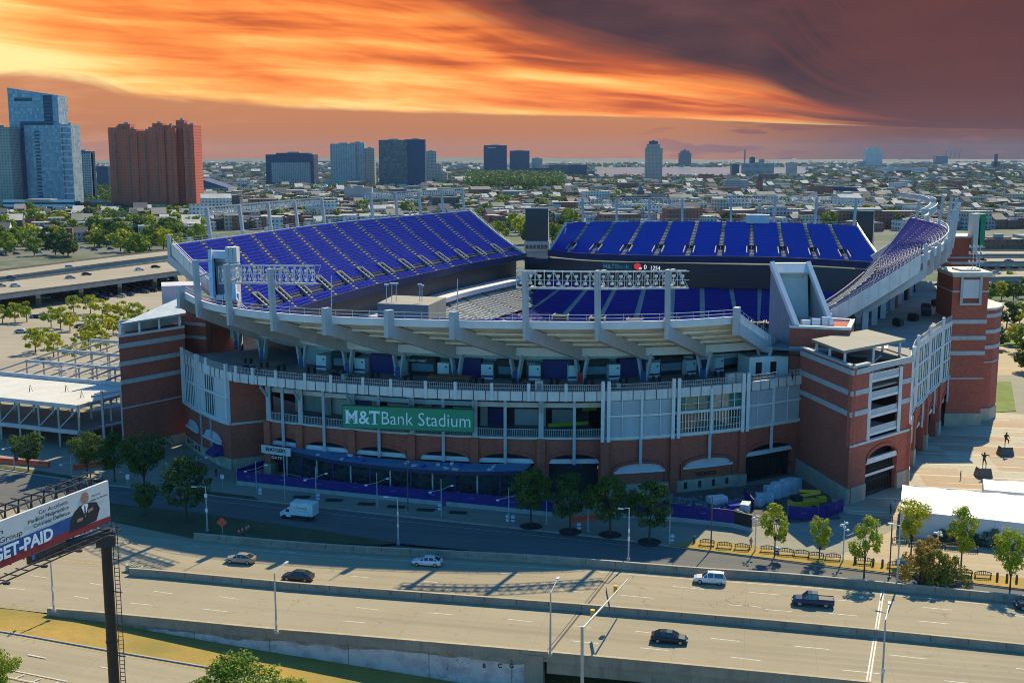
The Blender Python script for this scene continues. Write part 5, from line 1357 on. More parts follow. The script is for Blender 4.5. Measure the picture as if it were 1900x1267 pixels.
sheet('lawn', [(1840, 640), (1900, 644), (1900, 628), (1842, 626)], 0.28, GM['lawn'])
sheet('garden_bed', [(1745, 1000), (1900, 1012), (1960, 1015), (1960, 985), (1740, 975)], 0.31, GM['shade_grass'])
sheet('construction_ground', [(1245, 950), (1400, 975), (1560, 962), (1540, 920), (1490, 890), (1250, 915)], 0.22, mat('churned_soil', (0.14, 0.13, 0.11), .95, var=.2, scale=.8, fine=.4))
sheet('parking_lot', [(-900, 590), (0, 560), (345, 508), (345, 570), (225, 640), (240, 720), (0, 700), (-900, 790)], -0.30, GM['lot'])
sheet('promenade', [(1838, 766), (2100, 762), (2100, 560), (1830, 560), (1836, 640)], 0.02, GM['tanwalk'])

# lane dashes
mb = MB()
def dash(x0, y0, x1, y1, w=.15, z=.008):
    a, b = G(x0, y0, z), G(x1, y1, z); d = (b - a).normalized(); s = Vector((-d.y, d.x, 0)) * w / 2; mb.face([a - s, b - s, b + s, a + s])
for q in ((57, 1067, 91, 1072), (166, 1081, 199, 1086), (285, 1096, 321, 1101), (407, 1106, 442, 1111), (137, 1105, 165, 1110), (241, 1118, 283, 1122), (375, 1129, 422, 1134), (12, 1090, 46, 1093),
          (660, 1126, 704, 1131), (795, 1136, 842, 1140), (943, 1148, 988, 1153), (637, 1151, 678, 1155), (775, 1076, 811, 1080), (905, 1084, 945, 1088), (1040, 1094, 1082, 1098), (803, 1056, 838, 1058), (927, 1062, 968, 1066), (650, 1068, 684, 1071),
          (1148, 1103, 1212, 1109), (1248, 1087, 1306, 1093), (1390, 1098, 1446, 1103), (1352, 1121, 1378, 1123), (1390, 1123, 1412, 1126), (1178, 1170, 1212, 1174), (1318, 1183, 1372, 1189), (1188, 1201, 1240, 1206), (1355, 1218, 1412, 1225), (1475, 1198, 1538, 1204), (1060, 1188, 1110, 1193), (1062, 1160, 1096, 1163),
          (1550, 1112, 1598, 1116), (1538, 1137, 1592, 1142), (1712, 1126, 1766, 1131), (1702, 1151, 1762, 1157), (1864, 1139, 1900, 1143), (1650, 1214, 1720, 1222), (1562, 1242, 1632, 1249), (1885, 1239, 1930, 1244), (1752, 1262, 1820, 1269), (1420, 1130, 1470, 1134), (300, 1022, 335, 1026), (210, 1030, 240, 1033), (340, 1012, 372, 1015), (520, 1022, 552, 1025), (640, 1030, 680, 1033)): dash(*q)
struct(mb.build('lane_marking', GM['paint']))
mb = MB()
def pline(pts, off, w, z=.009):
    P = [G(x, y + off, z) for x, y in pts]; n = normals(P); mb.ribbon([p - V3(q * w / 2, 0) for p, q in zip(P, n)], [p + V3(q * w / 2, 0) for p, q in zip(P, n)])
pline([(-300, 984), (0, 1024)] + [(x, y) for x, y in ((189, 1047),)] , 0, .25); pline([(x, y + 18) for x, y in MEDT[1:]], 0, .14); pline([(x, y - 5) for x, y in NEARP], 0, .14)
struct(mb.build('edge_line', GM['ypaint']))
mb = MB(); pline([(x, y + 22) for x, y in FARB], 0, .12); pline([(202, 912), (386, 928), (700, 962), (960, 989), (1171, 1012)], 0, .08); struct(mb.build('edge_line', GM['paint']))
# expansion joints across the decks
mb = MB()
for a, b, w in (((1145, 1052), (1010, 1222), .28), ((1138, 1053), (1003, 1221), .12), ((1641, 1090), (1612, 1275), .2), ((1637, 1090), (1606, 1275), .2)):
    p, q = G(*a, .010), G(*b, .010); d = (q - p).normalized(); s = Vector((-d.y, d.x, 0)) * w / 2; mb.cur = 0 if a[0] < 1200 else 1; mb.face([p - s, q - s, q + s, p + s])
struct(mb.build('deck_joint_line', [mat('tar_joint', (0.09, 0.08, 0.07), .9), GM['paint']]))

def barrier(name, pts, label, h=0.95, w=0.55, z0=0.0, m=None, cat='barrier', posts=4.6, top=None):
    P = W(pts, h + z0); P = [Vector((p.x, p.y, 0)) for p in curve(P, 60)]; n = normals(P); o = thing(name, label, cat, (P[30].x, P[30].y, z0))
    b = MB(); b.sweep([V3(p, z0) for p in P], n, [(-w * .6, -.3), (-w * .6, .22), (-w * .34, .5), (-w * .3, h), (w * .3, h), (w * .34, .5), (w * .6, .22), (w * .6, -.3)]); b.build('barrier_wall', m or GM['barrier'], o)
    c = MB(); c.sweep([V3(p, z0) for p in P], n, [(-w * .36, h), (w * .36, h), (w * .36, h + .07), (-w * .36, h + .07)]); c.build('top_coping', top or GM['kerb'], o)
    L = sum((b_ - a_).length for a_, b_ in zip(P, P[1:])); k = int(L / posts); j = MB(); Q = curve(P, k); nq = normals(Q)
    for p, q in zip(Q, nq): j.beam(V3(p, z0 + .05) - V3(q, 0) * w * .38, V3(p, z0 + h) - V3(q, 0) * w * .33, .05, .12, side=Vector((-q.y, q.x, 0)))
    j.build('joint_lines', mat('tar_joint', (0.09, 0.08, 0.07), .9), o); return o
barrier('road_barrier', FARB, 'stained concrete barrier between the highway and the shaded street', 1.15, .6)
barrier('road_barrier', MEDT, 'concrete median barrier between the two highway carriageways', 1.05, .6, top=mat('sunlit_coping', (0.46, 0.36, 0.22), .9))  # warmer copy of the coping, sunlight on the top put into its colour
# near parapet with the painted retaining wall below
pp = [Vector((p.x, p.y, 0)) for p in curve(near_l[2:], 110)]; n = normals(pp); rw = thing('retaining_wall', 'stained retaining wall with peeling white paint and graffiti below the highway', 'wall', (pp[30].x, pp[30].y, 0))
mb = MB(); mb.sweep(pp, n, [(-.5, -.45), (0, -.45), (0, .82), (-.4, .82)]); mb.build('parapet', GM['barrier'], rw)
mb = MB(); mb.sweep(pp, n, [(-.45, .82), (.05, .82), (.05, .9), (-.45, .9)]); mb.build('top_coping', MATS['sunlit_coping'], rw)
def muralf(nt, u, v, pos):
    n_ = noise(nt, comb(nt, u * .22, v * .35), 1.0, 4, .62); w = noise(nt, comb(nt, u * .13, 0), 1.0, 2)
    edge = v + (w - .5) * 2.2 + (n_ - .5) * 1.2
    m_ = edge.lt(-1.55) * u.gt(12)
    c = mixc(nt, noise(nt, pos, .8, 4, .6).smooth(.35, .7), (0.22, 0.175, 0.125), (0.36, 0.30, 0.22))
    wh = mixc(nt, noise(nt, comb(nt, u * .5, v * .5), 1, 3).smooth(.45, .62), (0.56, 0.50, 0.46), (0.42, 0.37, 0.36))
    sc_ = noise(nt, comb(nt, u * 1.1, v * 1.5, 7), 1, 2, .5, 2.2); ln = ((sc_ - .5).abs().lt(.008) * noise(nt, comb(nt, u * .25, v * .2, 4), 1, 1).gt(.54))
    wh = mixc(nt, ln, wh, (0.07, 0.05, 0.12)); c = mixc(nt, m_, c, wh)
    pil = (u * (1 / 11.0)).fract().lt(.012); return mixc(nt, pil * .7, c, (.10, .08, .06)), None
MUR = uvmat('peeling_mural_paint', muralf, .9)
e = [i for i, p in enumerate(pp) if p.x < 3.6][-1]; A = pp[:e + 1] + [Vector((3.6, 139.8, 0))]
mb = MB(); L = 0
for i in range(len(A) - 1):
    a, b = A[i], A[i + 1]; d = (b - a).length; za, zb = zl(a) - .3, zl(b) - .3; o_ = Vector((0, -.35, 0))
    mb.face([V3(a + o_, za), V3(b + o_, zb), V3(b + o_, 0), V3(a + o_, 0)], uv=[(L, za - .6), (L + d, zb - .6), (L + d, -.6), (L, -.6)]); L += d
mb.build('painted_face', MUR, rw)
mb = MB(); mb.box((2.9, 139.3, -5), 2.4, 1.4, 5.3, -.22); mb.build('end_pier', GM['barrier'], rw)
for k, (a, b) in enumerate((('B', 896), ('C', 924), ('G', 945))):
    p = G(b, 1214, 0); p.y -= .95; p.z = -1.0
    put_text(a, .8, Vector((p.x, p.y - .1, -1.25)), Vector((.975, -.22, 0)), rw, M['black'], name='graffiti_letter', bold=.03)
mb = MB(); gd = [p for p in pp if p.x > 3.4]; ng = normals(gd); mb.sweep([V3(p, 0) for p in gd], ng, [(-.2, -2.1), (.6, -2.1), (.6, -.02), (-.2, -.02)]); gd_o = mb.build('bridge_girder', GM['barrier']); tag(gd_o, 'concrete edge girder of the highway bridge', 'girder')
mb = MB()
mb.prism([(p.x, p.y + .4) for p in (gd[0], gd[-1])] + [(gd[-1].x, gd[-1].y + 24), (gd[0].x, gd[0].y + 18)], -1.0, -.03); struct(mb.build('bridge_deck', GM['barrier']))
# tall weeds and dark litter line along the barrier feet
mb = MB(); rr = random.Random(5)
fb_ = curve(W(FARB), 400)
for k in range(700):
    i = min(399, int(rr.random() ** 1.4 * 300)); p = fb_[i] + Vector((rr.uniform(-.6, .6), -.7 + rr.uniform(-.25, .15), 0)); h = rr.uniform(.1, .45); a = rr.uniform(0, 3.1); d = Vector((math.cos(a), math.sin(a), 0)) * h * .5
    mb.face([p - d, p + d, p + d * .6 + Vector((0, 0, h)), p - d * .6 + Vector((0, 0, h))])
tag(mb.build('weeds', mat('dry_weeds', (0.10, 0.11, 0.03), .9)), 'weeds growing along the foot of the concrete barrier', 'weeds', kind='stuff')
ORD0 = 'first second third fourth fifth sixth seventh eighth ninth tenth eleventh twelfth thirteenth fourteenth fifteenth sixteenth seventeenth eighteenth nineteenth twentieth twenty-first twenty-second twenty-third twenty-fourth'.split()
def carpaint(name, c, metal=0.3):
    if name in MATS: return MATS[name]
    m = mat(name, c, 0.28, metal, var=0.04, scale=0.8, spec=0.6); return m
CG = mat('car_glass', (0.02, 0.026, 0.032), 0.08, 0.0, var=0.05, spec=0.9); TYRE = mat('tyre_rubber', (0.02, 0.02, 0.02), 0.85); RIM = mat('wheel_rim', (0.45, 0.46, 0.47), 0.35, 0.6)
HL = mat('headlight_lens', (0.75, 0.76, 0.74), 0.15); TL = mat('tail_light_lens', (0.42, 0.02, 0.02), 0.25); PLAST = mat('black_trim', (0.03, 0.03, 0.032), 0.6)
SHAPE = {
 # body stations: x, half width, bottom, belt height ; cabin: x, half width, z
 'sedan': dict(L=4.8, body=[(-2.4, .68, .42, .80), (-2.32, .86, .30, .98), (-1.7, .91, .24, 1.03), (-.6, .92, .22, .98), (.6, .92, .22, .96), (1.3, .91, .23, .92), (2.0, .87, .28, .82), (2.34, .74, .34, .66), (2.4, .60, .42, .58)],
               cab=[(-2.0, .78, 1.00, .74, 1.02), (-1.25, .80, 1.0, .60, 1.40), (-.4, .82, .98, .60, 1.47), (.35, .82, .96, .60, 1.42), (1.18, .80, .93, .72, .95)], wheels=(-1.45, 1.45), r=.33),
 'suv': dict(L=4.8, body=[(-2.38, .74, .45, .95), (-2.32, .90, .34, 1.12), (-1.6, .94, .28, 1.13), (0, .95, .26, 1.10), (1.1, .94, .27, 1.06), (1.9, .91, .32, .98), (2.34, .80, .38, .80), (2.4, .66, .46, .70)],
             cab=[(-2.34, .84, 1.1, .78, 1.14), (-2.05, .85, 1.1, .68, 1.66), (-.6, .86, 1.1, .68, 1.74), (.35, .86, 1.08, .68, 1.68), (1.15, .84, 1.05, .76, 1.08)], wheels=(-1.45, 1.45), r=.37),
 'pickup': dict(L=5.8, body=[(-2.9, .86, .50, 1.05), (-2.84, .96, .40, 1.14), (-1.0, .98, .36, 1.14), (.2, .98, .34, 1.14), (1.5, .97, .35, 1.14), (2.4, .94, .38, 1.08), (2.84, .86, .44, .92), (2.9, .74, .5, .82)],
                cab=[(-.72, .86, 1.12, .84, 1.14), (-.60, .87, 1.12, .70, 1.86), (.2, .87, 1.12, .70, 1.90), (.75, .87, 1.12, .70, 1.84), (1.5, .85, 1.12, .78, 1.14)], wheels=(-1.75, 1.85), r=.42),
}
def make_car(kind, paint, label, group=None, name=None, simple=False):
    S = SHAPE[kind]; root = thing(name or {'sedan': 'sedan', 'suv': 'suv', 'pickup': 'pickup_truck'}[kind], label, {'sedan': 'car', 'suv': 'car', 'pickup': 'pickup truck'}[kind], (0, 0, 0), group)
    b = MB(); rings = []
    for x, w, z0, z1 in S['body']: rings.append([(x, -w * .86, z0), (x, -w, z0 + .16), (x, -w, z1 - .20), (x, -w * .90, z1), (x, w * .90, z1), (x, w, z1 - .20), (x, w, z0 + .16), (x, w * .86, z0)])
    for A, B in zip(rings, rings[1:]):
        for k in range(8): j = (k + 1) % 8; b.face([A[k], B[k], B[j], A[j]][::-1])
    b.face(rings[0][::1]); b.face(rings[-1][::-1])
    cab = S['cab']; rf = MB()
    for (xa, wa, za, ta, ha), (xb, wb, zb, tb, hb) in list(zip(cab, cab[1:]))[1:-1]:
        rf.hexa([(xa, -ta, ha), (xb, -tb, hb), (xb, tb, hb), (xa, ta, ha)], [(xa, -ta * .93, ha + .05), (xb, -tb * .93, hb + .05), (xb, tb * .93, hb + .05), (xa, ta * .93, ha + .05)])
    for i in (1, 2, 3):
        x, w, z, t, h = cab[i]
        for s in (-1, 1): rf.beam((x, s * (w + .01), z - .02), (x, s * (t + .01), h), .10, .05, side=(1, 0, 0))
    for s in (-1, 1):
        for (a, c) in ((0, 1), (-1, -2)):
            p, q = cab[a], cab[c]; rf.beam((p[0], s * (p[1] - .02), p[2]), (q[0], s * (q[3] - .01), q[4] + .02), .08, .06, side=(1, 0, 0))
    g = MB()
    for (xa, wa, za, ta, ha), (xb, wb, zb, tb, hb) in zip(cab, cab[1:]):
        g.hexa([(xa, -wa, za - .03), (xb, -wb, zb - .03), (xb, wb, zb - .03), (xa, wa, za - .03)], [(xa, -ta, ha), (xb, -tb, hb), (xb, tb, hb), (xa, ta, ha)])
    if simple:
        b.v = b.v; n0 = len(b.f)
        for src, mi in ((rf, 0), (g, 1)):
            off = len(b.v); b.v += src.v; b.f += [tuple(i + off for i in f) for f in src.f]; b.uv += src.uv; b.mi += [mi] * len(src.f)
        for x in S['wheels']:
            for s in (-1, 1): b.cur = 2; b.tube((x, s * .70, S['r']), (x, s * .93, S['r']), S['r'], n=8)
        bpy.data.objects.remove(root); o = b.build(name or kind, [paint, CG, TYRE]); return tag(o, label, 'car', group)
    b.build('body', paint, root, smooth=False); rf.build('roof', paint, root); g.build('windows', CG, root)
    for x in S['wheels']:
        for s in (-1, 1):
            w = MB(); w.tube((x, s * .70, S['r']), (x, s * .94, S['r']), S['r'], n=14); wo = w.build('wheel', TYRE, root)
            r = MB(); r.tube((x, s * .935, S['r']), (x, s * .955, S['r']), S['r'] * .62, n=12); ro = r.build('rim', RIM, root); ro.parent = wo
    bd = S['body']
    for s in (-1, 1):
        h = MB(); h.box((S['L'] / 2 - .10, s * .62, bd[-2][3] - .13), .16, .34, .15); h.build('headlight', HL, root)
        h = MB(); h.box((-S['L'] / 2 + .05, s * .68, bd[1][3] - .26), .12, .30, .18 if kind == 'sedan' else .34); h.build('tail_light', TL, root)
        h = MB(); h.box((cab[-1][0] - .25, s * 1.0, cab[-1][2] - .02), .14, .18, .14); h.build('mirror', paint, root)
    for s in (-1, 1): h = MB(); h.box((s * (S['L'] / 2 - .02), 0, .38), .10, 1.35, .16); h.build('bumper', PLAST, root)
    if kind == 'pickup':
        h = MB(); h.face([(-2.78, -.80, 1.155), (-.80, -.80, 1.155), (-.80, .80, 1.155), (-2.78, .80, 1.155)]); h.build('load_bed', PLAST, root)
        h = MB()
        for a, c in (((-2.84, -.88, 1.14), (-.75, -.88, 1.14)), ((-2.84, .88, 1.14), (-.75, .88, 1.14)), ((-2.84, -.88, 1.14), (-2.84, .88, 1.14))): h.beam(Vector(a) + Vector((0, 0, .04)), Vector(c) + Vector((0, 0, .04)), .10, .12)
        h.build('bed_rail', paint, root)
    if kind == 'suv':
        h = MB(); [h.beam((-1.9, s * .62, 1.76), (.2, s * .62, 1.78), .05, .05) for s in (-1, 1)]; h.build('roof_rail', PLAST, root)
    return root
def road_dir(px, py):
    a, b = G(600, 1084), G(1500, 1154); return math.atan2(b.y - a.y, b.x - a.x)
RD = road_dir(0, 0); LEFT, RIGHT = RD + math.pi, RD
CARS = [('sedan', (0.36, 0.31, 0.23), 447, 1043, LEFT, 'champagne sedan on the highway in the stadium shadow edge', 1.0),
        ('sedan', (0.055, 0.05, 0.055), 553, 1075, LEFT, 'dark grey sedan beside the median barrier behind the champagne one', 1.0),
        ('sedan', (0.70, 0.70, 0.70), 793, 1048, LEFT, 'white sedan with dark roof glass half in the tree-like shadows', 1.02),
        ('suv', (0.72, 0.71, 0.69), 1317, 1081, LEFT, 'white suv in the far carriageway near the round of benches', 1.0),
        ('pickup', (0.014, 0.03, 0.085), 1508, 1122, LEFT, 'dark blue pickup truck with an empty open bed', 1.0),
        ('suv', (0.02, 0.025, 0.035), 1916, 1130, LEFT, 'dark car cut off by the right edge of the photo', 1.0),
        ('sedan', (0.016, 0.018, 0.022), 1242, 1190, RIGHT, 'black sedan alone in the nearest carriageway', 1.0)]
for i, (k, c, px, py, rz, lab, s) in enumerate(CARS):
    m = carpaint('car_paint_%s' % 'abcdefgh'[i], c, 0.25); o = make_car(k, m, lab, 'vehicles on the highway'); p = G(px, py, 0.01); o.location = p; o.rotation_euler = (0, 0, rz)
# box truck
tr = thing('box_truck', 'white box truck driving along the shaded street', 'truck', (0, 0, 0))
WP = mat('truck_white', (0.74, 0.74, 0.72), .5, streak=.15)
mb = MB(); mb.box((-1.0, 0, .95), 4.3, 2.3, 2.25); bo = mb.build('cargo_box', WP, tr)
mb = MB(); mb.box((-3.17, 0, 1.0), .06, 2.1, 2.0); mb.build('rear_door', mat('truck_grey_door', (.55, .56, .58), .5), tr)
mb = MB(); mb.box((-1.0, -1.16, 3.12), 4.3, .03, .1); mb.box((-1.0, 0, .88), 4.35, 2.32, .1); mb.build('box_trim', mat('dark_blue_trim', (.03, .05, .2), .5), tr)
mb = MB()
R_ = [[(x, -w, z0), (x, -w * .93, z1), (x, w * .93, z1), (x, w, z0)] for x, w, z0, z1 in ((1.2, .98, .5, 2.1), (2.0, .98, .5, 2.08), (2.55, .96, .5, 1.45), (3.3, .92, .5, 1.25), (3.45, .8, .55, 1.0))]
for A, B in zip(R_, R_[1:]):
    for k in range(4): j = (k + 1) % 4; mb.face([A[j], B[j], B[k], A[k]])
mb.face(R_[0]); mb.face(R_[-1][::-1]); mb.build('cab', WP, tr)
mb = MB()
for s in (-1, 1): mb.beam((1.5, s * .985, 1.65), (2.15, s * .98, 1.62), .06, .5, side=(0, 1, 0))
mb.face([(2.05, -.82, 2.02), (2.57, -.84, 1.47), (2.57, .84, 1.47), (2.05, .82, 2.02)]); mb.face([(2.07, -.82, 2.04), (2.59, -.84, 1.49), (2.59, .84, 1.49), (2.07, .82, 2.04)]); mb.build('cab_windows', CG, tr)
for x in (-2.1, 2.5):
    for s in (-1, 1): mb = MB(); mb.tube((x, s * .72, .42), (x, s * 1.02, .42), .42, n=12); mb.build('wheel', TYRE, tr)
for s in (-1, 1): mb = MB(); mb.box((3.42, s * .65, .8), .1, .3, .2); mb.build('headlight', HL, tr)
put_text('Ferndale', .62, Vector((.1, 1.16, 2.15)), Vector((-1, 0, 0)), tr, M['black'], shear=.3, width=2.2, depth=.004)
put_text('FENCE CO', .26, Vector((-.4, 1.16, 1.7)), Vector((-1, 0, 0)), tr, M['black'], width=1.6, depth=.004)
p = G(556, 962, .01); tr.location = p; tr.rotation_euler = (0, 0, math.atan2((G(700, 985) - G(400, 952)).y, (G(700, 985) - G(400, 952)).x) + math.pi)
# ---------------------------------------------------------------- lamps and poles
STEEL_P = mat('lamp_pole_steel', (0.42, 0.44, 0.44), .5, .3, var=.08); BROWN_P = mat('brown_pole', (0.13, .10, .08), .6)
LENS = M['lampglass']
def street_lamp(base, htop, head, label, group=None, m=None, r=.11, collars=()):
    """base point, top height, head = luminaire position (world)"""
    root = thing('street_lamp', label, 'street lamp', base, group); m = m or STEEL_P; t = Vector((base[0], base[1], base[2] + htop))
    mb = MB(); mb.tube(base, t, r * 1.35, r * .8, 8); mb.build('pole', m, root)
    mb = MB(); mb.box((base[0], base[1], base[2]), .5, .5, .35); mb.build('base_plate', M['concrete'], root)
    hd = Vector(head); k1 = t.lerp(Vector((hd.x, hd.y, max(t.z, hd.z))), .45)
    mb = MB(); mb.tube(t, k1, r * .7, r * .6, 6); mb.tube(k1, hd, r * .6, r * .5, 6); mb.build('arm', m, root)
    d = (hd - t); d.z = 0; d = d.normalized() if d.length > .01 else Vector((1, 0, 0))
    mb = MB(); mb.beam(hd - d * .1, hd + d * .75, .34, .16); mb.build('lamp_head', mat('lamp_housing', (.62, .63, .62), .4), root)
    for z, w in collars: mb = MB(); mb.box((base[0], base[1] - .14, base[2] + z), w, .08, .6); mb.build('pole_box', M['steel_light'], root)
    return root
HWG = 'lamps along the highway'
for px, py, ty, hx, hy, z, lab, cl in ((513, 1174, 1064, 529, 1045, .8, 'tall grey street lamp on the graffiti parapet left of centre', ((1.2, .3),)),
      (1021, 1216, 1100, 1034, 1074, .8, 'street lamp on the parapet beside the tarred bridge joint', ()), (1636, 1280, 1150, 1650, 1120, .8, 'lamp rising from the near parapet by the white double joint', ((2.2, .4),)),
      (100, 1134, 1040, 112, 1018, .8, 'leftmost parapet lamp, beside the billboard and the dry grass', ((1.0, .3), (3.0, .3))),
      (739, 1010, 923, 720, 922, .6, 'street lamp on the far barrier right of the box truck', ((3.0, .3), (5, .25))), (385, 985, 903, 363, 903, .2, 'street lamp on the shaded grass island', ((3.4, .45), (6, .5))),
      (1166, 1039, 943, 1155, 944, .6, 'street lamp on the far barrier at the edge of the stadium shadow', ((3.2, .35), (4.5, .3))), (1664, 1086, 975, 1657, 972, .6, 'street lamp on the far barrier in front of the orange bushes', ((3.4, .4),))):
    b_ = G(px, py, z); t_ = D(px, ty, b_.y); h_ = D(hx, hy, b_.y + (3.0 if hy > ty + 5 or hy < ty - 8 else .6)); street_lamp(b_, t_.z - b_.z, h_, lab, HWG, collars=cl)
SWG = 'lamps along the stadium pavement'
sw = [(476, 910, 854), (587, 936, 866), (700, 942, 877), (819, 960, 888), (944, 970, 904), (366, 884, 844), (27, 872, 812), (133, 882, 848)]
sl = ['double lamp at the left end of the purple fence', 'double lamp in front of the fence right above the box truck', 'double lamp by the long purple fence, third from its left end', 'double lamp before the middle of the blue roofed pavilion', 'double lamp left of the first dark street tree', 'double lamp with purple banner on the wide left pavement', 'double lamp by the orange barriers at the far left', 'double lamp between two orange barrier runs']
for (px, py, ty), lab in zip(sw, sl):
    b_ = G(px, py, .14); h = D(px, ty, b_.y).z - .14; root = thing('double_lamp', lab, 'street lamp', b_, SWG)
    mb = MB(); mb.tube(b_, b_ + Vector((0, 0, h)), .11, .07, 8); mb.build('pole', STEEL_P, root)
    for s in (-1, 1):
        mb = MB(); a = b_ + Vector((0, 0, h * .72)); e_ = a + Vector((s * 1.9, .3 * s, .75 if s > 0 else -.3)); mb.tube(a, e_, .05, .05, 6); mb.build('arm', STEEL_P, root)
        mb = MB(); mb.sph((e_.x, e_.y, e_.z - .1), .34, .5, 8, 4); mb.build('lamp_head', LENS, root)
    if px in (366, 27, 819): mb = MB(); mb.box((b_.x + .5, b_.y, b_.z + h * .3), .75, .05, 1.5); mb.build('banner', M['purple'], root)
sw = [(529, 927, 836, 'plain tall pole rising beside the pavilion roof end'), (757, 951, 857, 'dark plain pole in front of the pavilion middle'), (1014, 972, 928, 'short plain pole between two dark trees'), (1091, 985, 919, 'pale pole beside the orange barrier and dark trees'), (1242, 1007, 945, 'pale pole at the right end of the dark tree row'), (1319, 1019, 920, 'slim pole rising through the sunlit benches'), (1650, 1070, 956, 'tall brown pole left of the orange bushes')]
for px, py, ty, lab in sw:
    b_ = G(px, py, .14); h = D(px, ty, b_.y).z - .14; root = thing('utility_pole', lab, 'pole', b_, 'plain poles on the pavement'); mb = MB(); mb.tube(b_, b_ + Vector((0, 0, h)), .12, .09, 8); mb.build('shaft', BROWN_P if px in (757, 1650, 1319) else STEEL_P, root)
    mb = MB(); mb.box((b_.x, b_.y, .14), .5, .5, .12); mb.build('base_plate', M['concrete'], root)
for px, py, ty, lab in ((1401, 1023, 955, 'white multi-head lamp at the corner of the purple fence'), (1564, 1041, 967, 'white multi-head lamp in the middle of the shaded square'), (1739, 1020, 985, 'white multi-head lamp against the grey hedge')):
    b_ = G(px, py, .14); h = D(px, ty, b_.y).z - .14; root = thing('cluster_lamp', lab, 'street lamp', b_, 'white cluster lamps'); mb = MB(); mb.tube(b_, b_ + Vector((0, 0, h)), .12, .08, 8); mb.build('pole', M['steel_light'], root)
    for k in range(5):
        a = k * 1.26; mb = MB(); c = b_ + Vector((.55 * math.cos(a), .55 * math.sin(a), h * (.78 + .05 * k))); mb.sph(tuple(c), .26, .8, 7, 4); mb.beam(c, b_ + Vector((0, 0, c.z - b_.z)), .06); mb.build('lamp_head', M['white'], root)
# signal mast
b_ = G(1081, 1290, -.5); b_.y = b_.y; t_ = D(1080, 1166, b_.y); sg = thing('signal_mast', 'grey mast with a long arm carrying yellow signal boxes over the highway', 'signal mast', (b_.x, b_.y, -5)); mb = MB(); mb.tube((b_.x, b_.y, -5), t_ + Vector((0, 0, .3)), .24, .17, 10); mb.build('pole', STEEL_P, sg)
e_ = D(1165, 1074, b_.y + 26); mb = MB(); mb.tube(t_, e_, .16, .09, 8); mb.build('arm', STEEL_P, sg)
for f, nm in ((.28, 'signal_head'), (.78, 'signal_head')):
    c = t_.lerp(e_, f); mb = MB(); mb.box((c.x - .5, c.y, c.z - .55), .5, .5, 1.0); mb.build(nm, M['yellow'], sg)
c = t_.lerp(e_, .62); mb = MB(); mb.beam(c + Vector((-.6, -3, -.4)), c + Vector((-.6, 3, -.2)), .06, .9); mb.build('hanging_sign', PLAST, sg)

# ---------------------------------------------------------------- billboard
bbE = D(201, 928, 105); yaw = R(21.2); bd = Vector((math.sin(yaw), math.cos(yaw), 0)); LB = 18.0
ztop, zbot = D(200, 891, 105).z, D(203, 966, 105).z
bb = thing('billboard', 'roadside billboard with a suited lawyer and GET-PAID lettering on one dark steel pole', 'billboard', (bbE.x - bd.x * 1, bbE.y - 1, -4))
fnrm = Vector((bd.y, -bd.x, 0))          # facing right / camera side
rt = V3(bbE, 0); lt = rt - bd * LB; H_ = ztop - zbot
mb = MB(); c = V3(rt.lerp(lt, .5), (ztop + zbot) / 2); mb.beam(V3(lt, (ztop + zbot) / 2), V3(rt, (ztop + zbot) / 2), .25, H_, side=fnrm); mb.build('sign_panel', mat('billboard_white', (.62, .60, .57), .6, var=.03), bb)
def bp(s, t, o=0.14): return V3(rt - bd * s, zbot + H_ * t) + fnrm * o      # s metres from the right end, t height fraction
mb = MB(); mb.face([bp(LB, 0), bp(0, 0), bp(0, .13), bp(4.6, .16), bp(5.4, .20), bp(LB, .16)]); mb.build('red_stripe', mat('billboard_red', (.36, .03, .04), .6), bb)
mb = MB(); mb.face([bp(LB, .16, .142), bp(5.4, .20, .142), bp(4.8, .50, .142), bp(7.5, .48, .142), bp(LB, .48, .142)]); mb.build('blue_stripe', mat('billboard_blue', (.02, .09, .30), .6), bb)
WL, BK = M['letter'], mat('print_black', (.03, .03, .035), .6)
def bt(txt, s, t, size, m, width, bold=0.0, sh=0.0): put_text(txt, size, bp(s, t, .155), bd, bb, m, width=width, bold=bold, depth=.004, shear=sh)
bt('GET-PAID', 14.3, .165, 1.5, WL, 6.9, .05); bt('Car Accidents', 8.9, .83, .50, BK, 3.5); bt('Medical Malpractice', 10.2, .70, .50, BK, 4.9); bt('Criminal Defense', 9.6, .57, .50, BK, 4.4)
bt('lian', 14.5, .72, .68, BK, 1.5); bt('w Group', 14.5, .53, .68, BK, 3.6); bt('Attorney', 2.35, .76, .25, BK, 1.2); bt('Alex A. Brizian', 2.45, .66, .25, BK, 2.2)
mb = MB()         # printed portrait: suit, shirt, face
sk, su = mat('print_skin', (.52, .27, .17), .6), mat('print_suit', (.022, .024, .032), .6)
mb.face([bp(5.4, .14, .15), bp(1.9, .16, .15), bp(1.35, .42, .15), bp(1.75, .60, .15), bp(2.7, .66, .15), bp(3.9, .66, .15), bp(4.7, .56, .15), bp(5.2, .40, .15)]); mb.build('printed_suit', su, bb)
mb = MB(); mb.face([bp(3.25 - .52 * math.cos(a), .80 + .145 * math.sin(a) , .157) for a in [k * math.pi / 8 for k in range(16)]]); mb.face([bp(3.5, .58, .155), bp(2.95, .58, .155), bp(2.95, .72, .155), bp(3.5, .72, .155)]); mb.face([bp(4.4, .30, .157), bp(3.7, .30, .157), bp(3.6, .37, .157), bp(4.3, .38, .157)]); mb.face([bp(2.9, .42, .157), bp(2.2, .46, .157), bp(2.3, .52, .157), bp(3.0, .49, .157)]); mb.build('printed_face', sk, bb)
mb = MB(); mb.face([bp(3.75, .62, .16), bp(3.3, .36, .16), bp(2.85, .62, .16), bp(3.05, .66, .16), bp(3.5, .66, .16)]); mb.build('printed_shirt', WL, bb)
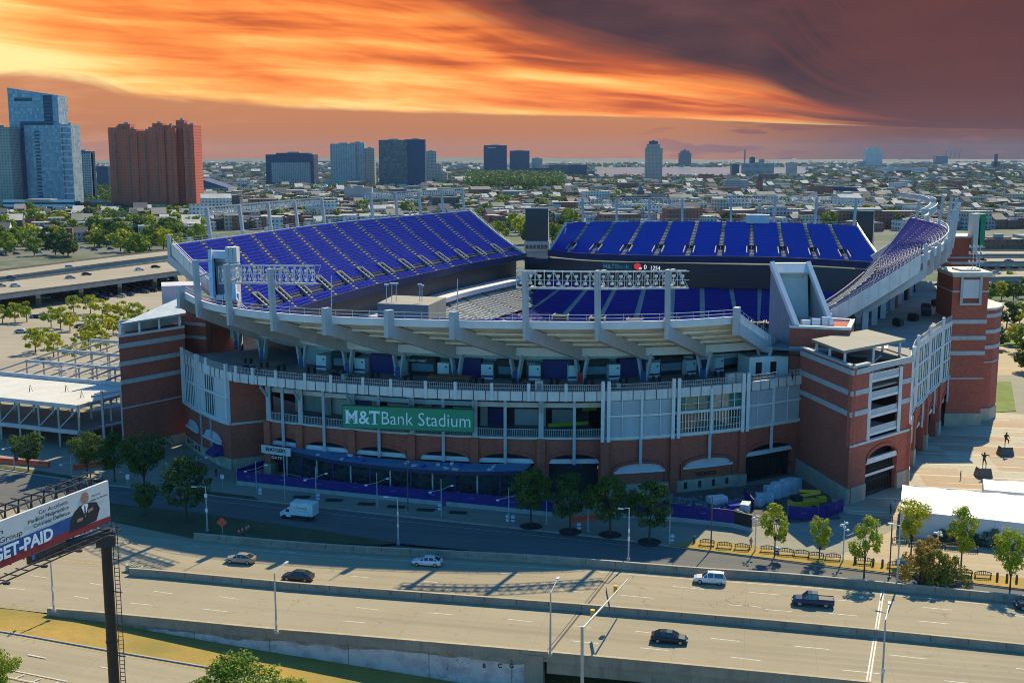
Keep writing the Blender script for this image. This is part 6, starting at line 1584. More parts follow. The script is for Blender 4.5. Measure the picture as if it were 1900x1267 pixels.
mb = MB(); mb.face([bp(3.36, .63, .163), bp(3.42, .42, .163), bp(3.28, .38, .163), bp(3.2, .43, .163), bp(3.24, .63, .163)])
for s in (3.42, 3.05): mb.face([bp(s + .09, .815, .163), bp(s - .09, .815, .163), bp(s - .09, .83, .163), bp(s + .09, .83, .163)])
mb.face([bp(3.4, .725, .163), bp(3.08, .725, .163), bp(3.08, .735, .163), bp(3.4, .735, .163)]); mb.build('printed_details', su, bb)
mb = MB(); mb.beam(V3(rt - bd * 10.4, zbot - .25) + fnrm * .2, V3(rt - bd * 6.0, zbot - .25) + fnrm * .2, .1, .5); mb.build('owner_plate', BK, bb)
bt('Clear Channel', 9.6, -.10, .36, WL, 3.2)
mb = MB(); mb.face([bp(10.15, -.11, .27), bp(9.8, -.11, .27), bp(9.8, -.01, .27), bp(10.15, -.01, .27)]); mb.build('owner_emblem', mat('logo_blue', (.05, .16, .45), .5), bb)
mb = MB()
for o in (-.9, -2.2): mb.beam(V3(lt, zbot - .3) + fnrm * o, V3(rt, zbot - .3) + fnrm * o, .22, .3)
for o in (-.5, -1.9):
    mb.beam(V3(lt, ztop + .5) + fnrm * o, V3(rt + bd * -.5, ztop + .5) + fnrm * o, .12)
    mb.beam(V3(lt, zbot + H_ * .5) + fnrm * o, V3(rt, zbot + H_ * .5) + fnrm * o, .15)
for k in range(13):
    s = LB * k / 12; a = rt - bd * s
    mb.beam(V3(a, zbot - .3) + fnrm * -.3, V3(a, ztop + .5) + fnrm * -.5, .12); mb.beam(V3(a, zbot - .3) + fnrm * -2.8, V3(a, ztop + .5) + fnrm * -1.9, .10); mb.beam(V3(a, ztop + .5) + fnrm * -.5, V3(a, ztop + .5) + fnrm * -2.8, .1); mb.beam(V3(a, zbot) + fnrm * -.3, V3(a, ztop) + fnrm * -2.8, .08)
mb.build('back_frame', M['dark_steel'], bb)
mb = MB()
for o in (.3, 1.3): mb.beam(V3(lt, zbot - .75) + fnrm * o, V3(rt, zbot - .75) + fnrm * o, .10)
for k in range(15): a = rt - bd * (LB * k / 14); mb.beam(V3(a, zbot - .75) + fnrm * -.2, V3(a, zbot - .75) + fnrm * 1.4, .08)
mb.build('catwalk', M['dark_steel'], bb)
for k in range(4):
    a = rt - bd * (2.5 + 4.2 * k); mb = MB(); mb.beam(V3(a, zbot - .75) + fnrm * 1.2, V3(a, zbot - .4) + fnrm * 2.3, .07); mb.box(tuple(V3(a, zbot - .55) + fnrm * 2.3), .5, .3, .2); mb.build('sign_lamp', M['dark_steel'], bb)
pc = D(197, 1010, 104); pb = V3(D(214, 1262, 104), -4.4); pb = V3(pc, -4.4)
mb = MB(); mb.tube(V3(pc, -4.4), V3(pc, zbot - .4), .54, .48, 20); po = mb.build('pole', mat('dark_weathered_steel', (.034, .030, .028), .45, .3, var=.15, scale=.8, streak=.5), bb, smooth=False)
mb = MB(); mb.box((pc.x, pc.y, zbot - 2.0), 1.7, 1.6, 1.4, .3); mb.build('pole_head', M['dark_steel'], bb)
mb = MB(); mb.beam(V3(pc, zbot - .9), V3(rt - bd * 9, zbot - .9) - fnrm * 1.2, .8, .9); mb.build('cantilever_beam', M['dark_steel'], bb)
mb = MB()
for s in (.75, 1.2): mb.beam(V3(pc, -4) + Vector((s, -.3, 0)), V3(pc, zbot + .6) + Vector((s, -.3, 0)), .06)
z = -4.0
while z < zbot: mb.beam(V3(pc, z) + Vector((.75, -.3, 0)), V3(pc, z) + Vector((1.2, -.3, 0)), .05); z += .4
z = 0.0
while z < zbot: mb.beam(V3(pc, z) + Vector((.5, 0, 0)), V3(pc, z) + Vector((1.35, -.3, 0)), .08); z += 3.2
mb.build('ladder', M['dark_steel'], bb)
mb = MB(); mb.tube(V3(pc, 8.3), V3(pc, 8.55), .60, .60, 20); mb.tube(V3(pc, 17.3), V3(pc, 17.5), .56, .56, 20); mb.build('pole_collar', M['black'], bb)
# ---------------------------------------------------------------- pavilion and fences before the facade
RZ = 0.14
def Gp(x, y, z=.14): return G(x, y, z)
bk = [G(x, y, 6.1) for x, y in ((560, 824), (640, 842), (700, 850), (818, 858), (900, 861), (985, 860))]; fr = [G(x, y, 6.1) for x, y in ((528, 834), (620, 853), (700, 863), (788, 871), (880, 875), (968, 873))]
bk = curve(bk, 24); fr = curve(fr, 24)
pv = thing('pavilion', 'long low pavilion with blue roof and dark glass walls along the arches', 'pavilion', V3(fr[12], 0))
mb = MB()
mb.ribbon([V3(p, 6.1) for p in fr], [V3(p, 6.2) for p in bk]); mb.ribbon([V3(p, 5.7) for p in bk], [V3(p, 5.65) for p in fr])
mb.ribbon([V3(p, 5.65) for p in fr], [V3(p, 6.1) for p in fr])
for i in (0, -1): mb.face([V3(fr[i], 5.65), V3(bk[i], 5.7), V3(bk[i], 6.2), V3(fr[i], 6.1)])
mb.build('roof', M['blue_roof'], pv)
mb = MB()
for a, b in zip(fr, fr[1:]): mb.beam(V3(a, 5.75), V3(b, 5.75), .25, .7)
mb.build('roof_fascia', mat('navy_fascia', (.02, .03, .09), .5), pv)
ins = [p.lerp(q, .12) for p, q in zip(fr, bk)]
mb = MB(); mb.ribbon([V3(p, .1) for p in ins], [V3(p, 5.7) for p in ins]); mb.build('glass_wall', M['dark_glass'], pv)
for i in range(0, 25, 2): mb = MB(); mb.beam(V3(ins[i], .1) + Vector((0, -.1, 0)), V3(ins[i], 5.7) + Vector((0, -.1, 0)), .28); mb.build('wall_post', M['purple'] if i % 4 else M['steel'], pv)
mb = MB(); mb.ribbon([V3(p, 1.05) + Vector((0, -.05, 0)) for p in ins], [V3(p, 1.2) + Vector((0, -.05, 0)) for p in ins]); mb.build('wall_rail', M['steel'], pv)
for k in range(2, 23, 3): mb = MB(); p = V3(ins[k].lerp(bk[k], .3), .1); mb.box((p.x, p.y, .1), 2.6, 1.0, 1.1, .1); mb.build('bar_counter', M['yellow'] if k == 8 else M['wood'], pv)
rr = random.Random(8)
for k in range(26):
    f = rr.random(); i = rr.randrange(2, 24); p = fr[i].lerp(bk[i], .15 + .7 * f); mb = MB(); mb.box((p.x, p.y, 6.12), rr.uniform(.4, 1.3), rr.uniform(.4, .9), rr.uniform(.15, .5), rr.uniform(0, 3)); mb.build('roof_vent', [M['steel_light'], M['steel'], M['seat']][k % 3], pv)
def fence(name, pts, label, cat, h, m, post=2.5, th=.08, base=None, z=.14, mark=None):
    P = curve([G(x, y, z) for x, y in pts], max(2, int(sum((G(*b, z) - G(*a, z)).length for a, b in zip(pts, pts[1:])) / post))); o = thing(name, label, cat, P[len(P) // 2]); n = normals(P)
    b0 = base[0] if base else 0
    mb = MB(); mb.sweep(P, n, [(-th, b0), (th, b0), (th, b0 + h), (-th, b0 + h)]); mb.build('panel', m, o)
    for k, p in enumerate(P):
        if k % 2 == 0: mb = MB(); mb.beam(p, p + Vector((0, 0, b0 + h + .1)), .12); mb.build('post', M['galv'], o)
    if base: mb = MB(); mb.sweep(P, n, [(-.32, 0), (.32, 0), (.14, base[0]), (-.14, base[0])]); mb.build('concrete_foot', base[1], o)
    if mark:
        for k in range(1, len(P) - 1, 3):
            p = P[k]; d = (P[k + 1] - P[k]).normalized(); mb = MB(); q = p + Vector((d.y, -d.x, 0)) * .1 + Vector((0, 0, b0 + h * .55)); mb.beam(q - d * .55, q + d * .55, .03, .14); mb.build('banner_mark', mark, o)
    return o
JB = mat('old_jersey_barrier', (.40, .40, .36), .9, scale=.5, streak=.4, fine=.3); LIL = mat('pale_banner_print', (.20, .14, .42), .6)
fence('banner_fence', [(440, 898), (560, 911), (740, 929), (900, 944), (1026, 957)], 'long purple banner fence on concrete blocks in front of the pavilion', 'fence', 1.9, M['banner'], base=(.75, JB), mark=LIL)
fence('banner_fence', [(440, 892), (497, 872)], 'short purple banner fence closing the left end of the pavilion yard', 'fence', 1.6, M['banner'], base=(.7, JB))
fence('banner_fence', [(1108, 955), (1180, 960), (1250, 966), (1362, 978)], 'purple banner fence before the building materials', 'fence', 2.3, M['banner'], base=(.75, JB), mark=LIL)
fence('banner_fence', [(1362, 978), (1395, 986)], 'short black fence panel beside the white cluster lamp', 'fence', 2.2, M['black'], base=(.7, JB))
fence('banner_fence', [(1380, 925), (1398, 948)], 'small purple fence return left of the wrapped pallets', 'fence', 2.2, M['banner'])
fence('banner_fence', [(1462, 962), (1500, 966), (1530, 962), (1564, 948)], 'purple banner fence around the yellow lift', 'fence', 2.4, M['banner'], mark=LIL)
for k, (a, b) in enumerate((((-30, 856), (92, 866)), ((135, 872), (205, 862)))):
    P = curve([Gp(*a), Gp(*b)], 7)
    for j in range(7):
        mid_ = (P[j] + P[j + 1]) / 2; d = (P[j + 1] - P[j]); o = thing('water_barrier', 'AUTO2', 'barrier', mid_, 'orange water filled barriers'); L = d.length * .48; u = d.normalized(); s = Vector((-u.y, u.x, 0))
        mb = MB(); A, B = mid_ - u * L, mid_ + u * L; mb.hexa([A - s * .35, B - s * .35, B + s * .35, A + s * .35], [q + Vector((0, 0, 1.1)) for q in (A - s * .14, B - s * .14, B + s * .14, A + s * .14)]); mb.build('barrier_shell', M['orange'], o)
        mb = MB(); mb.beam(A + Vector((0, 0, .75)), B + Vector((0, 0, .75)), .52, .10); mb.build('side_rib', M['red'], o)
        o['label'] = '%s orange plastic barrier from the left in the %s run' % ('first second third fourth fifth sixth seventh'.split()[j], 'far left' if k == 0 else 'tower side')
for j, x in enumerate((1066, 1078, 1090, 1101)):
    p = Gp(x, 968 - j * 1.2); o = thing('water_barrier', 'orange barrier between the two middle dark trees, %s from the left' % 'first second third fourth'.split()[j], 'barrier', p, 'orange water filled barriers'); mb = MB(); mb.hexa([p + Vector((a, b, 0)) for a, b in ((-.6, -.3), (.6, -.3), (.6, .3), (-.6, .3))], [p + Vector((a, b, 1.0)) for a, b in ((-.6, -.12), (.6, -.12), (.6, .12), (-.6, .12))]); mb.build('barrier_shell', M['orange'], o); mb = MB(); mb.beam(p + Vector((-.6, 0, .6)), p + Vector((.6, 0, .6)), .5, .1); mb.build('side_rib', M['red'], o)
# cones and signs on the island
for j, (x, y) in enumerate(((443, 990), (450, 987), (457, 984), (461, 981))):
    p = G(x, y, .1); o = thing('traffic_cone', '%s orange traffic cone from the left on the grass island' % 'first second third fourth'.split()[j], 'traffic cone', p, 'cones on the grass island'); mb = MB(); mb.tube(p, p + Vector((0, 0, .95)), .24, .05, 8); mb.box((p.x, p.y, p.z), .55, .55, .06); mb.build('cone_body', M['orange'], o); mb = MB(); mb.tube(p + Vector((0, 0, .45)), p + Vector((0, 0, .62)), .16, .125, 8); mb.build('white_sleeve', M['white'], o)
p = G(413, 994, .1); o = thing('work_sign', 'orange diamond road work sign on the grass island', 'sign', p); mb = MB(); mb.beam(p, p + Vector((0, 0, 2.4)), .1); mb.build('post', M['galv'], o); mb = MB(); c = p + Vector((0, -.1, 2.4)); mb.hexa([c + Vector(v) for v in ((-.9, -.03, 0), (0, -.03, -.9), (0, .03, -.9), (-.9, .03, 0))], [c + Vector(v) for v in ((0, -.03, .9), (.9, -.03, 0), (.9, .03, 0), (0, .03, .9))]); mb.build('sign_face', M['orange'], o)
for j, (x, y, m_) in enumerate(((137, 935, 'red'), (238, 905, 'white'), (413, 905, 'white'))):
    p = Gp(x, y); o = thing('road_sign', ('small red road sign below the billboard edge', 'small white road sign by the left pavement kerb', 'small white sign on the left pavement')[j], 'sign', p); mb = MB(); mb.beam(p, p + Vector((0, 0, 2.6)), .09); mb.build('post', M['galv'], o); mb = MB(); mb.box((p.x, p.y - .08, 2.0), .7, .05, .8); mb.build('sign_face', M[m_], o)
# ---------------------------------------------------------------- building site between fence and gate
for j, (x, y, w, h) in enumerate(((1418, 932, 3.2, 1.6), (1432, 925, 2.8, 2.4), (1446, 922, 3.0, 2.8), (1462, 918, 2.8, 3.0), (1474, 914, 2.4, 2.6), (1408, 938, 2.0, 1.2), (1383, 948, 2.6, 1.4))):
    p = G(x, y, .22); o = thing('wrapped_pallet', '%s pale blue wrapped pallet from the left by the dark gate' % 'second third fourth fifth sixth first lone'.split()[j], 'pallet', p, 'wrapped pallets of the building site'); mb = MB(); mb.box((p.x, p.y, .35), w, 1.6, h, .2 * j); mb.build('wrapped_goods', mat('pale_wrap', (.48, .60, .66), .45, var=.15, scale=1.2), o); mb = MB(); mb.box((p.x, p.y, .22), w + .2, 1.7, .14, .2 * j); mb.build('pallet_base', M['wood'], o)
p = G(1490, 945, .22); lf = thing('boom_lift', 'yellow boom lift folded inside the purple fence', 'lift', p)
mb = MB(); mb.box((p.x, p.y, .9), 5.2, 2.1, 1.1, .25); mb.build('chassis', M['yellow'], lf); mb = MB(); mb.box((p.x - 1.3, p.y - .2, 2.0), 1.6, 1.7, .9, .25); mb.build('engine_cover', M['black'], lf)
mb = MB(); a = p + Vector((-1.6, .2, 2.3)); mb.beam(a, a + Vector((5.0, 1.4, .5)), .5, .5); mb.beam(a + Vector((5.0, 1.4, .6)), a + Vector((1.0, .5, 1.0)), .4, .4); mb.build('boom', M['yellow'], lf)
for dx, dy in ((-1.7, -1), (1.7, -1), (-1.7, 1), (1.7, 1)): mb = MB(); mb.tube((p.x + dx, p.y + dy - .2, .75), (p.x + dx, p.y + dy + .2, .75), .55, n=10); mb.build('wheel', TYRE, lf)
mb = MB(); mb.box((p.x + 3.6, p.y + 1.2, 1.3), 1.6, 1.0, 1.0, .25); mb.build('basket', M['yellow'], lf)
rr = random.Random(31)
mb = MB()
for k in range(170):
    x, y = rr.uniform(1255, 1385), rr.uniform(926, 960); q = G(x, y, .22); mb.box((q.x, q.y, .22), rr.uniform(.3, 2.6), rr.uniform(.2, .9), rr.uniform(.1, .7), rr.uniform(0, 3))
tag(mb.build('building_debris', mat('site_debris', (.30, .34, .36), .8, var=.3, scale=.9, c2=(.06, .08, .09))), 'jumbled boards and rubble inside the purple fence', 'debris', kind='stuff')
for j, (x, y, m_, lab) in enumerate(((1330, 936, 'steel_light', 'white site container near the ticket windows'), (1365, 944, 'seat', 'blue tarpaulin covered stack inside the purple fence'))):
    p = G(x, y, .22); o = thing('covered_stack', lab, 'stack', p); mb = MB(); mb.box((p.x, p.y, .22), 3.4, 2, 1.6 - j * .6, .3); mb.build('cover', M[m_], o); mb = MB(); mb.beam(p + Vector((-1.7, -1.05, .9)), p + Vector((1.7, -1.05, .9)), .06); mb.build('strap', M['black'], o)
# ---------------------------------------------------------------- white tents, hedge wall
def tent(label, a, b, c, d, z, zr, n=5):
    """a,b back corners (px), c,d front corners (px), eave height z, ridge zr"""
    A, B, C_, D_ = (V3(G(q[0], q[1], z), z) for q in (a, b, c, d)); o = thing('event_tent', label, 'tent', V3(D_, .2)); mb = MB()
    R0, R1 = (A + D_) / 2 + Vector((0, 0, zr)), (B + C_) / 2 + Vector((0, 0, zr))
    for k in range(n):
        f0, f1 = k / n, (k + 1) / n; fm = (f0 + f1) / 2
        for P0, P1 in ((D_, C_), (B, A)):
            if P0 is B: p0, p1, r0, r1 = A.lerp(B, f1), A.lerp(B, f0), R0.lerp(R1, f1), R0.lerp(R1, f0)
            else: p0, p1, r0, r1 = D_.lerp(C_, f0), D_.lerp(C_, f1), R0.lerp(R1, f0), R0.lerp(R1, f1)
            m0 = (p0 + p1) / 2 - Vector((0, 0, .15)); m1 = (r0 + r1) / 2 - Vector((0, 0, .25)); mb.face([p0, m0, m1, r0]); mb.face([m0, p1, r1, m1])
    mb.face([A, D_, R0]); mb.face([C_, B, R1]); mb.build('canvas_roof', mat('tent_canvas', (.66, .65, .63), .7, var=.05), o)
    mb = MB()
    for P0, P1 in ((D_, C_), (C_, B), (B, A), (A, D_)): mb.face([V3(P0, .2), V3(P1, .2), P1 - Vector((0, 0, .02)), P0 - Vector((0, 0, .02))])
    mb.build('canvas_wall', MATS['tent_canvas'], o)
    for k in range(n + 1): mb = MB(); p_ = D_.lerp(C_, k / n) + Vector((0, -.08, 0)); mb.beam(V3(p_, .2), p_ + Vector((0, 0, .05)), .16); mb.beam(p_, R0.lerp(R1, k / n) + Vector((0, 0, .05)), .12); mb.build('tent_frame', M['white'], o)
tent('long white tent with panelled roof behind the hedge at the right edge', (1674, 899), (2100, 935), (2100, 992), (1672, 946), 4.6, .9, 7)
tent('smaller white tent behind the long one at the right edge', (1823, 888), (2080, 906), (2080, 930), (1826, 908), 4.6, .7, 4)
# ---------------------------------------------------------------- people and statues (skinned figures)
def figure(name, label, cat, base, joints, mcloth, mskin, scale=1.0, rz=0.0, group=None, hair=None):
    """joints: dict name->(x,y,z,r) for a standing 1.75 m person facing -Y; returns body as one skinned mesh"""
    order = [('hip', 'waist'), ('waist', 'chest'), ('chest', 'neck'), ('neck', 'head'), ('head', 'crown'), ('chest', 'lsh'), ('lsh', 'lel'), ('lel', 'lha'), ('chest', 'rsh'), ('rsh', 'rel'), ('rel', 'rha'), ('hip', 'lhp'), ('lhp', 'lkn'), ('lkn', 'lan'), ('lan', 'lto'), ('hip', 'rhp'), ('rhp', 'rkn'), ('rkn', 'ran'), ('ran', 'rto')]
    bm = bmesh.new(); sk = bm.verts.layers.skin.verify(); vs = {}
    for k, (x, y, z, r) in joints.items():
        v = bm.verts.new((x, y, z)); v[sk].radius = (r, r); v[sk].use_root = (k == 'hip'); vs[k] = v
    for a, b in order: bm.edges.new((vs[a], vs[b]))
    me = bpy.data.meshes.new(name); bm.to_mesh(me); bm.free(); o = bpy.data.objects.new(name, me); col.objects.link(o)
    m1 = o.modifiers.new('skin', 'SKIN'); m2 = o.modifiers.new('sub', 'SUBSURF'); m2.levels = 1; m2.render_levels = 1
    o.location = base; o.rotation_euler = (0, 0, rz); o.scale = (scale,) * 3; me.materials.append(mcloth); tag(o, label, cat, group)
    h = MB(); c = joints['head']; h.sph((c[0], c[1] - .01, c[2] + .05), .105, 1.2, 10, 7); ho = h.build('hair' if hair else 'head_cap', hair or mcloth, None, True); ho.parent = o
    if mskin:
        h = MB(); h.sph((c[0], c[1] - .035, c[2] + .02), .092, 1.15, 10, 7); f = h.build('face', mskin, None, True); f.parent = o
    return o
def pose(**kw):
    J = dict(hip=(0, 0, .95, .13), waist=(0, 0, 1.08, .12), chest=(0, 0, 1.35, .15), neck=(0, 0, 1.50, .055), head=(0, -.01, 1.62, .085), crown=(0, 0, 1.72, .07), lsh=(.19, 0, 1.43, .065), lel=(.24, .02, 1.15, .045), lha=(.23, -.06, .90, .038), rsh=(-.19, 0, 1.43, .065), rel=(-.24, .02, 1.15, .045), rha=(-.23, -.06, .90, .038), lhp=(.10, 0, .90, .095), lkn=(.11, -.02, .50, .065), lan=(.11, .02, .08, .045), lto=(.12, -.14, .04, .04), rhp=(-.10, 0, .90, .095), rkn=(-.11, -.02, .50, .065), ran=(-.11, .02, .08, .045), rto=(-.12, -.14, .04, .04))
    J.update(kw); return J
BRZ = mat('dark_bronze', (.06, .045, .03), .4, .6, var=.2, scale=3); GRN = mat('dark_granite', (.10, .10, .09), .5, scale=1.5, fine=.3)
def statue(label, px, py, joints, h):
    b = Gp(px, py); o = thing('statue', label, 'statue', b); mb = MB(); mb.hexa([b + Vector(v) for v in ((-1.5, -1.2, 0), (1.5, -1.2, 0), (1.5, 1.2, 0), (-1.5, 1.2, 0))], [b + Vector(v) for v in ((-1.15, -.9, 1.9), (1.15, -.9, 1.9), (1.15, .9, 1.9), (-1.15, .9, 1.9))]); mb.build('pedestal', GRN, o)
    f = figure('bronze_figure', None, None, Vector((0, 0, 1.9)), joints, BRZ, None, h); f.parent = o; f.location = (0, 0, 1.9)
    for k in ('label', 'category'):
        if k in f: del f[k]
statue('dark bronze football statue with arms out on the nearer pedestal', 1824, 884, pose(lsh=(.21, 0, 1.43, .09), lel=(.46, .05, 1.42, .06), lha=(.66, .02, 1.30, .045), rsh=(-.21, 0, 1.43, .09), rel=(-.40, -.1, 1.55, .06), rha=(-.30, -.2, 1.72, .06), lkn=(.22, -.08, .50, .07), lan=(.26, .05, .08, .05), lto=(.3, -.08, .04, .04)), 1.75)
statue('dark bronze statue with one raised knee on the farther pedestal', 1865, 844, pose(lkn=(.18, -.35, .85, .075), lan=(.16, -.25, .45, .05), lto=(.16, -.38, .40, .04), rel=(-.3, -.15, 1.2, .06), rha=(-.15, -.35, 1.25, .05), lel=(.34, .12, 1.2, .06), lha=(.4, -.05, 1.0, .045)), 1.75)
SK = mat('skin_tone', (.42, .24, .16), .6); CL = [mat('cloth_navy', (.02, .025, .06), .9), mat('cloth_pink', (.5, .16, .2), .9), mat('cloth_dark', (.03, .03, .035), .9), mat('cloth_white', (.55, .55, .55), .9)]; HR = mat('dark_hair', (.03, .02, .015), .7)
for j, (x, y, c, lab, rz) in enumerate(((401, 884, 0, 'person in dark clothes standing on the left pavement', .6), (408, 884, 1, 'person in a pink top beside the one in dark clothes', -.8), (1782, 889, 2, 'person in black walking alone on the brick plaza', 1.2), (1800, 782, 2, 'person standing at the foot of the far brick tower', .3), (1661, 946, 3, 'person in white by the left end of the long tent', 2.0), (1652, 952, 0, 'person in navy by the left end of the long tent', 1.0), (1393, 1016, 1, 'person in pink sitting area end near the three sunlit benches', 2.5), (891 * 1.65, 708, 2, 'person near the white service room on the terrace', .5))):
    figure('person', lab, 'person', G(x, y, .2 if j < 7 else 20.0), pose(lkn=(.12, -.12, .5, .065), lan=(.12, -.02, .08, .045)) if j in (2, 5) else pose(), CL[c], SK, 1.02, rz, hair=HR)
# ---------------------------------------------------------------- benches, bollards, bins
bn = thing('bench', 'x', 'bench', (0, 0, 0), 'curved back benches along the pavement'); WD = mat('bench_timber', (.16, .10, .06), .7, var=.2, scale=3)
mb = MB(); [mb.box((0, -.1 + .13 * k, .45), 2.4, .10, .05) for k in range(4)]; mb.build('seat', WD, bn)
mb = MB()
for k in range(9): x = -1.05 + k * .2625; mb.box((x, .42, .5), .09, .05, .35 + .28 * math.cos(x * 1.25) , 0)
for k in range(8): x0, x1 = -1.2 + k * .3, -.9 + k * .3; mb.beam((x0, .42, .86 + .28 * math.cos(x0 * 1.25)), (x1, .42, .86 + .28 * math.cos(x1 * 1.25)), .06, .12)
mb.build('backrest', WD, bn)
for s in (-1, 1): mb = MB(); mb.box((s * 1.1, .15, 0), .09, .6, .46); mb.box((s * 1.18, .12, .46), .08, .6, .26); mb.build('leg', M['dark_steel'], bn)
km = kidmap_of(bn); BN = [(1312, 1012), (1344, 1017), (1377, 1020), (1425, 1024), (1458, 1029), (1487, 1032), (1514, 1036), (1545, 1039), (1602, 1046), (1661, 1054), (1788, 1068), (1823, 1072), (1668, 1008), (1700, 1012), (1735, 1016), (1767, 1019), (1800, 1023)]
BNL = ['leftmost sunlit bench beside the slim pole', 'middle one of the three sunlit benches on the verge', 'right one of the three sunlit benches on the verge'] + ['%s shaded bench from the left before the square' % k for k in 'first second third fourth'.split()] + ['bench at the edge of the shadow right of the square', 'bench between the bollards behind the slender tree', 'bench left of the orange shrubs', 'bench right of the orange shrubs', 'rightmost bench by the last bollards'] + ['%s bench from the left in the row along the hedge' % k for k in 'first second third fourth fifth'.split()]
for j, ((x, y), lab) in enumerate(zip(BN, BNL)):
    p = Gp(x, y) + Vector((0, 0, .12)); o = bn if j == 0 else copy_tree(bn, km, p, 0); o.location = p; o.rotation_euler = (0, 0, -.20 + math.pi); o['label'] = lab
bo = thing('bollard', 'x', 'bollard', (0, 0, 0), 'timber bollards on the pavement'); mb = MB(); mb.tube((0, 0, 0), (0, 0, 1.15), .2, .19, 8); mb.build('post', WD, bo); mb = MB(); mb.tube((0, 0, 1.15), (0, 0, 1.22), .15, .05, 8); mb.build('cap', WD, bo); km = kidmap_of(bo)
for j, (x, y) in enumerate(((1288, 1008), (1586, 1046), (1620, 1050), (1637, 1052), (1850, 1077), (1868, 1079), (1886, 1081))):
    p = Gp(x, y) + Vector((0, 0, .12)); o = bo if j == 0 else copy_tree(bo, km, p, 0); o.location = p; o['label'] = ['lone timber bollard left of the sunlit benches', 'first timber bollard left of the brown pole', 'second timber bollard left of the brown pole', 'third timber bollard, beside the brown pole', 'first bollard at the right edge', 'second bollard at the right edge', 'last bollard at the right edge'][j]
bi = thing('litter_bin', 'x', 'litter bin', (0, 0, 0), 'white litter bins on the pavement'); mb = MB(); mb.tube((0, 0, 0), (0, 0, 1.0), .34, .36, 10); mb.build('bin_body', M['white'], bi); mb = MB(); mb.tube((0, 0, .45), (0, 0, .62), .375, .375, 10); mb.build('blue_band', M['seat'], bi); mb = MB(); mb.sph((0, 0, 1.0), .36, .6, 8, 4); mb.build('lid', M['steel'], bi); km = kidmap_of(bi)
for j, (x, y, lab) in enumerate(((483, 916, 'white bin near the left end of the purple fence'), (816, 945, 'white bin before the middle of the purple fence'), (590, 926, 'white bin by the second double lamp'), (942, 966, 'left one of two bins left of the dark trees'), (952, 967, 'right one of two bins left of the dark trees'), (1074, 981, 'white bin between the two left dark trees'), (1247, 1003, 'white bin beside the right pale pole'), (1441, 1027, 'white bin behind the tall yellow green tree'), (188, 884, 'white bin beside the billboard corner'), (238, 889, 'white bin left of the vase shaped tree'))):
    p = Gp(x, y); o = bi if j == 0 else copy_tree(bi, km, p, 0); o.location = p; o['label'] = lab
for j, (x, y) in enumerate(((560, 922), (620, 928), (680, 935), (735, 940), (790, 946), (850, 951), (985, 976), (1058, 986), (1132, 992), (1205, 1005))):
    p = Gp(x, y); mb = MB(); mb.box((p.x, p.y, .16), 3.2, 1.6, .05, -.15) if j < 6 else mb.tube((p.x, p.y, .16), (p.x, p.y, .24), 2.0, 1.8, 14); o = mb.build('tree_pit', mat('mulch', (.035, .03, .025), .95)); o.data.transform(Matrix.Translation(-p)); o.location = p; tag(o, ('%s dark grate in the pavement from the left' % 'first second third fourth fifth sixth'.split()[j]) if j < 6 else 'mulched pit under the %s dark street tree from the left' % 'first second third fourth'.split()[j - 6], 'tree pit', 'tree pits in the pavement')
# crash cushion at the median end
p = G(262, 1062, 0); o = thing('crash_cushion', 'row of grey crash drums at the left end of the median barrier', 'crash cushion', p); q = G(238, 1058, 0)
for k in range(6): c = p.lerp(q, k / 5); mb = MB(); mb.tube(c, c + Vector((0, 0, .95)), .42, .42, 8); mb.build('drum', M['concrete'], o)
# ---------------------------------------------------------------- clutter on the near terrace
rr = random.Random(12)
def on_ter(t, off, z=20.0): return pt(FN, t, -off, z)
CLT = [(.20, 3.2, 'umbrella_cart', 'dark cart with folded parasols near the left terrace railing'), (.345, 4.2, 'umbrella_cart', 'cluster of stacked bins and chairs behind the railing over the sign'), (.50, 5.0, 'low_shed', 'long dark covered bar on the terrace above the sign'), (.60, 3.6, 'umbrella_cart', 'pair of covered carts above the sign right end'), (.62, 2.6, 'crate', 'cream crate standing by the terrace railing'), (.72, 3.4, 'umbrella_cart', 'stack of dark metal racks left of the grey louvres'), (.885, 2.2, 'double_crate', 'two cream cabinets by the railing over the green glass')]
for t, off, k, lab in CLT:
    p = on_ter(t, off); d = (pt(FN, t + .01) - pt(FN, t - .01)).normalized(); rz = math.atan2(d.y, d.x); o = thing('covered_bar' if k == 'low_shed' else 'vendor_cart' if k == 'umbrella_cart' else 'cabinet', lab, 'bar' if k == 'low_shed' else 'cart' if k == 'umbrella_cart' else 'cabinet', p)
    if k == 'low_shed':
        mb = MB(); mb.box((p.x, p.y, 20), 8.0, 2.6, 1.8, rz); mb.build('cover', mat('dark_cover', (.08, .07, .06), .8), o); mb = MB(); mb.box((p.x, p.y, 21.8), 8.3, 2.9, .12, rz); mb.build('top_board', M['wood'], o)
    elif k == 'umbrella_cart':
        for j in range(5):
            q = p + d * (j * .9 - 1.8) + Vector((rr.uniform(-.2, .2), rr.uniform(-.5, .5), 0)); mb = MB(); mb.box((q.x, q.y, 20.25), .8, .9, rr.uniform(.7, 1.4), rz + rr.uniform(-.3, .3)); mb.build('covered_box', [M['black'], M['purple'], M['dark_steel'], M['galv']][j % 4], o)
            for s in (-.25, .25): mb = MB(); mb.tube((q.x + s, q.y, 20.13), (q.x + s + .06, q.y, 20.13), .13, n=8); mb.build('wheel', TYRE, o)
    else:
        for j in range(1 if k == 'crate' else 2): q = p + d * (j * 1.9); mb = MB(); mb.box((q.x, q.y, 20), 1.5, 1.1, 1.9, rz); mb.build('cabinet_box', M['offwhite'], o); mb = MB(); mb.box((q.x, q.y - .56, 20.3), .9, .05, 1.2, rz); mb.build('cabinet_door', M['canopy'], o)
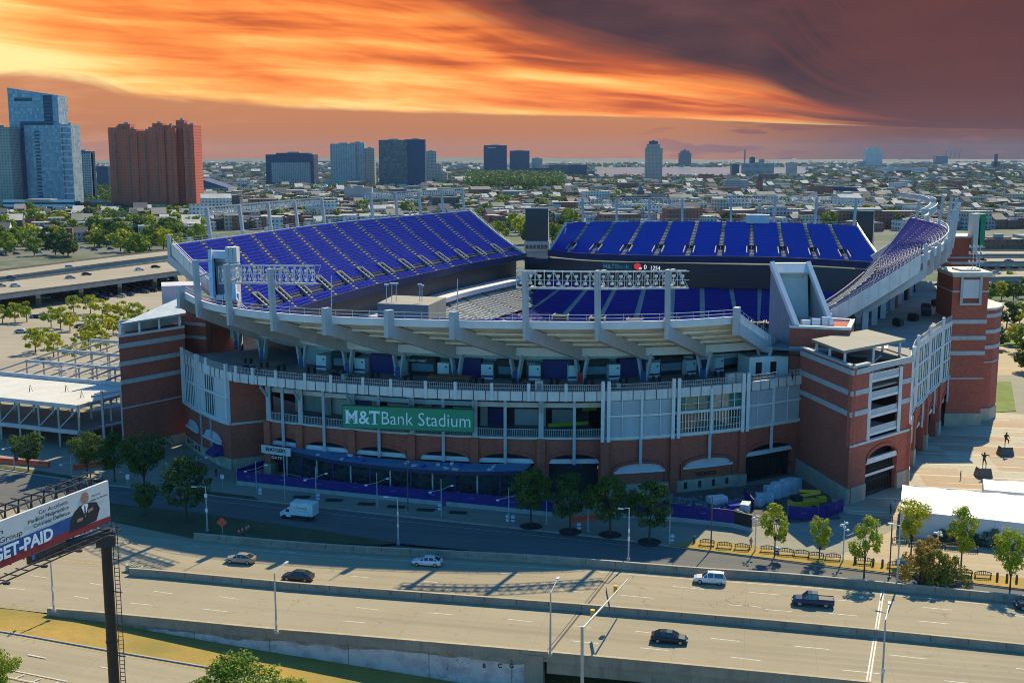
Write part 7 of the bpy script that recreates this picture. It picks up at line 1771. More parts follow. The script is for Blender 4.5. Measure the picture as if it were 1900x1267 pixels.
for k in range(16):
    t = .12 + .052 * k; p = on_ter(t, 8.4 + (k % 2) * .4); o = thing('terrace_bin', '%s dark bin from the left along the near terrace columns' % ORD0[k], 'bin', p, 'dark bins on the near terrace') if k < 16 else None
    for s in (-.6, .6): mb = MB(); mb.tube(p + Vector((s, 0, 0)), p + Vector((s, 0, 1.05)), .3, .34, 8); mb.build('bin_body', M['black'], o)
for k in range(7):
    p = pt(FR, .28 + .07 * k, -9 + (k % 3), 25); o = thing('terrace_cart', '%s dark covered cart from the near end of the right hand terrace' % ORD0[k], 'cart', p, 'covered carts on the right terrace'); mb = MB(); mb.box((p.x, p.y, 25.2), 1.3, 2.2, 1.4, .5 + k * .3); mb.build('cover', M['black'], o); mb = MB(); mb.box((p.x, p.y, 26.6), 1.0, 1.6, .3, .5 + k * .3); mb.build('top_box', M['dark_steel'], o)
    for s in (-.4, .4): mb = MB(); mb.tube((p.x + s, p.y - .8, 25.15), (p.x + s + .1, p.y - .8, 25.15), .16, n=8); mb.build('wheel', TYRE, o)
# ---------------------------------------------------------------- unfinished steel building at the left
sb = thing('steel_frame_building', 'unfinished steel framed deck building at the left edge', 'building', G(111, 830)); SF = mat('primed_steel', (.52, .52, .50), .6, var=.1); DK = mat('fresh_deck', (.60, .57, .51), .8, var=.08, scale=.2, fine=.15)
zt, zm = 10.0, 4.3; f0, f1 = G(-140, 722, zt), G(145, 751, zt); b0, b1 = G(-140, 690, zt), G(160, 714, zt); u = (f1 - f0).normalized(); v = Vector((-u.y, u.x, 0))
for z, nm, dp in ((zt, 'upper_deck', 20), (zm, 'middle_deck', 26)):
    mb = MB(); P = [V3(f0, z), V3(f1, z), V3(f1, z) + v * dp + u * (2 if z == zt else 10), V3(f0, z) + v * dp]; mb.hexa([p - Vector((0, 0, .35)) for p in P], P); mb.build(nm, DK if z == zt else mat('shaded_deck', (.30, .28, .25), .9, scale=.3, fine=.3), sb)  # middle deck takes a darker copy with its shade in the colour
    mb = MB(); mb.beam(V3(f0, z - .45) - v * .2, V3(f1, z - .45) - v * .2, .4, .9); mb.beam(V3(f1, z - .45), V3(f1, z - .45) + v * dp, .4, .8); mb.build('edge_beam', SF, sb)
for k in range(9):
    p = f0.lerp(f1, k / 8)
    for dp in (0, 10, 20): mb = MB(); mb.beam(V3(p, 0) + v * dp, V3(p, zt - .4) + v * dp, .42); mb.build('column', SF if dp else mat('galv_yellowish', (.42, .40, .30), .6), sb)
    if k < 8: q = f0.lerp(f1, (k + 1) / 8); mb = MB(); mb.beam(V3(p, zm), V3(q, zt - .8), .2); mb.build('diagonal_brace', SF, sb)
for L_i, (yy, z, m_) in enumerate(((20, 10.5, 0), (31, 11.5, 1), (42, 12.5, 0), (54, 13.5, 1))):
    a, b = V3(f0, z) + v * yy, V3(f1, z) + v * yy + u * 17; mb = MB(); mb.beam(a, b, .5, .8); mb.build('long_girder', SF, sb)
    for k in range(12):
        p = a.lerp(b, k / 11); mb = MB(); mb.beam(V3(p, 0), p, .35); mb.build('column', M['steel'], sb)
        if L_i < 3: q = V3(p, z + 1) + v * 11; mb = MB(); mb.beam(p, q, .22, .4); mb.build('cross_joist', M['steel'], sb)
rr = random.Random(77)
mb = MB()
for k in range(150):
    a = f0.lerp(f1, rr.uniform(.2, 1.25)) + v * rr.uniform(20, 54); z = rr.uniform(6, 13.5); d = (u if rr.random() < .6 else v) * rr.uniform(2, 6); mb.beam(V3(a, z), V3(a, z) + d + Vector((0, 0, rr.uniform(-1, 1))), .14, .2)
mb.build('bracing_bundle', M['steel_light'], sb)
for j, f in enumerate((.35, .55, .72, .9)): p = V3(f0.lerp(f1, f), zt) + v * (4 + 3 * j % 7); o = thing('survey_stand', '%s small stand from the left on the pale unfinished deck' % 'first second third fourth'.split()[j], 'stand', p, 'stands on the unfinished deck'); mb = MB(); [mb.beam(p + Vector((a, b, 0)), p + Vector((0, 0, 1.6)), .07) for a, b in ((.4, .3), (-.4, .3), (0, -.4))]; mb.build('tripod', M['dark_steel'], o)
b = G(212, 830, 0)
mb = MB(); [mb.beam(V3(f1, 0) + u * (3 + 3.2 * k) + v * (4 + k * 2.5), V3(f1, 12.5) + u * (3 + 3.2 * k) + v * (4 + k * 2.5), .5) for k in range(5)]; [mb.beam(V3(f1, z) + v * 4, V3(f1, z + 3) + u * 16 + v * 18, .3, .5) for z in (4, 8, 11)]; mb.build('ramp_frame', M['steel'], sb)
# ---------------------------------------------------------------- freeways
def viaduct(name, label, near_e, far_e, z, pier_px=(), th=1.6, group=None):
    A, B = curve([G(x, y, z) for x, y in near_e], 30), curve([G(x, y, z) for x, y in far_e], 30); o = thing(name, label, 'bridge', V3(A[15], 0), group)
    mb = MB(); mb.ribbon(A, B); mb.build('road_surface', GM['lot'], o)
    dn = lambda L, d: [p - Vector((0, 0, d)) for p in L]
    mb = MB(); mb.ribbon(dn(A, th), dn(A, 0.05)); mb.ribbon(dn(B, .05), dn(B, th)); mb.ribbon(dn(B, th), dn(A, th)); mb.build('deck_girder', M['concrete'], o)
    for L in (A, B):
        mb = MB()
        for p, q in zip(L, L[1:]): mb.beam(p + Vector((0, 0, .4)), q + Vector((0, 0, .4)), .35, .95)
        mb.build('parapet', GM['barrier'], o)
    for k in range(2, 30, 4):
        for f in (.2, .8): mb = MB(); c = V3(A[k].lerp(B[k], f), z - th); mb.beam(V3(c, -1), c, 1.6, 2.2); mb.build('pier', GM['barrier'], o)
        mb = MB(); mb.beam(V3(A[k], z - th - .8), V3(B[k], z - th - .8), 1.8, 1.5); mb.build('pier_cap', GM['barrier'], o)
    mb = MB()
    for f in (.33, .66):
        for k in range(0, 30): 
            if k % 1 == 0: p, q = A[k].lerp(B[k], f), A[k + 1].lerp(B[k + 1], f); mb.beam(p + Vector((0, 0, .02)), p.lerp(q, .4) + Vector((0, 0, .02)), .18, .01)
    mb.build('lane_lines', GM['paint'], o); return A, B
VA = viaduct('freeway_viaduct', 'nearer raised freeway carriageway over the dark car park', [(-260, 585), (0, 549), (170, 527), (348, 503)], [(-260, 556), (0, 524), (170, 503), (340, 482)], 7)
VB = viaduct('freeway_viaduct', 'farther raised freeway carriageway at the left', [(-260, 548), (0, 517), (170, 494), (330, 474)], [(-260, 530), (0, 503), (170, 482), (325, 464)], 8)
VC = viaduct('freeway_viaduct', 'nearer freeway deck at the right edge behind the brick tower', [(1795, 519), (1850, 517), (1960, 516)], [(1795, 504), (1850, 503), (1960, 502)], 7)
VD = viaduct('freeway_viaduct', 'middle freeway deck at the right edge', [(1800, 489), (1850, 488), (1960, 488)], [(1800, 480), (1850, 479), (1960, 479)], 8)
VE = viaduct('freeway_viaduct', 'farthest freeway deck before the brick warehouse', [(1800, 474), (1850, 474), (1960, 474)], [(1800, 466), (1850, 466), (1960, 466)], 8)
PT = [carpaint('traffic_white', (.66, .66, .65)), carpaint('traffic_black', (.02, .022, .025)), carpaint('traffic_silver', (.38, .39, .40)), carpaint('traffic_blue', (.03, .08, .2)), carpaint('traffic_grey', (.12, .125, .13)), carpaint('traffic_red', (.28, .03, .03))]
SC = {(k, i): make_car(k, PT[i], 'x', None, name='distant_car', simple=True) for k in ('sedan', 'suv') for i in range(6)}
used_c = set()
def car_at(k, i, p, rz, label, group):
    o = SC[(k, i)]
    if (k, i) in used_c: o = o.copy(); col.objects.link(o)
    used_c.add((k, i)); o.location = p; o.rotation_euler = (0, 0, rz); o['label'] = label; o['group'] = group; return o
for (k, i, x, y, z, lab) in (('sedan', 3, 21, 517, 8, 'blue sedan on the farther left freeway deck'), ('suv', 0, 130, 498, 8, 'white van on the farther left freeway deck'), ('sedan', 0, 29, 532, 7, 'white sedan second from the left edge on the nearer deck'), ('sedan', 2, 2, 532, 7, 'car cut by the left edge on the nearer freeway deck'), ('sedan', 2, 131, 517, 7, 'silver sedan on the nearer deck below the white van'), ('sedan', 1, 161, 511, 7, 'black sedan on the nearer deck right of the silver one'), ('sedan', 0, 259, 502, 7, 'white sedan on the nearer deck left of the stadium'), ('sedan', 1, 289, 497, 7, 'dark sedan on the nearer deck closest to the stadium')):
    car_at(k, i, G(x, y, z), .30, lab, 'cars on the freeways')
for (k, i, x, y, z, lab) in (('sedan', 4, 1816, 510, 7, 'grey car just right of the far tower on the near right deck'), ('suv', 2, 1848, 509, 7, 'pale van on the near right freeway deck'), ('sedan', 1, 1822, 484, 8, 'dark car at the left of the middle right deck'), ('sedan', 3, 1872, 486, 8, 'blue car on the middle right freeway deck'), ('sedan', 0, 1812, 486, 8, 'white car hidden partly by the tower on the middle right deck')):
    car_at(k, i, G(x, y, z), .05, lab, 'cars on the freeways')
car_at('sedan', 2, G(40, 618, -.3), .0, 'grey car alone on the pale car park', 'cars in the left car park')
rr = random.Random(44); row = 0
ra, rb_ = G(120, 560, -.3), G(330, 526, -.3); u = (rb_ - ra).normalized(); v = Vector((-u.y, u.x, 0)); NM = {}
for r_ in range(5):
    for k in range(17):
        if rr.random() < .16: continue
        p = ra + u * (k * 5.6 + r_ * 1.5) + v * (r_ * 9.0 - 12); x, y = PJ(p)
        if x > 322: continue
        i = rr.choice([1, 1, 4, 2, 0, 3, 5, 4]); kk = rr.choice(['sedan', 'suv']); cn = ['white', 'black', 'silver', 'blue', 'grey', 'red'][i]
        NM[(r_, cn, kk)] = NM.get((r_, cn, kk), 0) + 1
        car_at(kk, i, p, math.atan2(u.y, u.x) + math.pi / 2, '%s parked %s, number %s from the left of its colour, %s row under the freeway' % (cn, 'car' if kk == 'sedan' else 'van', ORD0[NM[(r_, cn, kk)] - 1], 'nearest second third fourth farthest'.split()[r_]), 'cars parked under the freeway')
for k in range(10):
    x = 150 + 8 * k if k < 5 else 20 + k * 9; y = 608 + (k % 5) * 3 if k < 5 else 590; car_at('sedan', (4, 2, 1, 0)[k % 4], G(x, y, -.3), .4, '%s car from the left among the sunlit car park trees' % ORD0[k], 'cars in the left car park')
for k in range(22):
    x = -20 + k * 17 + (k % 3) * 4; car_at('sedan', k % 5, G(x, 470 - k * .9 + (k % 2) * 5, -.3), .3, '%s parked car from the left in front of the tree belt beyond the freeway' % ORD0[k], 'cars beyond the left freeway')
# ---------------------------------------------------------------- trees
def leafmat(name, a, b, c):
    m = mat(name, a, 0.75, var=0, scale=0.9, c2=b, spec=.25); nt = m.node_tree
    bs = [n for n in nt.nodes if n.type == 'BSDF_PRINCIPLED'][0]; src = bs.inputs['Base Color'].links[0].from_socket
    oi = nt.nodes.new('ShaderNodeObjectInfo'); g = nt.nodes.new('ShaderNodeNewGeometry')
    n = noise(nt, g.outputs['Position'], 0.35, 2, .5)
    o1 = mixc(nt, ((E(nt, oi.outputs['Random']) * .6 + n - .55) * 1.6).clamp(), src, c); nt.links.new(o1, bs.inputs['Base Color'])
    tr = nt.nodes.new('ShaderNodeBsdfTranslucent'); mx = nt.nodes.new('ShaderNodeMixShader'); mx.inputs[0].default_value = .28
    nt.links.new(o1, tr.inputs[0]); nt.links.new(bs.outputs[0], mx.inputs[1]); nt.links.new(tr.outputs[0], mx.inputs[2])
    out = [n_ for n_ in nt.nodes if n_.type == 'OUTPUT_MATERIAL'][0]; nt.links.new(mx.outputs[0], out.inputs[0]); return m
LF = {'dark': leafmat('dark_green_leaves', (0.075, 0.140, 0.022), (0.026, 0.058, 0.014), (0.10, 0.14, 0.02)),
      'yellow': leafmat('yellow_green_leaves', (0.42, 0.46, 0.02), (0.16, 0.23, 0.016), (0.50, 0.45, 0.02)),
      'mid': leafmat('mid_green_leaves', (0.20, 0.30, 0.025), (0.065, 0.12, 0.016), (0.28, 0.32, 0.022)),
      'orange': leafmat('turning_leaves', (0.28, 0.25, 0.03), (0.12, 0.14, 0.02), (0.36, 0.22, 0.03)),
      'grey': leafmat('grey_green_leaves', (0.17, 0.20, 0.11), (0.07, 0.095, 0.05), (0.20, 0.22, 0.13))}
LF['far'] = leafmat('far_green_leaves', (0.10, 0.17, 0.03), (0.035, 0.075, 0.018), (0.15, 0.19, 0.03))
BARK = mat('tree_bark', (0.10, 0.075, 0.05), .95, var=.2, scale=3)
def crown_mesh(seed, nclump, leaves, size, shape, leaf=.28):
    """clumps inside a crown volume; returns MB. shape(r,u)->xyz in unit crown (radius ~1, height 0..1)"""
    r = random.Random(seed); mb = MB(); cl = []
    for _ in range(nclump):
        a = r.uniform(0, 2 * math.pi); h = r.random(); rad = shape(h) * math.sqrt(r.uniform(.15, 1)); cl.append((Vector((math.cos(a) * rad, math.sin(a) * rad, h)), r.uniform(.16, .34)))
    out = []
    for c, cr in cl:
        for _ in range(leaves):
            d = Vector((r.gauss(0, 1), r.gauss(0, 1), r.gauss(0, 1))).normalized(); k = r.uniform(.55, 1.0)
            p = Vector(((c.x + d.x * cr * k) * size[0], (c.y + d.y * cr * k) * size[0], size[1] + (c.z + d.z * cr * k * .55) * size[2]))
            nrm = (d + Vector((r.uniform(-.8, .8), r.uniform(-.8, .8), r.uniform(-.3, 1.0)))).normalized()
            t = nrm.cross(Vector((r.uniform(-1, 1), r.uniform(-1, 1), r.uniform(-1, 1)))).normalized(); b = nrm.cross(t); s = leaf * r.uniform(.6, 1.25)
            mb.face([p - t * s, p - b * s * .55, p + t * s, p + b * s * .55], uv=[(0, 0)] * 4)
        out.append((Vector((c.x * size[0], c.y * size[0], size[1] + c.z * size[2])), cr))
    return mb, out
def make_tree(name, label, seed, R_, z0, h, nclump, leaves, kind='round', lf='dark', leaf=.28, stems=1, trunk=.2, group=None, simple=False):
    sh = {'round': lambda u: math.sqrt(max(.02, 1 - (2 * u - .95) ** 2)), 'vase': lambda u: .30 + .70 * u ** .6 if u < .85 else .82, 'bush': lambda u: math.sqrt(max(.03, 1 - u * u)), 'oval': lambda u: math.sqrt(max(.03, 1 - (1.7 * u - .72) ** 2)) * .85}[kind]
    cm, cl = crown_mesh(seed, nclump, leaves, (R_, z0, h), sh, leaf); r = random.Random(seed + 9)
    tb = MB()
    fork = z0 * (.55 if kind == 'vase' else .9)
    if simple:
        tb.tube((0, 0, -.2), (0, 0, z0 + h * .3), trunk, trunk * .5, 5)
    else:
        tb.tube((0, 0, -.2), (0, 0, fork), trunk, trunk * .75, 7)
        tg = r.sample(cl, min(len(cl), 9))
        for p, _ in tg:
            m = Vector((p.x * .35, p.y * .35, fork + (p.z - fork) * .55)); s = Vector((0, 0, fork - .1)); tb.tube(s, m, trunk * .5, trunk * .3, 5, False); tb.tube(m, p, trunk * .3, trunk * .08, 4, False)
    root = thing(name, label, 'shrub' if kind == 'bush' else 'tree', (0, 0, 0), group); tb.build('trunk' if kind != 'bush' else 'stem', BARK, root); cm.build('crown', LF[lf], root); return root
TREES = {}
def tree_at(key, p, label, group, s=1.0, rz=0.0, name=None):
    root, km, used = TREES[key]
    if not used[0]: o = root; used[0] = True; o.location = p; o.rotation_euler = (0, 0, rz); o.scale = (s, s, s)
    else: o = copy_tree(root, km, p, rz, s)
    o['label'] = label; o['group'] = group
    return o
def reg(key, *a, **k): o = make_tree(*a, **k); TREES[key] = (o, kidmap_of(o), [False])
reg('street_a', 'street_tree', 'x', 11, 4.0, 3.2, 6.4, 60, 80, 'oval', 'dark', .23)
reg('street_b', 'street_tree', 'x', 23, 3.9, 3.0, 6.6, 56, 80, 'round', 'dark', .23)
reg('vase', 'street_tree', 'x', 31, 3.9, 3.0, 5.0, 54, 70, 'vase', 'dark', .22)
reg('sun_a', 'young_tree', 'x', 41, 2.6, 2.9, 5.0, 36, 70, 'vase', 'yellow', .20, trunk=.13)
reg('sun_b', 'young_tree', 'x', 47, 2.4, 3.0, 5.2, 34, 70, 'oval', 'yellow', .20, trunk=.13)
reg('fore', 'foreground_tree', 'x', 53, 5.0, 2.0, 7.0, 110, 90, 'round', 'mid', .20, trunk=.25)
reg('bush', 'turning_shrub', 'x', 59, 2.6, .2, 5.2, 30, 60, 'bush', 'orange', .22)
reg('hedge', 'grey_shrub', 'x', 61, 1.9, .1, 2.2, 20, 46, 'bush', 'grey', .20)
reg('lot', 'parking_lot_tree', 'x', 67, 3.3, 2.0, 4.6, 26, 26, 'oval', 'yellow', .42, simple=True)
reg('lot2', 'parking_lot_tree', 'x', 71, 3.5, 2.0, 4.4, 26, 26, 'round', 'yellow', .42, simple=True)
reg('big', 'park_tree', 'x', 73, 6.5, 3.0, 9.5, 44, 26, 'round', 'mid', .75, simple=True, trunk=.4)
reg('big2', 'park_tree', 'x', 79, 7.0, 3.0, 9.0, 46, 26, 'oval', 'dark', .8, simple=True, trunk=.4)
reg('big3', 'park_tree', 'x', 83, 6.5, 2.5, 8.5, 40, 26, 'round', 'yellow', .75, simple=True, trunk=.35)
ST = [('street_a', 985, 975, 1.0, 'dark street tree at the right end of the pavilion, leftmost of its row'), ('street_b', 1058, 984, 1.0, 'dark street tree with lights showing behind it, left of the orange barriers'), ('street_a', 1132, 990, .98, 'dark street tree right of the orange barriers'), ('street_b', 1205, 1003, 1.02, 'street tree half lit yellow by the sun, rightmost of the dark row')]
for i, (k, x, y, s, lab) in enumerate(ST): tree_at(k, G(x, y, .14), lab, 'dark street trees before the stadium', s, i * 1.3)
for i, (k, x, y, s, lab) in enumerate([('vase', 53, 875, .95, 'small dark tree by the orange barriers at the far left'), ('vase', 162, 884, 1.05, 'tree with a yellow sunlit corner beside the brick tower'), ('street_a', 213, 893, .95, 'dark tree left of the spreading vase shaped one'), ('vase', 268, 906, 1.25, 'large vase shaped tree with many stems before the brick tower'), ('street_b', 346, 966, 1.15, 'round dense dark tree on the shaded grass island'), ('vase', 270, 957, .7, 'thin sparse tree on the grass island left of the round one')]):
    tree_at(k, G(x, y, .14), lab, 'trees on the left pavement', s, i * .9)
for i, (k, x, y, s, lab) in enumerate([('sun_b', 1437, 1034, 1.02, 'tall yellow green tree before the purple fence corner'), ('sun_a', 1520, 1037, .8, 'small spreading tree in the middle of the shaded square'), ('sun_b', 1603, 1070, 1.1, 'slender yellow green tree between the bollards'), ('sun_a', 1690, 1030, 1.1, 'broad yellow green tree before the left end of the white tent'), ('sun_b', 1783, 1052, 1.1, 'yellow green tree before the middle of the white tent'), ('sun_a', 1874, 1092, 1.1, 'yellow green tree nearest the right edge by the barrier')]):
    tree_at(k, G(x, y, .14), lab, 'sunlit young trees on the right pavement', s, i * 1.1)
for i, (x, y, s, lab) in enumerate([(1705, 1082, 1.15, 'orange and green shrub beside the brown pole'), (1735, 1088, 1.0, 'orange shrub in the middle of the clump'), (1768, 1090, .85, 'low green shrub at the right end of the orange clump'), (1724, 1070, 1.1, 'orange shrub at the back of the clump')]): tree_at('bush', G(x, y, .14), lab, 'turning shrubs by the barrier', s, i * 1.7)
for i in range(10): x = 1748 + i * 19; tree_at('hedge', G(x, 1004 + i * 1.5 + (i % 2) * 3, .14), 'x', 'grey hedge shrubs before the white tent', .8 + .2 * (i % 3), i)['label'] = '%s grey green shrub from the left in the hedge before the tent' % ('first second third fourth fifth sixth seventh eighth ninth tenth'.split()[i])
for i, (x, y, s, lab) in enumerate([(440, 1372, 1.05, 'large bright green tree at the bottom edge left of centre'), (530, 1378, .8, 'lower yellowish tree beside the large one at the bottom edge'), (-34, 1318, .85, 'bright tree cut off by the left edge at the bottom')]):
    p = lowpt(x, y); tree_at('fore', p, lab, 'trees below the highway', s, i * 2)
LT = [(5, 600), (28, 598), (50, 598), (137, 580), (95, 606), (113, 610), (130, 614), (168, 582), (190, 592), (205, 597), (230, 594), (252, 600), (265, 603), (172, 622), (190, 627), (210, 622), (230, 618), (66, 655), (88, 648), (100, 662), (165, 648), (187, 652), (140, 672), (-12, 602)]
for i, (x, y) in enumerate(LT):
    tree_at('lot' if i % 2 else 'lot2', G(x, y, -.3), 'sunlit yellow green tree standing in the car park', 'trees in the left car park', 1.05 + .15 * (i % 3) / 2, i * .7)
RT = [(1838, 560), (1858, 556), (1880, 558), (1905, 552), (1845, 600), (1868, 606), (1892, 600), (1912, 612), (1848, 648), (1900, 655), (1885, 640), (1908, 690), (1830, 540), (1870, 535), (1898, 528)]
for i, (x, y) in enumerate(RT): tree_at(('big', 'big3', 'big2')[i % 3], G(x, y, 0), 'large green tree beside the promenade right of the stadium', 'trees right of the stadium', .62 + .1 * (i % 2), i * .8)
rr = random.Random(21)
n_ = 0
MID = []
for i in range(96): MID.append((rr.uniform(-40, 370), rr.uniform(404, 478)))
for i in range(26): MID.append((rr.uniform(195, 330), rr.uniform(425, 455)))
for i in range(44): MID.append((rr.uniform(375, 930), rr.uniform(398, 425)))
for i in range(24): MID.append((rr.uniform(900, 1060), rr.uniform(385, 460)))
for i in range(40): MID.append((rr.uniform(1030, 1900), rr.uniform(372, 440)))
for i in range(30): MID.append((rr.uniform(875, 1035), rr.uniform(345, 362)))
MID.sort(key=lambda q: -q[1])
for i, (x, y) in enumerate(MID):
    p = G(x, y, -.3); tree_at(('big', 'big2', 'big3', 'big')[i % 4], p, 'AUTO', 'city trees beyond the stadium', rr.uniform(.8, 1.4), rr.uniform(0, 6))
# ---------------------------------------------------------------- the city behind
WM = {
 'brick': windowmat('brick_block_windows', (0.40, 0.14, 0.085), (0.03, 0.04, 0.05), 3.2, 3.3, .45, .5, roof=(.30, .28, .25)),
 'tan': windowmat('tan_block_windows', (0.60, 0.49, 0.34), (0.04, 0.05, 0.06), 3.4, 3.4, .5, .5, roof=(.42, .39, .34)),
 'grey': windowmat('grey_block_windows', (0.42, 0.41, 0.38), (0.03, 0.045, 0.06), 3.2, 3.4, .6, .5, roof=(.40, .39, .37)),
 'white': windowmat('white_block_windows', (0.70, 0.66, 0.58), (0.06, 0.07, 0.08), 3.6, 3.6, .5, .45, roof=(.55, .53, .49)),
 'dark': windowmat('dark_block_windows', (0.12, 0.11, 0.11), (0.02, 0.03, 0.04), 3.2, 3.4, .6, .5, roof=(.16, .15, .15)),
 'redtower': windowmat('red_tower_windows', (0.66, 0.13, 0.06), (0.20, 0.04, 0.03), 3.3, 3.1, .42, .46, roof=(.34, .13, .09)),
 'blueglass': windowmat('blue_curtain_wall', (0.30, 0.36, 0.40), (0.13, 0.26, 0.36), 2.6, 3.9, .84, .80, lit=(.48, .50, .48), roof=(.3, .3, .3)),
 'bluedark': windowmat('dark_blue_curtain_wall', (0.006, 0.045, 0.11), (0.003, 0.035, 0.10), 2.6, 3.8, .82, .7, lit=(.01, .08, .15), roof=(.2, .2, .2)),
 'hotel': windowmat('hotel_ribs', (0.40, 0.38, 0.34), (0.05, 0.10, 0.13), 3.4, 3.3, .5, .8, roof=(.3, .3, .3)),
 'hotel2': windowmat('pale_hotel_windows', (0.40, 0.41, 0.38), (0.07, 0.13, 0.16), 4.6, 3.2, .48, .74, roof=(.4, .4, .4)),
 'mirror': windowmat('reflecting_curtain_wall', (0.02, 0.06, 0.08), (0.02, 0.07, 0.10), 4.0, 3.6, .9, .86, lit=(.14, .17, .15), roof=(.2, .2, .2)),
 'beige': windowmat('beige_tower_windows', (0.44, 0.38, 0.31), (0.09, 0.09, 0.09), 3.2, 3.1, .45, .5, roof=(.4, .36, .3)),
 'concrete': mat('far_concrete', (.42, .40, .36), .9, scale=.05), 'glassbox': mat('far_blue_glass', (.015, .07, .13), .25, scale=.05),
}
def far_building(name, label, cat, px0, px1, ybase, parts, yaw=None, depth=.6, group=None):
    """parts: (fraction0, fraction1, pixel top, material, part name, depth0, depth1) laid across the front"""
    a, b = G(px0, ybase, 0), G(px1, ybase, 0); Y = (a.y + b.y) / 2; w = (px1 - px0) / F * Y * 1.012; c = Vector(((a.x + b.x) / 2, Y, 0))
    yaw = math.atan2(-c.x, c.y) * -1 * 0 + (yaw or 0.0)
    o = thing(name, label, cat, (c.x, c.y, 0), group); ux = Vector((math.cos(yaw), math.sin(yaw), 0)); uy = Vector((-ux.y, ux.x, 0))
    for f0, f1, pt_, m_, nm, d0, d1 in parts:
        zt = D(CX, pt_, Y).z; x0, x1 = -w / 2 + w * f0, -w / 2 + w * f1
        P = [c + ux * x0 + uy * d0 * w * depth, c + ux * x1 + uy * d0 * w * depth, c + ux * x1 + uy * d1 * w * depth, c + ux * x0 + uy * d1 * w * depth]
        mb = MB(); mb.hexa([V3(p, -1) for p in P], [V3(p, zt) for p in P]); mb.build(nm, WM[m_], o)
        if m_ == 'redtower' and nm == 'tower_bay':
            for g in (.5,): s_ = P[0].lerp(P[1], g) - uy * .3; mb = MB(); mb.beam(V3(s_, 18), V3(s_, zt - 6), 1.5, .7, side=ux); mb.build('window_strip', WM['brick'], o)
        mb = MB(); q = (P[0] + P[2]) / 2; mb.box((q.x, q.y, zt), abs(x1 - x0) * .35, abs(x1 - x0) * .25, 2.2, yaw); mb.build('roof_plant', WM['concrete'], o)
    return o, c, w, ux, uy, Y
# left downtown
o, c, w, ux, uy, Y = far_building('glass_tower', 'tall blue glass tower with slanted top at the far left', 'tower', 22, 138, 394, [(0, .78, 190, 'blueglass', 'rear_shaft', .25, .9), (.24, .86, 229, 'blueglass', 'front_shaft', 0, .6), (.84, 1.0, 231, 'blueglass', 'side_shaft', .05, .7)])
zt0, zt1 = D(CX, 162, Y).z, D(CX, 176, Y).z; P = [c + ux * (-w / 2 + w * f) + uy * d * w * .6 for f, d in ((0, .25), (.78, .25), (.78, .9), (0, .9))]; zb = D(CX, 190, Y).z
mb = MB(); mb.hexa([V3(p, zb) for p in P], [V3(P[0], zt0), V3(P[1], zt1), V3(P[2], zt1), V3(P[3], zt0)]); mb.build('slanted_crown', WM['blueglass'], o)
mb = MB()
for f, y0, y1 in ((.62, 176, 232), (.26, 232, 380)): p = c + ux * (-w / 2 + w * f) + uy * ((.25 if y0 < 200 else 0) * w * .6 - .6); mb.beam(V3(p, D(CX, y1, Y).z), V3(p, D(CX, y0, Y).z), w * (.13 if y0 < 200 else .05), .8, side=ux)
p = c - uy * .6; mb.beam(V3(p, D(CX, 229, Y).z) + ux * (-w * .26), V3(p, D(CX, 229, Y).z) + ux * (w * .25), .8, 4); mb.build('dark_band', WM['bluedark'], o)
mb = MB(); p = c + uy * (.25 * w * .6 - .6); mb.beam(V3(p, D(CX, 184, Y).z) + ux * (-w * .40), V3(p, D(CX, 184, Y).z) + ux * (-w * .12), .5, 3.5); mb.build('roof_slot', WM['bluedark'], o)
for k in range(13):
    mb = MB(); z = D(CX, 236 + k * 11.2, Y).z; p = c + ux * (w * .42) + uy * -.5; mb.beam(V3(p, z) - ux * w * .07, V3(p, z) + ux * w * .08, .6, 1.1); mb.build('balcony_band', M['white'], o)
for k in range(20): mb = MB(); z = D(CX, 245 + k * 6.3, Y).z; p = c + ux * (-w * .02) + uy * -.4; mb.beam(V3(p, z) - ux * 2.6, V3(p, z) + ux * 2.6, .4, 1.9); mb.build('window', WM['bluedark'], o)
far_building('podium_building', 'long low white and blue striped building below the glass tower', 'building', 8, 140, 402, [(0, 1, 374, 'glassbox', 'body', 0, .3)])
o = bpy.data.objects['podium_building']
for k in range(3): mb = MB(); z = D(CX, 377 + k * 9, 1170).z; a, b = G(8, 402), G(140, 402); mb.beam(V3(a, z) + Vector((0, -.8, 0)), V3(b, z) + Vector((0, -.8, 0)), .8, 2.4); mb.build('white_band', M['white'], o)
far_building('beige_tower', 'beige banded tower cut by the left edge of the photo', 'tower', -40, 27, 396, [(0, 1, 236, 'beige', 'shaft', 0, 1)])
far_building('stone_office', 'grey glass office right behind the blue glass tower', 'building', 138, 173, 372, [(0, 1, 281, 'bluedark', 'shaft', 0, 1), (.45, 1, 284, 'grey', 'side_shaft', -.1, .5)])
far_building('dark_office', 'small dark office between the glass tower and the red towers', 'building', 181, 202, 352, [(0, 1, 309, 'bluedark', 'shaft', 0, 1)])
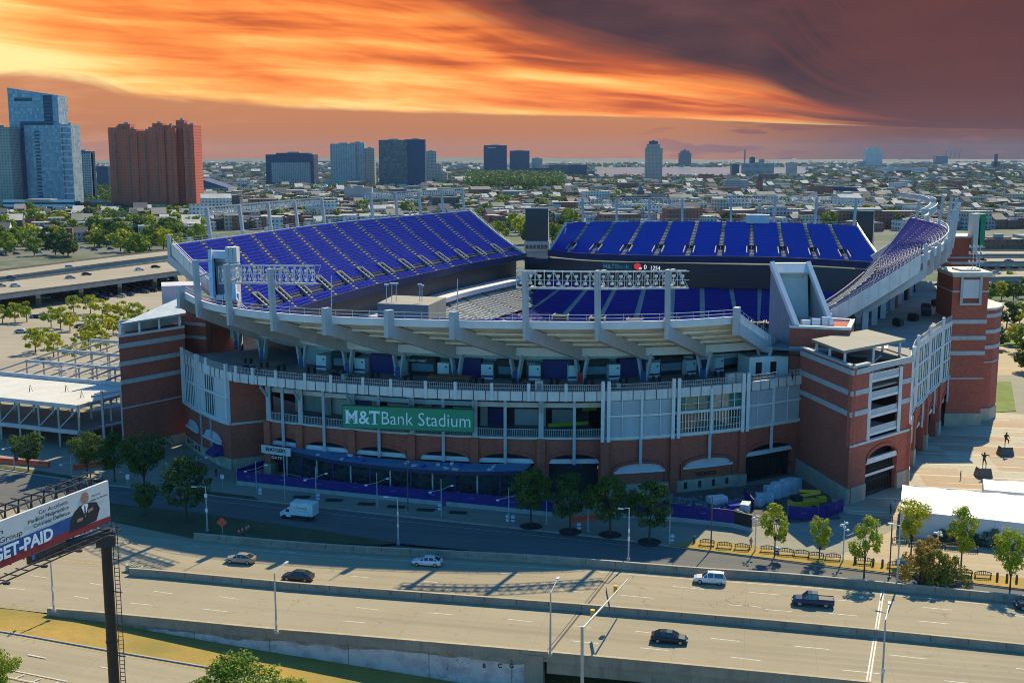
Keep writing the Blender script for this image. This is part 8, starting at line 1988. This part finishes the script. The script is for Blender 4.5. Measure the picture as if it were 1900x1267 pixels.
# red towers
a = [(0, .16, 237, 0, .6), (.10, .24, 230, .1, .5), (.15, .34, 240, -.06, .5), (.34, .52, 243, -.02, .5), (.48, .66, 236, -.08, .5), (.50, .62, 229, .1, .4), (.64, .74, 233, -.05, .6), (.70, .80, 238, -.16, .3), (.78, .92, 230, .05, .6), (.76, .86, 223, .2, .5), (.88, 1.0, 232, -.08, .6)]
far_building('red_apartment_tower', 'massive red brick apartment towers with stepped bays', 'tower', 210, 366, 398, [(f0, f1, t, 'redtower', 'tower_bay', d0, d1) for f0, f1, t, d0, d1 in a] + [(0, 1, 383, 'redtower', 'podium', -.2, .5)], depth=.5)
def FB(*a, **k): return far_building(*a, **k)
FB('glass_hotel', 'wide dark blue hotel block with pale vertical ribs', 'building', 495, 582, 352, [(0, 1, 287, 'bluedark', 'frame', .05, 1), (.12, .93, 302, 'hotel', 'ribbed_front', 0, .5), (.2, .9, 284, 'bluedark', 'crown', .2, .8)])
FB('pale_hotel', 'tall pale green hotel slab left of the mirror glass block', 'tower', 615, 694, 352, [(0, .58, 267, 'hotel2', 'slab', 0, .5), (.45, .78, 265, 'hotel2', 'slab', .1, .6), (.76, 1, 275, 'beige', 'side_slab', .15, .7), (-.1, .8, 334, 'tan', 'podium', -.3, .3)])
FB('mirror_hotel', 'broad mirror glass hotel with reflections left of centre', 'tower', 705, 788, 354, [(0, .62, 260, 'mirror', 'left_block', 0, .6), (.56, 1, 259, 'bluedark', 'right_block', .08, .7), (-.1, 1.0, 345, 'white', 'podium', -.25, .3)])
FB('pale_tower', 'small pale tower right behind the mirror glass hotel', 'tower', 789, 812, 340, [(0, .9, 281, 'grey', 'shaft', 0, 1)])
FB('stepped_flats', 'stepped beige flats in front of the small pale tower', 'building', 795, 830, 345, [(0, .4, 318, 'beige', 'block', 0, .5), (.3, .7, 305, 'beige', 'block', .1, .5), (.65, 1, 320, 'beige', 'block', 0, .5)])
o, c, w, ux, uy, Y = FB('blue_office', 'taller of two dark blue glass offices near the centre', 'tower', 898, 940, 329, [(0, 1, 270, 'bluedark', 'shaft', 0, .9)])
mb = MB(); p = c - ux * w * .32 - uy * .8; mb.beam(V3(p, D(CX, 274, Y).z), V3(p + ux * w * .35, D(CX, 274, Y).z), .5, 1.6); mb.build('roof_lettering', M['white'], o)
FB('blue_office', 'shorter dark blue glass office right of its taller twin', 'tower', 946, 982, 329, [(0, 1, 280, 'bluedark', 'shaft', 0, .9)])
FB('harbour_offices', 'low dark glass office group behind the wooded hill', 'building', 984, 1102, 331, [(0, .35, 312, 'bluedark', 'block', 0, .3), (.3, .62, 306, 'mirror', 'block', .05, .3), (.6, .88, 306, 'bluedark', 'block', 0, .25), (.9, 1.0, 317, 'mirror', 'block', 0, .3), (.04, .2, 294, 'beige', 'rear_tower', .3, .6)])
o, c, w, ux, uy, Y = FB('harbour_tower', 'slim tall beige tower by the water right of centre', 'tower', 1198, 1228, 341, [(0, 1, 275, 'beige', 'shaft', 0, 1), (.08, .85, 268, 'beige', 'upper_shaft', .1, .9), (.2, .72, 262, 'glassbox', 'crown', .25, .7)])
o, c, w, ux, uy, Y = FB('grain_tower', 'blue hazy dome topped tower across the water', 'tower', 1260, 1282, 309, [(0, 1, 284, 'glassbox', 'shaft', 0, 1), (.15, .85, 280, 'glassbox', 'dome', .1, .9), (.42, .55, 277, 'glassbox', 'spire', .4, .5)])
o, c, w, ux, uy, Y = FB('round_tower', 'pale rounded tower on the right horizon', 'tower', 1606, 1636, 312, [(0, 1, 280, 'white', 'shaft', 0, .9), (.14, .86, 274, 'white', 'crown', .1, .8), (-.35, .4, 300, 'grey', 'wing', .1, .6)])
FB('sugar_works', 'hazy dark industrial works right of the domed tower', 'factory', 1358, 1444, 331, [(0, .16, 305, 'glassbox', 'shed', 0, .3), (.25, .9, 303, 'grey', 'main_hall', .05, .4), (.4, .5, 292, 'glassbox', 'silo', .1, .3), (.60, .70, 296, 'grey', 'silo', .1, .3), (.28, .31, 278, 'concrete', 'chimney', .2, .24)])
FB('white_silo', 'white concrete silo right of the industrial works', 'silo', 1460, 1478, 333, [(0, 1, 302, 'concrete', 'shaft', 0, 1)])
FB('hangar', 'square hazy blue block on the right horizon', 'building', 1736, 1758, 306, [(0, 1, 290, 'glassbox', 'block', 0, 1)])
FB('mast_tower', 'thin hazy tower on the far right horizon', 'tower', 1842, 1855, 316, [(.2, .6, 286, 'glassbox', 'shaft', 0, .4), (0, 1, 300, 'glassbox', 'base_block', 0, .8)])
for k, x in enumerate((1755, 1763, 1771, 1779)):
    p = G(x, 300); cr = thing('harbour_crane', '%s harbour crane from the left on the hazy right horizon' % ('first', 'second', 'third', 'fourth')[k], 'crane', p, 'harbour cranes on the horizon'); mb = MB()
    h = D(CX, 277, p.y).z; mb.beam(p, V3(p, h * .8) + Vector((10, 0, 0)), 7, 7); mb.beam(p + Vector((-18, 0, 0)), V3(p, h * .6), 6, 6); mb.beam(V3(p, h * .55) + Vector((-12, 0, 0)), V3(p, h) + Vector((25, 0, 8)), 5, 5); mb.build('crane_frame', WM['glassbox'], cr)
# mid distance large blocks: (name, label, x0, x1, ybase, ytop, mat, depth)
BL = [('apartment_block', 'long brick and grey apartment block with flat tan roof behind the far deck', 1490, 1700, 424, 392, 'brick', .16), ('apartment_block', 'grey clad apartment block left of the long brick one', 1394, 1492, 420, 388, 'grey', .3),
 ('school_building', 'dark red brick building just behind the far upper deck', 1118, 1200, 416, 392, 'brick', .25), ('garage_building', 'grey metal roofed block right of the far scoreboard', 1060, 1118, 420, 398, 'dark', .4), ('teal_warehouse', 'wide blue green glass warehouse behind the far deck centre', 1252, 1320, 404, 389, 'glassbox', .25),
 ('brick_warehouse', 'long brick warehouse beyond the right hand freeway', 1806, 2100, 462, 444, 'brick', .12), ('office_slab', 'long pale office slab behind the left light truss', 470, 610, 372, 356, 'tan', .15), ('museum_building', 'cream stepped building with blank walls behind the left light trusses', 640, 690, 385, 348, 'concrete', .4),
 ('car_park_building', 'open sided grey parking building right of the red towers', 372, 470, 390, 372, 'grey', .3), ('brick_offices', 'low brick offices left of the red towers', 150, 212, 400, 376, 'brick', .3), ('dark_garage', 'dark garage at the foot of the red towers', 186, 240, 404, 386, 'dark', .3), ('green_warehouse', 'dark green waterside warehouse before the pale hotel', 480, 572, 384, 371, 'glassbox', .15),
 ('office_slab', 'glassy low office beyond the row houses right of centre', 1345, 1388, 362, 334, 'grey', .5), ('brick_hall', 'brick hall with low tower in the right middle distance', 1500, 1545, 372, 345, 'brick', .3), ('glass_offices', 'long glassy offices on the right middle distance', 1512, 1590, 370, 347, 'bluedark', .2), ('office_slab', 'dark offices right of the brick hall', 1548, 1600, 384, 360, 'grey', .4), ('long_shed', 'long pale harbour sheds on the right', 1640, 1720, 325, 312, 'white', .2), ('long_shed', 'long tan shed near the water right of centre', 1395, 1510, 344, 336, 'tan', .1), ('flats_block', 'pale flats block by the right hand edge', 1718, 1792, 342, 330, 'grey', .2),
 ('terrace_block', 'wide brick terrace left of the long street', 1040, 1115, 352, 342, 'brick', .3), ('pale_shed', 'pale shed with flat roof near the right edge', 1786, 1880, 414, 396, 'white', .4), ('low_store', 'low cream store beyond the right upper deck', 1636, 1700, 396, 386, 'tan', .5)]
for nme, lab, x0, x1, yb_, yt_, m_, dp in BL: FB(nme, lab, 'building', x0, x1, yb_, [(0, 1, yt_, m_, 'body', 0, 1), (.1, .25, yt_ - 3, m_, 'roof_block', .2, .6)], depth=dp)
# glass pyramid building and tent roofs
p0, p1 = G(372, 366), G(424, 366); gp = thing('sloped_glass_building', 'building with one long sloping glass roof right of the red towers', 'building', p0); z = D(CX, 332, p0.y).z
mb = MB(); mb.prism([(p0.x, p0.y), (p1.x, p1.y), (p1.x, p1.y + 60), (p0.x, p0.y + 60)], -1, 14); mb.build('base', WM['grey'], gp); mb = MB(); q = p0 + Vector((0, 0, z)); mb.face([V3(p0, 14), V3(p1, 14), q]); mb.face([V3(p0, 14) + Vector((0, 60, 0)), q + Vector((0, 60, 0)), V3(p1, 14) + Vector((0, 60, 0))]); mb.face([q, V3(p1, 14), V3(p1, 14) + Vector((0, 60, 0)), q + Vector((0, 60, 0))]); mb.face([V3(p0, 14), q, q + Vector((0, 60, 0)), V3(p0, 14) + Vector((0, 60, 0))]); mb.build('glass_roof', WM['glassbox'], gp)
tn = thing('tent_pavilion', 'white three peaked tensile tent in front of the pale hotel', 'pavilion', G(600, 356)); mb = MB()
for k in range(3):
    a, b = G(572 + k * 20, 357), G(594 + k * 20, 357); m = (a + b) / 2 + Vector((0, 12, 0)); zt = D(CX, 341, a.y).z; pk = V3(m, zt)
    ring_ = [V3(a, 9), V3(b, 9), V3(b, 9) + Vector((0, 24, 0)), V3(a, 9) + Vector((0, 24, 0))]
    for i in range(4):
        u, v = ring_[i], ring_[(i + 1) % 4]; mu, mv = u.lerp(pk, .5) - Vector((0, 0, 4)), v.lerp(pk, .5) - Vector((0, 0, 4)); mb.face([u, v, mv, mu]); mb.face([mu, mv, pk])
mb.build('tent_roof', M['white'], tn)
# churches
for x, y, yt_, lab in ((1408, 366, 322, 'brick church with square tower among the houses right of centre'), (1188, 384, 344, 'dark church spire behind the far light truss'), (373, 352, 296, 'thin dark steeple beside the red towers')):
    p = G(x, y); zt = D(CX, yt_, p.y).z; ch = thing('church', lab, 'church', p); mb = MB(); mb.box((p.x, p.y, 0), 9, 9, zt * .72); mb.build('tower', WM['brick'] if x == 1408 else WM['dark'], ch)
    mb = MB(); s = 4.5; b4 = [Vector((p.x + i * s, p.y + j * s, zt * .72)) for i, j in ((-1, -1), (1, -1), (1, 1), (-1, 1))]; [mb.face([b4[i], b4[(i + 1) % 4], V3(p, zt)]) for i in range(4)]; mb.build('spire', WM['dark'], ch)
    mb = MB(); mb.prism([(p.x + 5, p.y - 6), (p.x + 32, p.y - 6), (p.x + 32, p.y + 8), (p.x + 5, p.y + 8)], 0, 10); mb.hexa([Vector((p.x + 5, p.y - 6.5, 10)), Vector((p.x + 32, p.y - 6.5, 10)), Vector((p.x + 32, p.y + 8.5, 10)), Vector((p.x + 5, p.y + 8.5, 10))], [Vector((p.x + 5, p.y + .9, 17)), Vector((p.x + 32, p.y + .9, 17)), Vector((p.x + 32, p.y + 1.1, 17)), Vector((p.x + 5, p.y + 1.1, 17))]); mb.build('nave', WM['dark'], ch)
# houses
HM = [WM['brick'], WM['tan'], WM['grey'], WM['white'], WM['dark'], mat('slate_roof', (.10, .10, .11), .9, scale=.1), mat('pale_flat_roof', (.60, .56, .48), .9, scale=.1), mat('tar_roof', (.32, .28, .23), .9, scale=.1)]
CN = ['brick', 'tan', 'grey', 'white', 'dark']
def house_mb(mb, p, w, d, h, yaw, wm, rm, pitched):
    ca, sa = math.cos(yaw), math.sin(yaw); q = lambda x, y, z: Vector((p.x + x * ca - y * sa, p.y + x * sa + y * ca, z))
    b = [q(-w / 2, -d / 2, -1), q(w / 2, -d / 2, -1), q(w / 2, d / 2, -1), q(-w / 2, d / 2, -1)]; t = [V3(k, h) for k in b]
    mb.cur = wm
    for i in range(4): j = (i + 1) % 4; mb.face([b[i], b[j], t[j], t[i]])
    mb.cur = rm
    if pitched:
        r0, r1 = q(-w / 2, 0, h + d * .28), q(w / 2, 0, h + d * .28); mb.face([t[0], t[1], r1, r0]); mb.face([t[2], t[3], r0, r1]); mb.cur = wm; mb.face([t[1], t[2], r1]); mb.face([t[3], t[0], r0])
    else: mb.face([V3(k, h - .15) for k in t])
rh = random.Random(99); n_ind = 0; big = MB(); cand = []
def free(x, y): return not ((1100 < x < 1500 and 311 < y < 333) or (x < 370 and y < 405 and x < 368) or (895 < x < 1035 and 330 < y < 358))
tries = 0
while len(cand) < 9000:
    x = rh.uniform(-60, 1960); y = 300 + 126 * rh.random() ** 1.25
    if x < 370:
        y = 300 + 150 * rh.random() ** .9
        if y > 390 and rh.random() < .75: continue
    if not free(x, y) or (x > 1790 and y > 425): continue
    cand.append((y, x))
cand.sort(reverse=True)
for i, (y, x) in enumerate(cand):
    p = G(x, y, 0); ca_, sa_ = .9563, .2924; u_, v_ = p.x * ca_ + p.y * sa_, -p.x * sa_ + p.y * ca_; v_ = round(v_ / 36) * 36 + rh.choice((-8, 8)); p = Vector((u_ * ca_ - v_ * sa_, u_ * sa_ + v_ * ca_, 0)); far = p.y; w = rh.uniform(5, 12) * (1 + min(1.6, far / 4500)); d = rh.uniform(9, 16) * (1 + min(1.2, far / 5000)); h = rh.choice([6.5, 7.5, 8.5, 9.5, 11.5, 7]) * (1 + far / 16000); yaw = R(17) + rh.uniform(-.02, .02)
    if rh.random() < .03 and x > 370: w *= 2.2; h *= rh.uniform(1.2, 1.7)
    wm = rh.choice([0, 0, 0, 1, 2, 3, 4, 1, 3]); rm = rh.choice([5, 6, 7, 7, 7, 6, 5]); pit = rh.random() < (.25 if x < 400 else .10)
    if n_ind < 290 and far < 2400:
        mb = MB(); house_mb(mb, p, w * 1.15, d, h, yaw, wm, rm, pit); ho = mb.build('row_house' if not pit else 'gabled_house', HM); 
        ho.location = p; ho.data.transform(Matrix.Translation(-p)); tag(ho, 'AUTO', 'house', 'houses of the city beyond the stadium'); ho['q'] = CN[wm] + (' gabled house' if pit else ' flat roofed house'); n_ind += 1
    else: house_mb(big, p, w, d, h, yaw, wm, rm, pit)
tag(big.build('far_houses', HM), 'dense far off houses and flat roofs stretching to the horizon', 'houses', kind='stuff')
# far tree clumps
ft = MB(); rt_ = random.Random(17)
for i in range(7000):
    x = rt_.uniform(-60, 1960); y = 300 + 120 * rt_.random() ** 1.1
    if 1100 < x < 1500 and 311 < y < 331: continue
    p = G(x, y, 0); k = 1 + p.y / 5200; rr_ = rt_.uniform(4, 9.5) * k
    for q in range(10):
        a = rt_.uniform(0, 6.28); e = Vector((math.cos(a) * rr_ * rt_.random(), math.sin(a) * rr_ * rt_.random(), rt_.uniform(2, 8) * min(k, 1.5)))
        for _ in range(4 if p.y < 2500 else 3):
            d = Vector((rt_.gauss(0, 1), rt_.gauss(0, 1), rt_.gauss(0, .8))).normalized(); c = p + e + d * 2.0 * k; t = d.cross(Vector((rt_.uniform(-1, 1), rt_.uniform(-1, 1), 1))).normalized(); b = d.cross(t); s = 1.6 * k
            ft.face([c - t * s, c - b * s * .7, c + t * s, c + b * s * .7], uv=[(0, 0)] * 4)
for i in range(900):      # wooded hill left of centre
    x = rt_.uniform(872, 1040); y = rt_.uniform(330, 358); p = G(x, y, 0)
    for _ in range(14):
        d = Vector((rt_.gauss(0, 1), rt_.gauss(0, 1), abs(rt_.gauss(0, .8)))).normalized(); c = p + Vector((rt_.uniform(-12, 12), rt_.uniform(-12, 12), rt_.uniform(2, 22))) + d * 3; t = d.cross(Vector((rt_.uniform(-1, 1), 1, 0))).normalized(); b = d.cross(t); s = 3.6
        ft.face([c - t * s, c - b * s * .7, c + t * s, c + b * s * .7], uv=[(0, 0)] * 4)
tag(ft.build('far_trees', LF['far']), 'far off tree canopy between the houses up to the horizon', 'trees', kind='stuff')
# water, hills, long street
wt = mat('harbour_water', (.10, .13, .16), .22, var=.05, scale=.01, bump=.5, spec=.6)
sheet('water', [(1098, 320), (1130, 331), (1200, 341), (1235, 333), (1330, 330), (1345, 322), (1500, 322), (1560, 316), (1400, 313), (1240, 312), (1120, 314)], .6, wt)
sheet('water', [(1330, 308), (1900, 309), (1900, 305), (1330, 304)], .8, wt)
sheet('long_street', [(1026, 372), (1038, 345), (1042, 345), (1044, 372)], -.2, GM['lot'])
mb = MB(); hr = random.Random(3)
for lay, (Yh, base, amp) in enumerate(((9300, 8, 26), (11400, 22, 30))):
    P = []; x = -9000
    while x < 9000: P.append((x, base + amp * (.5 + .5 * math.sin(x / 1300 + lay * 2) * math.cos(x / 2900 + lay)) * (1.15 if x < 1500 else .45) + hr.uniform(-3, 3))); x += 110
    mb.ribbon([(x, Yh - 500, -2) for x, z in P], [(x, Yh, z) for x, z in P]); mb.ribbon([(x, Yh, z) for x, z in P], [(x, Yh + 1800, z * .6) for x, z in P])
struct(mb.build('hills', mat('wooded_hills', (.07, .085, .05), .95, scale=.004, c2=(.16, .15, .12))))
# ---------------------------------------------------------------- labels of the many look-alike things, told apart by their place
LAND = [(60, 'under the tall glass tower'), (180, 'left of the red towers'), (290, 'before the red towers'), (400, 'right of the red towers'), (545, 'near the dark ribbed hotel'), (655, 'near the pale hotel'), (750, 'near the mirror glass hotel'), (850, 'left of the blue offices'), (940, 'near the two blue offices'), (1040, 'by the wooded hill and long street'), (1130, 'left of the slim beige tower'), (1213, 'below the slim beige tower'), (1290, 'below the hazy domed tower'), (1400, 'below the industrial works'), (1500, 'above the far deck right half'), (1610, 'below the rounded far tower'), (1700, 'above the right light truss'), (1800, 'right of the light truss'), (1890, 'near the right edge')]
def tone(o):
    return o.get('q') or 'green tree'
grp = {}
for o in list(bpy.data.objects):
    if o.parent is None and o.get('label') == 'AUTO':
        x, y = PJ(o.location); l = min(LAND, key=lambda t: abs(t[0] - x))[1]
        dist = 'near' if y > 425 else 'mid distance' if y > 385 else 'distant'
        q = o.get('q') or ('leafy tree')
        grp.setdefault('%s %s %s' % (dist, q, l), []).append((x, y, o))
ORD = 'first second third fourth fifth sixth seventh eighth ninth tenth eleventh twelfth thirteenth fourteenth fifteenth sixteenth seventeenth eighteenth nineteenth twentieth'.split()
for k, L in grp.items():
    L.sort(key=lambda t: t[0])
    for i, (x, y, o) in enumerate(L):
        o['label'] = k if len(L) == 1 else '%s, %s from left' % (k, ORD[i] if i < 20 else str(i + 1) + 'th')
        if 'q' in o: del o['q']
# ---------------------------------------------------------------- haze
HAZE = True
if HAZE:
    hm = bpy.data.materials.new('haze_air'); hm.use_nodes = True; nt = hm.node_tree; nt.nodes.clear(); o_ = nt.nodes.new('ShaderNodeOutputMaterial'); v = nt.nodes.new('ShaderNodeVolumePrincipled')
    v.inputs['Density'].default_value = 0.000030; v.inputs['Color'].default_value = (0.40, 0.52, 0.68, 1); v.inputs['Anisotropy'].default_value = 0.0; nt.links.new(v.outputs[0], o_.inputs['Volume'])
    mb = MB(); mb.box((0, 6330, -7), 25000, 13000, 190); hz = mb.build('haze', hm); tag(hz, 'thin blue haze over the far city', 'haze', kind='stuff')
